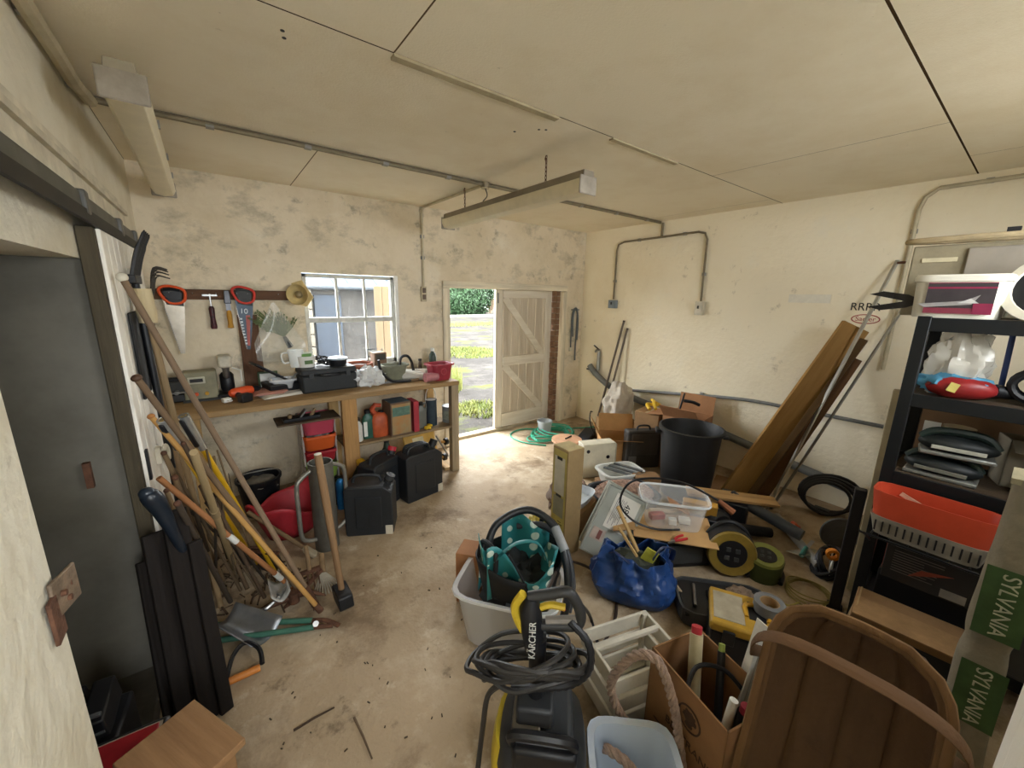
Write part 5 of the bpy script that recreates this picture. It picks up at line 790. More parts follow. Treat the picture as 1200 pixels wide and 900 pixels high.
reel('green_cable_reel', 'small olive green cassette cable reel tipped on its back on the floor', (2.50, .72, .062), R(-60), .105, '#7f8440', .13, R(-78), '#3c4720')
p = G(945, 697); t = T('yellow_cable_coil', 'loose coil of pale yellow cable lying on the floor beside the green reel', 'cable', p); m = M()
for i in range(4): m.tube([((.125 - .012 * i) * math.cos(a) + .006 * i, (.10 + .004 * i) * math.sin(a), .008 + .009 * i + .004 * math.sin(3 * a + i)) for a in [k * PI / 12 for k in range(24)]], .0038, 6, True)
part(t, 'coil', m, mat('#8f8348', .5, var=.2)); part(t, 'loose_end', M().tube(catmull([(-.12, 0, .01), (-.2, .03, .01), (-.25, .08, .05)], 5), .005, 6), mat('#b9a955', .5))
t = T('socket_set_case', 'open grey plastic socket set case with black tray lying on the floor', 'tool case', (2.06, .77, 0), R(-48)); part(t, 'lower_shell', M().lathe([(.94, 0), (1, .02), (1, .10), (.95, .10), (.93, .03), (0, .03)], 28, sx=.24, sy=.15, power=6), mat('#4b4d4f', .55)); part(t, 'tray_insert', M().box((0, 0, .075), (.44, .27, .02)), BLACK, bevel=.004)
for i in range(9): part(t, 'socket', M().lathe([(.013, -.03), (.013, .03)], 10, (-.06 + i * .02, .02, .095), axis='y'), mat('#3a3b3d', .35, .7))
part(t, 'ratchet', M().tube([(-.16, -.08, .095), (-.13, .09, .095)], .009, 8), STEEL); part(t, 'bit_row', M().box((.02, -.08, .09), (.20, .03, .02)), DKGREY); part(t, 'rag', M().blob((.10, .06, .10), (.07, .05, .03), .5, 5, 3), mat('#8f7a66', .9))
t = T('yellow_tool_box', 'black tool box with a yellow lid organiser standing on the floor', 'tool box', (1.89, .55, 0), R(-62)); part(t, 'box_body', M().box((0, 0, .10), (.38, .24, .20), taper=1.04), BLACK, bevel=.012); lid = part(t, 'lid', M().box((0, 0, .225), (.40, .26, .05)), mat('#b08a2c', .5, var=.35), bevel=.012)
for x in (-.12, .12): part(lid, 'lid_window', M().box((x, .0, .251), (.13, .19, .004)), mat('#a39a86', .35, var=.35), bevel=.002)
part(lid, 'handle', M().tube(catmull([(-.045, -.03, .25), (-.045, .04, .262), (.045, .04, .262), (.045, -.03, .25)], 3), .010, 8), mat('#b98a1c', .5)); part(lid, 'handle_well', M().box((0, .02, .2485), (.07, .12, .006)), BLACK)
for x in (-.12, .12): part(t, 'latch', M().box((x, -.135, .19), (.05, .012, .07)), BLACK, bevel=.004)
p = V((1.96, .53, .2545)); t = T('duct_tape', 'roll of grey duct tape lying on the yellow tool box lid', 'tape', p); part(t, 'roll', M().lathe([(.042, 0), (.065, 0), (.066, .05), (.042, .05), (.042, 0)], 24), mat('#6f7173', .5)); part(t, 'core', M().lathe([(.041, .002), (.0415, .048), (.038, .048), (.038, .002), (.041, .002)], 24), mat('#a98a62', .8))
# pipes and clutter on the floor towards the rack
def longpipe(name, label, a, b, r, ma, cat='pipe'):
    A, B_ = V(a), V(b); ln = (B_ - A).length; t = T(name, label, cat, A, quat=align(A, B_)); part(t, 'barrel', M().lathe([(r, 0), (r, ln), (r * .85, ln), (r * .85, .01), (0, .01)], 16), ma); part(t, 'collar', M().lathe([(r * 1.0, ln * .97), (r * 1.12, ln * .97), (r * 1.12, ln), (r, ln)], 16), ma); return t
A = G(836, 600, .20); longpipe('black_drain_pipe', 'black plastic drain pipe lying across the heap in front of the planks', G(940, 628, .14), (3.06, 1.20, .22), .04, mat('#37393b', .45))
longpipe('grey_waste_pipe', 'grey plastic waste pipe lying on the floor below the leaning planks', (3.40, .98, .03), (2.90, .56, .06), .028, mat('#8b8a84', .5))
p = V((2.62, 1.10, 0)); t = T('leaf_blower', 'black garden blower lying in the dark behind the cable reel', 'blower', (2.72, 1.16, 0), R(-20)); part(t, 'fan_housing', M().lathe([(.10, -.07), (.12, -.04), (.12, .04), (.10, .07)], 20, (0, 0, .12), axis='y'), BLACK); part(t, 'nozzle', M().tube([(.08, 0, .08), (.25, -.05, .06), (.42, -.12, .05)], [.05, .04, .035], 12), BLACK); part(t, 'handle', M().tube(catmull([(-.10, 0, .16), (-.05, 0, .26), (.08, 0, .25), (.12, 0, .16)], 5), .016, 8), BLACK)
t = T('painted_offcut', 'orange yellow painted wooden offcut resting beside the clear box', 'offcut', (2.62, 1.22, .20), R(-60)); part(t, 'block', M().box((0, 0, .05), (.22, .05, .10), Matrix.Rotation(.25, 3, 'X')), mat('#b98a34', .6, var=.3), bevel=.004); part(t, 'cut_face', M().box((-.112, 0, .05), (.004, .045, .09)), PINE)
one('offcut_rest', M().box((0, 0, .1), (.26, .18, .2)), BLACK, 'black plastic box under the yellow offcut', 'box', (2.64, 1.25, 0), R(-60), bevel=.01)
# planks leaning on the right wall
def plank(label, a, b, wd, th, roll, ma, name='plank', grp='planks leaning on the right wall'):
    A, B_ = V(a), V(b); return one(name, M().box((0, 0, (B_ - A).length / 2), (wd, th, (B_ - A).length)), ma, label, 'plank', A, group=grp, quat=align(A, B_, roll), bevel=.003)
plank('broad pine plank leaning on the right wall, widest of the planks', (3.47, 1.36, .02), (W - .12, .86, 1.52), .20, .035, R(88), wood('#a8834f', 'z', '#8c6939'))
plank('dark edged plank leaning in front of the broad pine plank', (3.36, 1.22, .02), (W - .09, .80, 1.42), .05, .04, R(40), wood('#5f482a', 'z', '#45331c'))
plank('brown plywood strip leaning behind the aluminium track', (3.62, 1.22, .02), (W - .06, .86, 1.28), .16, .02, R(80), wood('#6b4c30', 'z', '#523822'))
A = G(898, 597); B_ = RX(1052, 305, W - .03); t = T('aluminium_track', 'thin aluminium curtain track leaning against the right wall', 'track', A, quat=align(A, B_)); ln = (B_ - A).length; part(t, 'channel', M().box((0, 0, ln / 2), (.022, .014, ln)), mat('#c2c2bc', .3, .7, .2)); part(t, 'groove', M().box((0, -.0075, ln / 2), (.006, .002, ln * .98)), DKGREY); part(t, 'end_hook', M().box((-.03, 0, ln - .02), (.07, .012, .014)), RUST)
A2 = A + V((.03, -.02, 0)); B2 = B_ + V((0, -.10, -.30)); t = T('aluminium_track', 'second shorter aluminium track leaning behind the first', 'track', A2, quat=align(A2, B2)); ln = (B2 - A2).length; part(t, 'channel', M().box((0, 0, ln / 2), (.018, .012, ln)), mat('#a9a9a2', .3, .7, .2)); part(t, 'groove', M().box((0, -.0065, ln / 2), (.005, .002, ln * .98)), DKGREY)
one('floor_board', M().box((0, 0, .0), (.62, .14, .022)), wood('#a88455', 'x'), 'short pine board lying behind the clear storage box', 'board', (3.0, 1.18, .24), R(-52), bevel=.003)
one('floor_board_rest', M().box((0, 0, .11), (.24, .20, .22)), BLACK, 'dark box holding up the short pine board', 'box', (3.05, 1.17, 0), .3, bevel=.01)
one('cardboard_flat', M().box((0, 0, .006), (.50, .34, .012)), CARDD, 'brown cardboard lying flat under the planks by the right wall', 'cardboard', (3.62, 1.42, 0), .3)
t = T('black_hose_coil', 'coil of thick black hose hanging against the right wall behind the rack', 'hose', G(962, 600)); m = M()
for i in range(4): m.tube([((.16 + .02 * i) * math.cos(a) + .02 * i, .04 * math.sin(a * 1) + .035 * i - .05, .15 + (.12 + .008 * i) * math.sin(a)) for a in [k * PI / 12 for k in range(24)]], .013, 8, True)
part(t, 'coil', m.xf(Matrix.Rotation(R(-55), 4, 'Z')), BLACK); part(t, 'tie', M().box((0, 0, .02), (.05, .10, .03)), DKGREY)
t = T('orange_clamp', 'orange quick clamp lying on the floor under the pipes', 'clamp', G(935, 630, .02), .4); part(t, 'jaw', M().tube(catmull([(-.06, 0, .03), (-.03, .04, .08), (.03, .04, .09), (.06, 0, .05)], 5), .014, 8), ORANGE); part(t, 'pad', M().blob((.06, 0, .04), (.02, .02, .025), 0), RED); part(t, 'bar', M().cyl((-.10, 0, .02), (.10, .02, .02), .008), STEEL)
t = T('blister_pack', 'clear blister pack with a teal handled knife lying on the floor', 'packet', G(945, 655), -.5); part(t, 'card', M().box((0, 0, .05), (.20, .14, .006), Matrix.Rotation(R(-22), 3, 'X')), clear('#c9c4b4', .45, .2)); part(t, 'knife_handle', M().tube([(-.10, -.05, .07), (-.02, .0, .09)], [.016, .012], 8), mat('#3d7a70', .5)); part(t, 'knife_blade', M().box((.04, .03, .09), (.12, .02, .003), R(30)), STEEL)
t = T('plastering_disc', 'grey round plastering disc standing on edge beside the rack post', 'disc', G(980, 645)); part(t, 'disc', M().lathe([(.115, -.006), (.12, 0), (.115, .006)], 26, (0, 0, .13), axis='y', ).xf(Matrix.Rotation(R(-55), 4, 'Z')), mat('#5b6064', .5)); part(t, 'stub', M().box((0, 0, .01), (.05, .03, .02)), DKGREY)
t = T('black_cable_bundle', 'bundle of black cable tied with white ties beside the rack post', 'cable', G(968, 672)); m = M()
for i in range(5): m.tube([((.075 + .006 * i) * math.cos(a), (.045 + .008 * i) * math.sin(a), .07 + .07 * math.sin(a + i * .6) + .004 * i) for a in [k * PI / 8 for k in range(16)]], .011, 7, True)
part(t, 'coil', m, BLACK); part(t, 'tie', M().tube([(.07 + .03 * math.cos(a), .0, .07 + .06 * math.sin(a)) for a in [k * PI / 6 for k in range(12)]], .004, 6, True), WHITEP); part(t, 'tie', M().tube([(-.07 + .025 * math.cos(a), -.03, .09 + .05 * math.sin(a)) for a in [k * PI / 6 for k in range(12)]], .004, 6, True), WHITEP)
one('orange_tape', M().lathe([(.02, 0), (.036, 0), (.036, .03), (.02, .03), (.02, 0)], 18, axis='y'), mat('#e08a2a', .4), 'small roll of bright orange tape hanging on the black cable bundle', 'tape', G(978, 650, .14) + V((-.02, .0, .0)), R(-60))

# ================================================================== RACK
RXF, RXB, RY0, RY1 = 2.56, 3.00, -.52, .345
rk = T('storage_rack', 'black steel storage rack with five shelves standing against the right side', 'rack', (RXF, RY1, 0)); bm_ = mat('#16191b', .45, .3, .25)
def rkp(name, x0, x1, y0, y1, z0, z1, ma=bm_, **k): return part(rk, name, M().box(((x0 + x1) / 2 - RXF, (y0 + y1) / 2 - RY1, (z0 + z1) / 2), (x1 - x0, y1 - y0, z1 - z0)), ma, bevel=.002, **k)
for x in (RXF, RXB - .035):
    for y in (RY0, RY1 - .045): rkp('upright', x, x + .035, y, y + .045, 0, 1.645)
for z in (1.64, 1.29, .90, .14):
    for x in (RXF + .002, RXB - .022): rkp('beam', x, x + .02, RY0 + .04, RY1 - .04, z - .06, z)
    for y in (RY0 + .002, RY1 - .022): rkp('side_beam', RXF + .03, RXB - .03, y, y + .02, z - .06, z)
    rkp('shelf_board', RXF + .022, RXB - .022, RY0 + .02, RY1 - .02, z - .018, z - .004, wood('#4d4032', 'y') if z > .2 else BLACK)
# wire shelf
for i in range(14): part(rk, 'wire', M().cyl((-.20, -.85 + i * .062, .640), (.42, -.85 + i * .062, .640), .004, n=6), mat('#26282a', .4, .6))
for x in (-.20, 0.1, .41): part(rk, 'wire_rail', M().cyl((x, -.86, .632), (x, .0, .632), .006, n=6), mat('#26282a', .4, .6))
for y in (-.86, -.02): part(rk, 'wire_bracket', M().cyl((-.20, y, .632), (.03, y, .50), .006, n=6), mat('#26282a', .4, .6))
# loose black upright in front of the rack
p = G(977, 713); one('loose_upright', M().box((0, 0, .37), (.05, .05, .74)).box((0, 0, .01), (.07, .07, .02)), BLACK, 'short black square post standing on the floor in front of the rack', 'post', p, .2, bevel=.004)
# pale board and boxes behind the rack
one('pale_post', M().box((0, 0, .62), (.07, .04, 1.24)), mat('#a89a7a', .7, var=.2), 'narrow pale timber post standing just behind the rack upright', 'post', (2.93, .40, 0), .1, bevel=.003)
one('tall_brown_carton', M().box((0, 0, .60), (.30, .62, 1.20)), mat('#86684a', .85, var=.2, scale=4), 'tall brown carton standing behind the rack', 'box', (3.26, .10, 0), .04, bevel=.005)
# top shelf: white seed tub, grey panel box, white bag
ZT = 1.64
t = T('white_label_tub', 'white lidded plastic tub with a pink and black product label on the top shelf', 'tub', (2.70, .245, ZT), 0)
part(t, 'tub_wall', M().lathe([(.93, 0), (.95, .01), (1, .16)], 40, sx=.13, sy=.142, power=5), mat('#d5d1c2', .45, var=.12)); part(t, 'lid', M().lathe([(1.0, .155), (1.05, .157), (1.05, .178), (1.0, .185), (.93, .18), (0, .178)], 40, sx=.13, sy=.142, power=5), mat('#dad6c8', .45, var=.1))
lb_ = part(t, 'label', M().box((-.131, -.01, .085), (.003, .20, .125), Matrix.Rotation(R(-3), 3, 'Y')), mat('#3a3436', .5, var=.3, scale=12)); part(lb_, 'label_band', M().box((-.1335, -.01, .138), (.003, .20, .026)), mat('#8a2446', .5)); part(lb_, 'label_band', M().box((-.1325, .015, .032), (.003, .15, .024)), mat('#7d3040', .5)); part(lb_, 'label_block', M().box((-.1335, -.083, .042), (.003, .055, .045)), mat('#8a2446', .5)); part(lb_, 'picture_tool', M().prism([(-.12, .06), (.02, .075), (.06, .10), (.04, .06), (-.10, .045)], .002, (-.134, -.01, .0), (0, -1, 0), (0, 0, 1)), mat('#9a9694', .4)); part(lb_, 'picture_tool', M().prism([(.0, .065), (.035, .085), (.06, .065)], .002, (-.135, -.01, .0), (0, -1, 0), (0, 0, 1)), mat('#c9c9c4', .4))
t = T('grey_metal_cabinet', 'old grey metal cabinet standing behind the white tub on the top rack shelf', 'cabinet', (2.93, .12, ZT)); part(t, 'case', M().box((0, 0, .17), (.10, .68, .34)), mat('#8d836b', .6, var=.3), bevel=.006); part(t, 'panel', M().box((-.058, -.03, .20), (.016, .36, .24)), mat('#8b8378', .45, var=.15), bevel=.004); part(t, 'name_plate', M().box((-.053, .24, .27), (.006, .12, .02)), mat('#c3b899', .6))
for y, z in ((.22, .02), (-.28, .06)): part(t, 'knob', M().box((-.06, y, z), (.03, .03, .03)), BLACK, bevel=.005)
t = T('wicker_hoop', 'pale wooden hoop lying on the grey cabinet on the top shelf', 'hoop', (2.91, .03, ZT + .345)); part(t, 'hoop', M().tube([(.07 * math.cos(a), .46 * math.sin(a), .02) for a in [k * PI / 16 for k in range(32)]], .014, 8, True), mat('#b8a684', .7)); part(t, 'buckle', M().box((-.06, .12, .035), (.03, .04, .03)), BLACK)
t = T('grey_flex', 'loop of grey flex lying between the white tub and the cabinet', 'cable', (2.80, -.15, ZT)); part(t, 'flex', M().tube(catmull([(.04, .22, .20), (.045, .10, .215), (.04, -.05, .20), (.045, .0, .225), (.05, -.20, .26), (.05, -.33, .33)], 6), .007, 6), mat('#5f5c4c', .5)); part(t, 'flex_tail', M().tube([(.04, .22, .20), (.06, .26, .01)], .006, 6), mat('#5f5c4c', .5))
t = T('white_basin', 'white basin with dark inside tipped on the end of the top shelf', 'basin', (2.62, -.03, ZT + .135), quat=Quaternion((0, 0, 1), R(-15)) @ Quaternion((0, 1, 0), R(-62))); part(t, 'bowl', M().lathe([(.07, -.12), (.14, 0), (.165, .0), (.165, .012), (.135, .012), (.065, -.10)], 30), mat('#cfc9b8', .4, var=.15)); part(t, 'inside', M().lathe([(.132, .006), (.06, -.09), (0, -.09)], 30), BLACK)
one('basin_rest', M().box((0, 0, .04), (.12, .12, .08)), BLACK, 'small black box propping up the white basin', 'box', (2.70, -.03, ZT), 0, bevel=.01)
t = T('garden_shears', 'dark open garden shears poking out past the rack above the planks', 'shears', (2.62, .30, ZT)); 
for s_ in (-1, 1): part(t, 'blade', M().prism([(0, 0), (.06, .03 * s_), (.15, .045 * s_), (.20, .03 * s_), (.12, .012 * s_), (.05, -.005 * s_)], .006, (.0, .04, .07), (0, 1, 0), (0, 0, 1)), mat('#2d2a27', .5, .6))
part(t, 'handles', M().tube([(.0, .05, .07), (.02, -.06, .045), (.02, -.10, .016)], .015, 8), BLACK)
# second shelf
ZS = 1.29
t = T('clear_bag_bundle', 'clear plastic bag of pale rags and blue cloth on the second rack shelf', 'bag', (2.72, .20, ZS - .004)); part(t, 'bag', M().blob((0, 0, .13), (.09, .105, .17), .32, 2.6, 11, 44, 28, -.128), clear('#d8d4c8', .40, .12, .8)); part(t, 'rags', M().blob((0, 0, .11), (.065, .08, .11), .25, 4, 2), mat('#b9b2a2', .8)); part(t, 'blue_cloth', M().blob((-.05, .0, .06), (.07, .12, .05), .4, 5, 8), mat('#4f93b4', .6, var=.4))
t = T('red_sander', 'red and black power sander with a small yellow label on the second rack shelf', 'power tool', (2.66, .17, ZS - .004), .2); part(t, 'body', M().blob((-.02, 0, .05), (.05, .11, .05), .08, 2, 3, 22, 12, -.05), mat('#8e2222', .4)); part(t, 'warning_label', M().box((-.074, .03, .055), (.006, .03, .04), Matrix.Rotation(.3, 3, 'X')), mat('#cfc06a', .5)); part(t, 'grip', M().tube([(0, -.10, .05), (.02, -.17, .04)], [.03, .022], 10), BLACK)
t = T('black_cable_reel', 'black cable rolled round a drum on the second rack shelf', 'cable reel', (2.72, -.07, ZS - .004)); 
for i in range(3): part(t, 'ring', M().tube([(-.04 + i * .035, .10 * math.cos(a), .085 + .068 * math.sin(a)) for a in [k * PI / 12 for k in range(24)]], .015, 8, True), BLACK)
part(t, 'hub', M().lathe([(.065, -.045), (.065, .04)], 22, (0, 0, .085), axis='x'), mat('#2f2720', .7))
t = T('brown_tool_case', 'dark brown tool case at the end of the second rack shelf', 'case', (2.70, -.24, ZS - .004)); part(t, 'shell', M().box((0, 0, .05), (.22, .20, .10)), mat('#33281f', .6), bevel=.01); part(t, 'clasp', M().box((-.114, .04, .05), (.008, .05, .025)), mat('#8d8574', .4, .5), bevel=.003)
t = T('drill_bits_pot', 'small dark pot of drill bits on the second rack shelf', 'pot', (2.64, -.12, ZS - .004)); part(t, 'pot_wall', M().lathe([(.035, 0), (.04, .08), (.036, .08), (.03, .006), (0, .006)], 16), DKGREY)
for k in range(4): part(t, 'bit', M().cyl((-.01 + .008 * k, .005 * k, .01), (-.015 + .012 * k, .008 * k, .12), .005), STEEL)
one('blue_rod', M().cyl((0, 0, 0), (-.02, .02, .52), .010), mat('#2b3f74', .5), 'thin blue rod standing behind the items on the second rack shelf', 'rod', (2.93, .06, ZS - .004))
# third shelf
Z3 = .90
def powertool(label, loc, rz, acc, name='cordless_sander'):
    t = T(name, label, 'power tool', loc, rz); part(t, 'base_plate', M().box((0, 0, .012), (.12, .24, .02)), mat('#8d8d86', .4, .4), bevel=.006); part(t, 'motor_housing', M().blob((0, 0, .055), (.06, .13, .045), .06, 2, 5, 22, 12, -.04), mat('#1e2324', .5)); part(t, 'accent_stripe', M().box((-.062, 0, .045), (.006, .17, .018)), mat(acc, .5), bevel=.002); part(t, 'grip', M().tube(catmull([(0, -.12, .06), (0, -.07, .11), (0, .07, .11), (0, .12, .07)], 5), .018, 8), mat('#20302c', .5)); return t
powertool('black and green power planer lying on the third rack shelf, upper one', (2.68, .13, Z3 + .110), .15, '#b7b7a9'); powertool('black belt sander lying under the planer on the third rack shelf', (2.68, .16, Z3 - .004), .0, '#77776c')
t = T('black_flat_case', 'long flat black case with a white sticker on the front of the third rack shelf', 'case', (2.50, .13, .905)); 
bpy.data.objects.remove(t)
t = T('steel_can', 'shiny steel paint can at the back of the third rack shelf', 'tin', (2.90, .15, Z3 - .004)); part(t, 'can', M().lathe([(.055, 0), (.055, .20), (.058, .20), (.058, .21), (0, .205)], 20), mat('#b1a68c', .3, .7, .2)); part(t, 'white_card', M().box((-.03, .09, .19), (.004, .06, .06)), WHITEP)
t = T('ear_defenders', 'grey padded ear defenders lying on the third rack shelf', 'ear defenders', (2.72, -.20, Z3 - .004)); part(t, 'cup', M().blob((-.02, 0, .07), (.07, .12, .07), .06, 3, 1, 22, 12, -.069), mat('#565a5c', .6)); part(t, 'headband', M().tube(catmull([(0, -.11, .06), (.03, -.06, .15), (.03, .05, .15), (0, .11, .06)], 5), .012, 8), BLACK)
t = carton('torn_white_carton', 'torn pale carton leaning at the back of the third rack shelf', (2.88, -.10, Z3 - .004), (.14, .22, .22), .3, '#8d8574', 1, flaps=(1, 0, 1, 0), fl=.5)
t = T('flat_black_case', 'flat black case with a white sticker lying along the front of the wire shelf', 'case', (2.64, .10, .645)); part(t, 'shell', M().box((0, 0, .09), (.18, .38, .18)), mat('#17191a', .5), bevel=.02); part(t, 'sticker', M().box((-.092, .0, .155), (.004, .12, .025)), mat('#bdbab0', .6)); part(t, 'lid_line', M().box((-.0915, 0, .10), (.004, .36, .006)), DKGREY)
# orange slotted tray on the front of the wire shelf
t = T('orange_tray', 'orange and grey slotted plastic parts tray overhanging the front of the rack', 'tray', (2.44, .135, .645), 0)
part(t, 'orange_bin', M().lathe([(.90, .06), (1, .21), (.96, .21), (.86, .075), (0, .075)], 36, sx=.085, sy=.20, power=5), mat('#b8442a', .4, var=.15)); part(t, 'grey_base', M().lathe([(.82, 0), (.93, .09), (.88, .09), (.80, .01), (0, .01)], 36, sx=.086, sy=.205, power=6), mat('#8e887c', .5))
for i in range(14): part(t, 'slot', M().box((-.0755, -.16 + i * .0246, .045), (.006, .006, .05), Matrix.Rotation(R(-6), 3, 'Y')), BLACK)
part(t, 'price_sticker', M().box((.070, .08, .16), (.004, .08, .02), Matrix.Rotation(.4, 3, 'X')), mat('#d9b49c', .5))
t = T('wire_basket', 'black wire basket standing on the wire shelf of the rack', 'basket', (2.52, -.22, .645)); m = M()
for k in range(6): m.cyl((-.12, -.14 + k * .056, .0), (-.13, -.15 + k * .06, .20), .004, n=6).cyl((.12, -.14 + k * .056, .0), (.13, -.15 + k * .06, .20), .004, n=6)
for z, e in ((.004, 0), (.07, .004), (.14, .007), (.20, .01)): m.tube([(-.12 - e, -.15 - e, z), (.12 + e, -.15 - e, z), (.12 + e, .15 + e, z), (-.12 - e, .15 + e, z)], .004, 6, True)
part(t, 'wires', m, mat('#2b2d2e', .4, .6)); part(t, 'tin_lining', M().box((.02, 0, .10), (.18, .24, .16)), BLACK, bevel=.01)
# low boxes
t = T('dark_printed_box', 'dark box with rows of fine print standing on its side below the orange tray', 'box', (2.62, .08, .38), .06); part(t, 'carton_body', M().box((0, 0, .105), (.20, .36, .21)), mat('#262422', .6, var=.25), bevel=.004); text(t, 'PORTABLE', .034, (-.1015, .03, .165), (R(90), 0, R(-90)), mat('#77726a', .6)) if 0 else None
m = M(); rn = random.Random(2)
for k in range(9): l_ = rn.uniform(.10, .17); m.box((-.101, .15 - l_ / 2, .155 - k * .013), (.002, l_, .003))
part(t, 'fine_print', m, mat('#6a655e', .6)); part(t, 'title_bar', M().box((-.101, .02, .18), (.002, .26, .008)), mat('#6f6a64', .6)); part(t, 'orange_end', M().box((0, .181, .105), (.16, .003, .15)), mat('#a84a36', .5)); part(t, 'red_flash', M().prism([(-.10, -.05), (.0, -.03), (-.14, -.10)], .002, (-.101, -.05, .15), (0, -1, 0), (0, 0, 1)), mat('#9a4632', .5)); part(t, 'pictogram', M().box((-.101, -.06, .03), (.002, .08, .04)), mat('#8d8880', .6))
one('under_box', M().box((0, 0, .12), (.22, .42, .24)), BLACK, 'plain black box on the bottom rack shelf under the printed box', 'box', (2.68, .06, .14), 0, bevel=.006)
t = T('brown_black_carton', 'low brown carton with black side and lifted lid on the floor before the rack', 'box', (2.36, .12, 0), R(6)); part(t, 'carton_body', M().box((0, 0, .15), (.24, .36, .30)), mat('#8c6c49', .85, var=.2), bevel=.004); part(t, 'black_side', M().box((-.1215, -.01, .15), (.003, .34, .22)), mat('#1f1d1b', .6)); part(t, 'lid_flap', M().box((-.06, .0, .305), (.18, .35, .006), Matrix.Rotation(R(4), 3, 'Y')), mat('#9c7a52', .85)); part(t, 'open_end', M().box((0, .185, .17), (.22, .006, .28), Matrix.Rotation(R(8), 3, 'X')), mat('#a98c62', .85))
m = M(); [m.box((-.1235, -.05 + .0 * k, .12 + k * .02), (.002, .13, .005)) for k in range(3)]; part(t, 'faint_print', m, mat('#4a4238', .6))
# fluorescent-tube sleeve
a, b = V((2.13, -.115, 0)), V((2.06, -.088, 1.16)); t = T('tube_carton', 'long grey paper carton of fluorescent tubes with green printed bands standing by the rack', 'carton', a, quat=align(a, b, 0))
def sleeve(u, v):
    z = 1.16 * v; k = 1 - .14 * math.exp(-((z - .52) / .05) ** 2) + .02 * noise.noise(V((u * 6, z * 9, 0))); w_ = u * 2 * PI
    c, s_ = math.cos(w_), math.sin(w_); q = (abs(c) ** 3.5 + abs(s_) ** 3.5) ** (-1 / 3.5)
    return V((c * q * .068 * k, s_ * q * .062 * k + .012 * math.sin(z * 4), z + .01 * noise.noise(V((c, s_, z * 5)))))
part(t, 'paper_sleeve', M().grid(sleeve, 32, 50), mat('#857c68', .8, var=.3, scale=7, bump=.3)); part(t, 'end_cap', M().box((0, 0, 1.155), (.12, .11, .02)), mat('#8d8468', .8))
sy = align(a, b).inverted()
# find which local side faces the camera
loc_dir = (t.rotation_quaternion.inverted() @ (CAM - V((2.1, -.1, .7)))); ang = math.atan2(loc_dir.y, loc_dir.x); side = round(ang / (PI / 2)) * PI / 2; rm_ = Matrix.Rotation(side, 4, 'Z')
for z0, z1, s_ in ((.58, .85, .056), (.20, .46, .056)):
    bnd = part(t, 'green_band', M().grid(lambda u, v: rm_ @ V((.0705 + .0, (-.055 + .11 * u), z0 + (z1 - z0) * v)), 8, 12), mat('#3f5a30', .7, var=.35, scale=12))
    tx = text(bnd, 'SYLVANIA', s_, (0, 0, 0), (0, 0, 0), mat('#b7b79c', .7), sx=.95); tx.matrix_local = rm_ @ Matrix.Translation((.0725, 0, (z0 + z1) / 2)) @ Matrix.Rotation(R(90), 4, 'Y')

# ================================================================== FOREGROUND
# clear tub with black trug and spotted bag
p = V((1.03, 1.34, 0)); tub('large_clear_tub', 'large clear plastic tub standing on the floor behind the pressure washer', (1.05, 1.37, 0), (.50, .36, .30), R(-52), clear('#e6e8ea', .5, .25), 'tub', .82, rimm=clear('#f0f2f4', .1, .3))
bp_ = V((1.10, 1.36, .012)); t = T('black_trug', 'black flexible rubber trug full of hoses standing inside the clear tub', 'trug', bp_, 0); part(t, 'tub_wall', M().grid(lambda u, v: V((math.cos(u * 2 * PI) * (.14 + .09 * v), math.sin(u * 2 * PI) * (.12 + .08 * v), .005 + .43 * v + .03 * v * math.cos(u * 4 * PI))), 36, 8), RUBBER, solid=.007); part(t, 'base', M().lathe([(.14, .004), (.14, .012), (0, .012)], 20, sy=.86), RUBBER); part(t, 'contents', M().blob((0, 0, .27), (.19, .17, .10), .5, 4, 3), mat('#2d2f30', .7, var=.5, scale=14))
for s_ in (-1, 1): part(t, 'handle', M().tube(catmull([(s_ * .20, -.07, .45), (s_ * .19, -.05, .54), (s_ * .19, .05, .54), (s_ * .20, .07, .45)], 5), .012, 8), RUBBER)
def spot(name='spotted_teal'):
    m_ = bpy.data.materials.new(name); m_.use_nodes = True; nt = m_.node_tree; b = nt.nodes['Principled BSDF']; b.inputs['Roughness'].default_value = .45; tc = nt.nodes.new('ShaderNodeTexCoord'); vo = nt.nodes.new('ShaderNodeTexVoronoi'); vo.inputs['Scale'].default_value = 15; vo.inputs['Randomness'].default_value = .15; cr = nt.nodes.new('ShaderNodeValToRGB'); cr.color_ramp.interpolation = 'CONSTANT'; cr.color_ramp.elements[0].color = C('#c3d2c6'); cr.color_ramp.elements[1].position = .33; cr.color_ramp.elements[1].color = C('#2c7d80')
    nt.links.new(tc.outputs['Object'], vo.inputs['Vector']); nt.links.new(vo.outputs['Distance'], cr.inputs[0]); nt.links.new(cr.outputs[0], b.inputs['Base Color']); return m_
SP = spot(); t = T('spotted_bag', 'teal polka dot shopping bag stuffed into the black trug', 'bag', bp_ + V((0, 0, .34)), face(bp_))
part(t, 'bag_front', M().grid(lambda u, v: V((-.15 + .30 * u, -.16 + .03 * math.sin(u * 6) - .03 * v, -.06 + v * (.22 + .08 * math.sin(u * 5.5 + 1.2)))), 14, 8), SP, solid=.003); part(t, 'bag_side', M().grid(lambda u, v: V((.11 + .05 * v + .02 * math.sin(u * 5), -.16 + .22 * u, -.04 + v * (.26 - .10 * u))), 10, 8), SP, solid=.003); part(t, 'bag_corner', M().grid(lambda u, v: V((-.20 + .06 * u, -.10 + .05 * math.sin(v * 3 + u * 4), -.06 + v * (.31 - .10 * u))), 8, 8), SP, solid=.003)
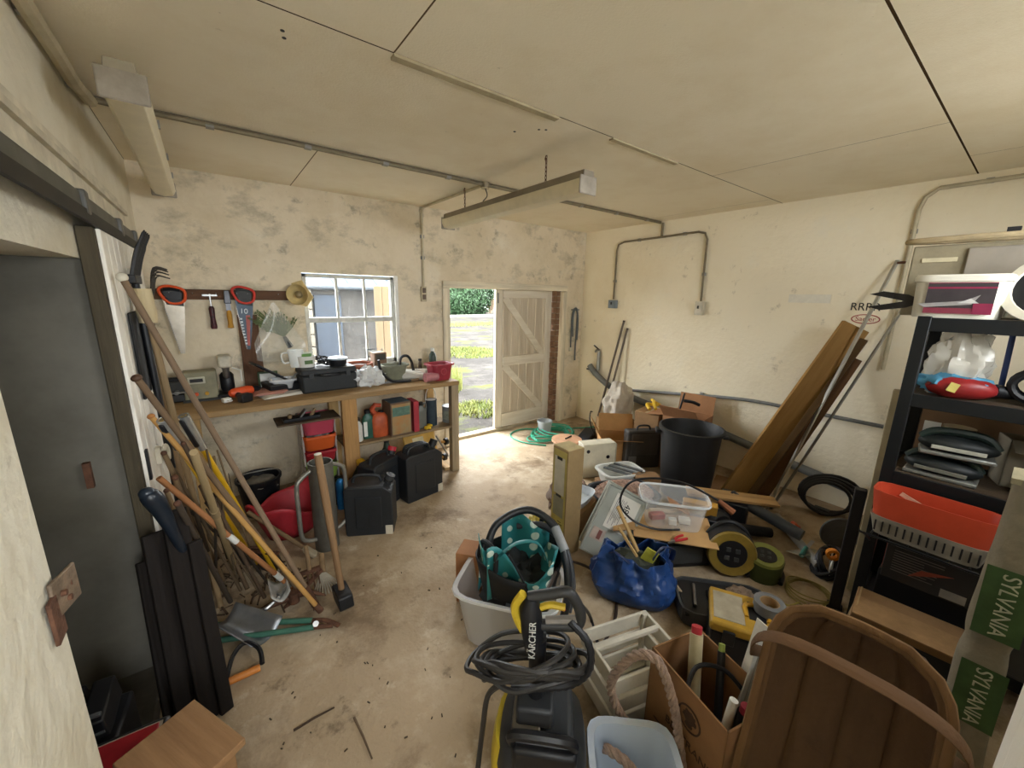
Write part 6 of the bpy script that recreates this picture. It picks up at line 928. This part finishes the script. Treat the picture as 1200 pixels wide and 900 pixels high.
part(t, 'bag_back', M().grid(lambda u, v: V((-.10 + .25 * u, .10 + .03 * math.sin(u * 7), -.02 + v * (.20 + .06 * math.sin(u * 4)))), 12, 6), SP, solid=.003); part(t, 'strap', M().tube(catmull([(-.12, -.17, .16), (-.02, -.16, .25), (.08, -.14, .24), (.13, -.14, .14)], 5), .014, 8, flat=.25), mat('#2c7d80', .5))
t = T('corrugated_hose', 'grey black corrugated pump hose curling out of the black trug', 'hose', bp_ + V((0, 0, .40)), face(bp_)); part(t, 'hose', M().tube(catmull([(-.17, -.03, .05), (-.12, .04, .16), (.03, .08, .22), (.16, .03, .17), (.22, -.08, .05), (.23, -.14, -.12), (.19, -.17, -.26)], 7), .019, 10), mat('#26282b', .4)); part(t, 'hose', M().tube(catmull([(-.02, .12, .10), (.12, .10, .12), (.22, .02, .06), (.26, -.06, -.08), (.24, -.12, -.2)], 7), .017, 10), mat('#3a3c40', .4)); part(t, 'white_coupling', M().cyl((.17, .02, .165), (.215, -.06, .09), .023), mat('#9a9ea2', .4)); part(t, 'thin_cable', M().tube(catmull([(-.05, -.19, .15), (.02, -.20, .02), (.06, -.20, -.08), (.10, -.19, -.02)], 5), .006, 6), BLACK)
# (the trug stands in the tub; small carton and grey clutter behind)
p = G(548, 690); carton('little_carton', 'small brown carton tucked behind the clear tub', (1.02, 1.69, 0), (.15, .14, .31), R(-50), '#a9774f', tape=False)
# black bag at back of tub
one('strapped_case', M().tube(catmull([(-.06, 0, .30), (-.02, .02, .36), (.06, .0, .32), (.12, 0, .30)], 5), .012, 8).box((.10, 0, .15), (.14, .10, .30)), BLACK, 'black plastic tool case with strap standing behind the spotted bag', 'case', (1.36, 1.68, 0), R(-40), bevel=.006)
# pressure washer
wb = V((.735, .765, 0)); t = T('pressure_washer', 'black and yellow pressure washer with its trigger gun clipped upright', 'pressure washer', wb, face(wb))
q = lambda px, py: VU(wb, px, py)
part(t, 'lower_body', M().lathe([(.9, 0), (1, .02), (1, .22), (.9, .30), (.7, .33)], 32, sx=.15, sy=.15, power=3.4), mat('#26282a', .5, var=.3)); part(t, 'yellow_side', M().lathe([(.8, .05), (1, .08), (1, .20), (.85, .27)], 24, (-.075, .015, 0), .095, .13, power=3.4), mat('#c9b02c', .45, var=.25)); part(t, 'top_cover', M().box((.0, -.01, .335), (.20, .22, .05)), mat('#33363a', .5), bevel=.02); part(t, 'nozzle_shelf', M().box((.01, -.11, .30), (.20, .06, .10)), BLACK, bevel=.015); part(t, 'grey_panel', M().box((-.05, -.02, .365), (.09, .16, .02)), mat('#6f675a', .5), bevel=.006)
for x in (-.12, .12): part(t, 'wheel', M().cyl((x - .02, .11, .08), (x + .02, .11, .08), .08, n=22), RUBBER)
part(t, 'carry_grip', M().tube(catmull([(-.09, -.10, .33), (-.08, -.13, .40), (.08, -.13, .40), (.10, -.10, .33)], 4), .016, 8), BLACK)
gx, gz = q(628, 812); g1x, g1z = q(628, 740)
part(t, 'gun_cradle', M().box((gx, -.02, .40), (.12, .12, .07), ), mat('#2b2d30', .5), bevel=.012)
part(t, 'lance', M().tube([(gx, -.02, .36), (gx, -.02, g1z)], [.024, .028], 12), BLACK)
part(t, 'handle_column', M().tube([(gx + .01, .06, .30), (gx + .01, .05, g1z - .05)], .016, 8), DKGREY)
def gp2(px, py): u, z = q(px, py); return (u, -.02, z)
part(t, 'gun_body', M().tube([gp2(626, 752), gp2(624, 730), gp2(622, 706), gp2(624, 694)], [.030, .036, .034, .02], 12), BLACK)
part(t, 'gun_spine', M().tube(catmull([gp2(614, 690), gp2(605, 703), gp2(606, 716), gp2(614, 732)], 4), .014, 8), mat('#c3a72c', .45))
part(t, 'gun_grip', M().tube(catmull([gp2(620, 694), gp2(642, 691), gp2(664, 688), gp2(674, 698), gp2(680, 714), gp2(676, 726), gp2(655, 727), gp2(632, 726)], 6), .017, 10), mat('#2c2c2c', .5)); part(t, 'trigger', M().tube(catmull([gp2(634, 706), gp2(645, 703), gp2(662, 706)], 4), .011, 8), mat('#c3a72c', .45)); part(t, 'trigger_guard', M().tube([gp2(640, 721), gp2(676, 720)], .013, 8), mat('#85807a', .4)); part(t, 'safety_button', M().cyl(gp2(660, 706), gp2(661, 709), .006), RED)
u, z = q(627, 733); text(t, 'KÄRCHER', .030, (u - .004, -.0585, z), (R(90), R(-90), 0), mat('#c9c9c4', .5), 'maker_lettering')
# swivel hose leaving the gun
hz = T('pressure_hose', 'coiled black high pressure hose hanging round the washer gun and trailing to the floor', 'hose', wb, face(wb)); rn = random.Random(31)
def hp_(px, py, y): u, z = q(px, py); return V((u * (1 + y / 1.06), y, CH + (z - CH) * (1 + y / 1.06)))
for i in range(8):
    cx, cy, rx, ry = 620 + rn.uniform(-14, 14), 774 + rn.uniform(-8, 8), 66 + rn.uniform(-18, 12), 24 + rn.uniform(-14, 10); pts = []
    for k in range(10): a = 2 * PI * k / 10; pts.append(hp_(cx + rx * math.cos(a), cy + ry * math.sin(a) + (i - 4) * 3 * math.cos(a) + rn.uniform(-5, 5), -.02 - .09 * math.sin(a) + (.0 if math.sin(a) > 0 else .04)))
    part(hz, 'loop', M().tube(catmull(pts, 5, True), .0085, 7, True), mat('#2e2c2a', .5))
part(hz, 'ribbed_whip', M().tube(catmull([hp_(668, 728, -.03), hp_(690, 755, -.05), hp_(690, 785, -.06), hp_(670, 802, -.06), hp_(640, 806, -.07), hp_(600, 806, -.06)], 7), [.0105 + .002 * (k % 2) for k in range(36)], 8), BLACK)
gg = lambda px, py: (Matrix.Rotation(-face(wb), 3, 'Z') @ (G(px, py, .011) - wb))
part(hz, 'floor_tail', M().tube(catmull([hp_(590, 800, -.05), hp_(572, 815, -.02), hp_(566, 850, -.0), hp_(560, 900, .0)], 6), .0095, 7), mat('#2e2c2a', .5))
part(hz, 'floor_loop', M().tube(catmull([hp_(640, 695, .1), gg(660, 675) + V((0, 0, .10)), gg(690, 672) + V((0, 0, .04)), gg(718, 690), gg(722, 718), gg(712, 745), gg(705, 757)], 7), .0085, 7), mat('#33261f', .5)); part(hz, 'floor_loop', M().tube(catmull([hp_(672, 700, .08), gg(690, 730) + V((0, 0, .05)), gg(700, 752)], 6), .0085, 7), BLACK)
# white slatted crate
t = T('white_crate', 'white painted slatted wooden crate standing beside the pressure washer', 'crate', (1.27, .795, 0), R(-16)); wm = mat('#d0cbbd', .6, var=.18)
for sx_ in (-1, 1):
    for z in (.05, .14, .235): part(t, 'end_slat', M().box((sx_ * .165, 0, z), (.014, .24, .07)), wm, bevel=.003)
for sy_ in (-1, 1):
    for z in (.05, .14, .235): part(t, 'side_slat', M().box((0, sy_ * .122, z), (.344, .012, .07)), wm, bevel=.003)
for x in (-.15, .15):
    for y in (-.108, .108): part(t, 'corner_post', M().box((x, y, .135), (.02, .02, .27)), wm, bevel=.002)
for i in range(5): part(t, 'base_slat', M().box((0, -.09 + i * .045, .012), (.32, .038, .012)), wm, bevel=.002)
part(t, 'top_bar', M().box((0, .03, .262), (.33, .02, .02)), wm, bevel=.003)
one('white_bracket', M().box((0, 0, .03), (.07, .06, .06)).box((.03, .03, .07), (.04, .03, .04)), mat('#d9d5c6', .5), 'small white plastic bracket lying on the floor behind the white crate', 'bracket', (1.48, .82, 0), .4, bevel=.006)
# blue-white plastic tub
tub('pale_blue_tub', 'pale translucent plastic tub in front of the white crate', (.93, .52, 0), (.27, .28, .21), R(-42), clear('#cfdcec', .3, .3), 'tub', .85, rimm=clear('#dfe8f4', .1, .3))
# printed carton with tubes
ct = carton('printed_carton', 'open brown cardboard carton with printed roundel holding tubes and tools', (1.275, .475, 0), (.24, .33, .40), R(-14), '#8a6440', 1, flaps=(0, 0, 0, 0))
ink = mat('#4a3220', .8); part(ct, 'roundel', M().tube([(-.122, -.03 + .045 * math.cos(a), .29 + .045 * math.sin(a)) for a in [k * PI / 14 for k in range(28)]], .003, 6, True), ink); part(ct, 'roundel_art', M().blob((-.1205, -.03, .295), (.002, .026, .022), .5, 4, 3), ink); part(ct, 'roundel_art', M().blob((-.1205, -.03, .265), (.002, .016, .010), .3, 4, 6), ink)
text(ct, 'BERTRAND', .042, (-.1212, -.04, .185), (R(90), 0, R(-90)), ink); m = M()
for k in range(3): m.box((-.1212, .05, .125 - k * .02), (.0012, .14 - k * .03, .006))
part(ct, 'printed_lines', m, ink)
def inside(name, label, cat, a, b, r, ma, cap=None):
    A, B_ = V(a), V(b); t = T(name, label, cat, A, quat=align(A, B_)); ln = (B_ - A).length; part(t, 'barrel', M().cyl((0, 0, 0), (0, 0, ln), r), ma)
    if cap: part(t, 'cap', M().cyl((0, 0, ln - .005), (0, 0, ln + .025), r * .8), mat(cap, .5))
    return t
inside('sealant_tube', 'cream sealant cartridge with red tip leaning in the printed carton', 'cartridge', (1.24, .50, .14), (1.335, .57, .46), .024, mat('#b8ad8c', .5, var=.2), '#a82a34'); inside('green_marker', 'dark stick with a green end lying in the printed carton', 'marker', (1.26, .42, .16), (1.375, .49, .42), .014, BLACK, '#8a9a4a')
inside('white_strip', 'short white plastic trunking in the printed carton', 'trunking', (1.20, .40, .10), (1.25, .385, .39), .014, WHITEP)
for lb_x, A_, B_, cl_ in (('folded white plastic corner strip standing up out of the printed carton', (1.335, .43, .05), (1.40, .395, .60), '#d6d3c9'), ('second greyer plastic strip leaning in the printed carton', (1.31, .40, .05), (1.375, .345, .53), '#a9a69c')):
    A_, B_ = V(A_), V(B_); ln = (B_ - A_).length
    one('corner_strip', M().box((0, -.02, ln / 2), (.055, .004, ln)).box((-.0255, 0, ln / 2), (.004, .045, ln)), mat(cl_, .5), lb_x, 'strip', A_, quat=align(A_, B_, R(70)), bevel=.001)
inside('red_torch', 'black torch with a dark red head in the printed carton', 'torch', (1.23, .36, .10), (1.255, .35, .37), .022, BLACK, '#8a2230'); one('black_flex_loop', M().tube(catmull([(-.10, .05, .30), (-.02, .06, .37), (.06, .0, .36), (.09, -.07, .30)], 6), .008, 7), BLACK, 'loop of black flex lying across the printed carton', 'cable', (1.275, .46, .03)); inside('caulk_tube', 'white plastic caulk tube leaning at the end of the printed carton', 'cartridge', (1.27, .34, .10), (1.29, .325, .39), .020, mat('#d4d2ca', .5))
# rope: twisted loop hanging on the carton
def rope(name, label, pts, r, ma):
    P_ = catmull(pts, 14); t = T(name, label, 'rope', pts[0]); o = V(pts[0]); tot = 0; L_ = [0]
    for a, b in zip(P_, P_[1:]): tot += (b - a).length; L_.append(tot)
    u = V((0, 0, 1)); strands = [[], [], []]
    for i, p_ in enumerate(P_):
        tg = (P_[min(i + 1, len(P_) - 1)] - P_[max(i - 1, 0)]).normalized(); u = (u - tg * u.dot(tg)); u = u.normalized() if u.length > 1e-4 else V((1, 0, 0)); w_ = tg.cross(u)
        for k in range(3): a = L_[i] / (r * 5.2) * 2 * PI + k * 2 * PI / 3; strands[k].append(p_ - o + (u * math.cos(a) + w_ * math.sin(a)) * r * .55)
    for k in range(3): part(t, 'strand', M().tube(strands[k], r * .55, 7), ma)
    return t
RM = mat('#a58d7d', .85, var=.4, scale=40, bump=.4)
rb = V((1.06, .56, 0)); fb = face(rb)
def rp_(px, py, dist): return CAM + ray(px, py) * dist
def onv(px, py, base): u, z = VU(base, px, py); b = V((base[0], base[1], 0)); n = b.normalized(); return b + V((n.y, -n.x, 0)) * u + V((0, 0, z))
rope('twisted_rope', 'thick twisted brown rope loop rising in front of the printed carton', [onv(x, y, (1.09 + k, .53)) for x, y, k in ((775, 905, .02), (752, 868, .02), (728, 838, .02), (716, 808, .01), (722, 788, .0), (745, 768, .0), (768, 772, .0), (782, 800, .0), (792, 840, .0), (800, 905, .0))], .016, RM)
rope('rope_end', 'short twisted brown rope end lying over the pale blue tub', [onv(x, y, (.98, .52)) for x, y in ((708, 876), (722, 884), (736, 896), (750, 915))], .016, RM)
# wooden trug
a = V((1.20, .125, -.035)); b = V((1.50, .16, .76)); zz = (b - a).normalized(); yy = V((0.11, -1, 0)); yy = (yy - zz * yy.dot(zz)).normalized(); nn = zz.cross(yy)   # nn: outwards normal
if nn.dot(CAM - a) < 0: yy = -yy; nn = -nn
nn = yy.cross(zz)
if nn.dot(CAM - a) < 0: yy = -yy; nn = yy.cross(zz)
mt = Matrix((yy, zz, nn)).transposed(); TL = (b - a).length; HWD = .195
tg = T('wooden_trug', 'old wooden garden trug basket with a bent hoop handle standing on end', 'basket', a, quat=mt.to_quaternion())
tw = layered('trug_wood', '#543d28', [('#432f1e', 3, .45, .7, (1, .3, 1), 8), ('#3b2a1c', 9, .6, .8, None, 10), ('#6b5038', 5, .6, .75, (1, .2, 1), 6)], rough=.7, bump=.25)
det = mt.determinant()
def hw(t_): return HWD * (1 - .42 * max(0, (abs(t_ - .5) - .30) / .20) ** 2.6)     # half width along the length
nb = 4
for i in range(nb):                      # overlapping boards, bowed like a shallow boat
    s0, s1 = -1 + 2 * i / nb, -1 + 2 * (i + 1.0) / nb + .02
    def bf(u, v, s0=s0, s1=s1, i=i):
        t_ = .01 + .98 * v; s_ = s0 + (min(s1, 1) - s0) * u; x = s_ * hw(t_); dep = -.06 * (1 - s_ ** 4 * .95) * (1 - (abs(2 * t_ - 1)) ** 5 * .9)
        return V((x, t_ * TL, .15 + dep + (.003 if i % 2 else 0)))
    part(tg, 'board', M().grid(bf, 4, 24), tw, solid=.006)
rim = [V((s_ * hw(t_), t_ * TL, .155)) for s_, t_ in [(-1, k / 20) for k in range(1, 20)] + [(-.8, .995), (-.4, 1.0), (0, 1.003), (.4, 1.0), (.8, .995)] + [(1, 1 - k / 20) for k in range(1, 20)] + [(.8, .005), (0, 0.0), (-.8, .005)]]
part(tg, 'rim', M().tube(rim, .011, 8, True, .6), wood('#7d5f40', 'y', '#634a30'))
part(tg, 'inner_rim', M().tube([V((p_.x * .93, TL / 2 + (p_.y - TL / 2) * .97, .150)) for p_ in rim], .010, 8, True, .6), wood('#6b5036', 'y'))
hp2 = [V((math.copysign(abs(math.cos(th)) ** .7, math.cos(th)) * (HWD + .035), TL * .74 + .13 * math.sin(th) ** .8 if math.sin(th) > 1e-6 else TL * .74, .14 + .13 * math.sin(th) ** .8 if math.sin(th) > 1e-6 else .14)) for th in [PI * k / 16 for k in range(17)]]
part(tg, 'hoop_handle', M().tube([V((-(HWD + .03), TL * .70, .02))] + hp2[::-1] + [V((HWD + .03, TL * .70, .02))], .019, 10, False, .30, up=(1, 0, 0)), wood('#6f543c', 'x', '#573f2a'))
for k in range(7): s_ = -.75 + k * .25; part(tg, 'nail', M().cyl((s_ * hw(.95), TL * .955, .10), (s_ * hw(.95), TL * .955, .115), .005, n=6), RUST)

# ================================================================== WALL MARKS
t = T('wall_letters', 'black letters RRRR painted above a red oval mark on the right wall', 'lettering', RX(1014, 360, W - .002)); text(t, 'RRRR', .085, (0, 0, 0), (R(90), 0, R(-90)), mat('#3a3733', .8), sx=.9)
rd = mat('#b0524a', .7); o = RX(1014, 374, W - .002) - t.location; part(t, 'red_oval', M().tube([(o.x, o.y + .085 * math.cos(a), o.z + .034 * math.sin(a)) for a in [k * PI / 16 for k in range(32)]], .004, 6, True), rd); text(t, 'Sadler', .05, (o.x, o.y, o.z), (R(90), 0, R(-90)), rd)
one('paint_patch', M().box((0, 0, 0), (.004, .30, .07)), mat('#e9e4d4', .8, var=.1, scale=20), 'pale rectangular paint patch on the right wall', 'paint patch', RX(948, 350, W - .002))

# ================================================================== loose contents stand on their own
bpy.context.view_layer.update()
def promote(owner, names, new, label, cat, group=None):
    """things that only lie in or on another thing become top-level objects where they are"""
    for i, c in enumerate([c for c in bpy.data.objects[owner].children if c.name.split('.')[0] in names]):
        mw = c.matrix_world.copy(); c.parent = None; c.matrix_world = mw; c.name = new
        tag(c, label[i] if isinstance(label, (list, tuple)) else label, cat, group)
promote('clear_storage_box', ['contents_red'], 'red_plug', 'dull red plug lying inside the clear storage box', 'plug')
promote('clear_storage_box', ['contents_white'], 'white_switch', 'white switch block lying inside the clear storage box', 'switch')
promote('clear_storage_box', ['contents_socket'], 'white_socket', 'small white socket block lying in the middle of the clear storage box', 'socket')
promote('clear_storage_box', ['contents_pipe'], 'pipe_offcut', 'cream pipe offcut lying inside the clear storage box', 'pipe')
promote('clear_storage_box', ['contents_card'], 'card_offcut', 'brown card offcut tilted inside the clear storage box', 'card')
promote('white_parts_tray', ['metal_bar'], 'metal_bar', 'flat grey metal bar lying across the white parts tray', 'bar', 'metal bars in the white parts tray')
promote('aerosol_pair', ['can'], 'aerosol_can', ['bright blue aerosol can standing behind the post rammer', 'pinkish red aerosol can standing behind the post rammer'], 'aerosol', 'aerosol cans under the bench')
promote('aerosol_pair', ['tray'], 'black_bin_box', 'low black box behind the aerosol cans under the bench', 'box')
bpy.data.objects.remove(bpy.data.objects['aerosol_pair'])
promote('pink_pot_stack', ['pot'], 'pink_pot', 'small pink plastic pot nested in a stack beside the red planter', 'plant pot', 'nested pink pots on the bench')
bpy.data.objects.remove(bpy.data.objects['pink_pot_stack'])
promote('round_plywood_lid', ['pail_body'], 'brown_pail', 'low brown pail under the round wooden lid', 'pail')
promote('socket_set_case', ['rag'], 'brown_rag', 'crumpled brown rag lying on the open socket set case', 'rag')
promote('seed_packet_tub', ['packet'], 'seed_packet', ['green seed packet standing in the white tub', 'pale seed packet standing in the white tub'], 'packet', 'seed packets in the white tub')
promote('drill_bits_pot', ['bit'], 'drill_bit', 'steel drill bit standing in the small dark pot', 'drill bit', 'drill bits in the dark pot')
promote('blue_bag', ['packet'], 'yellow_packet', 'yellow green packet poking out of the blue bag', 'packet')
promote('steel_can', ['white_card'], 'white_card', 'small white card propped behind the steel can on the rack', 'card')
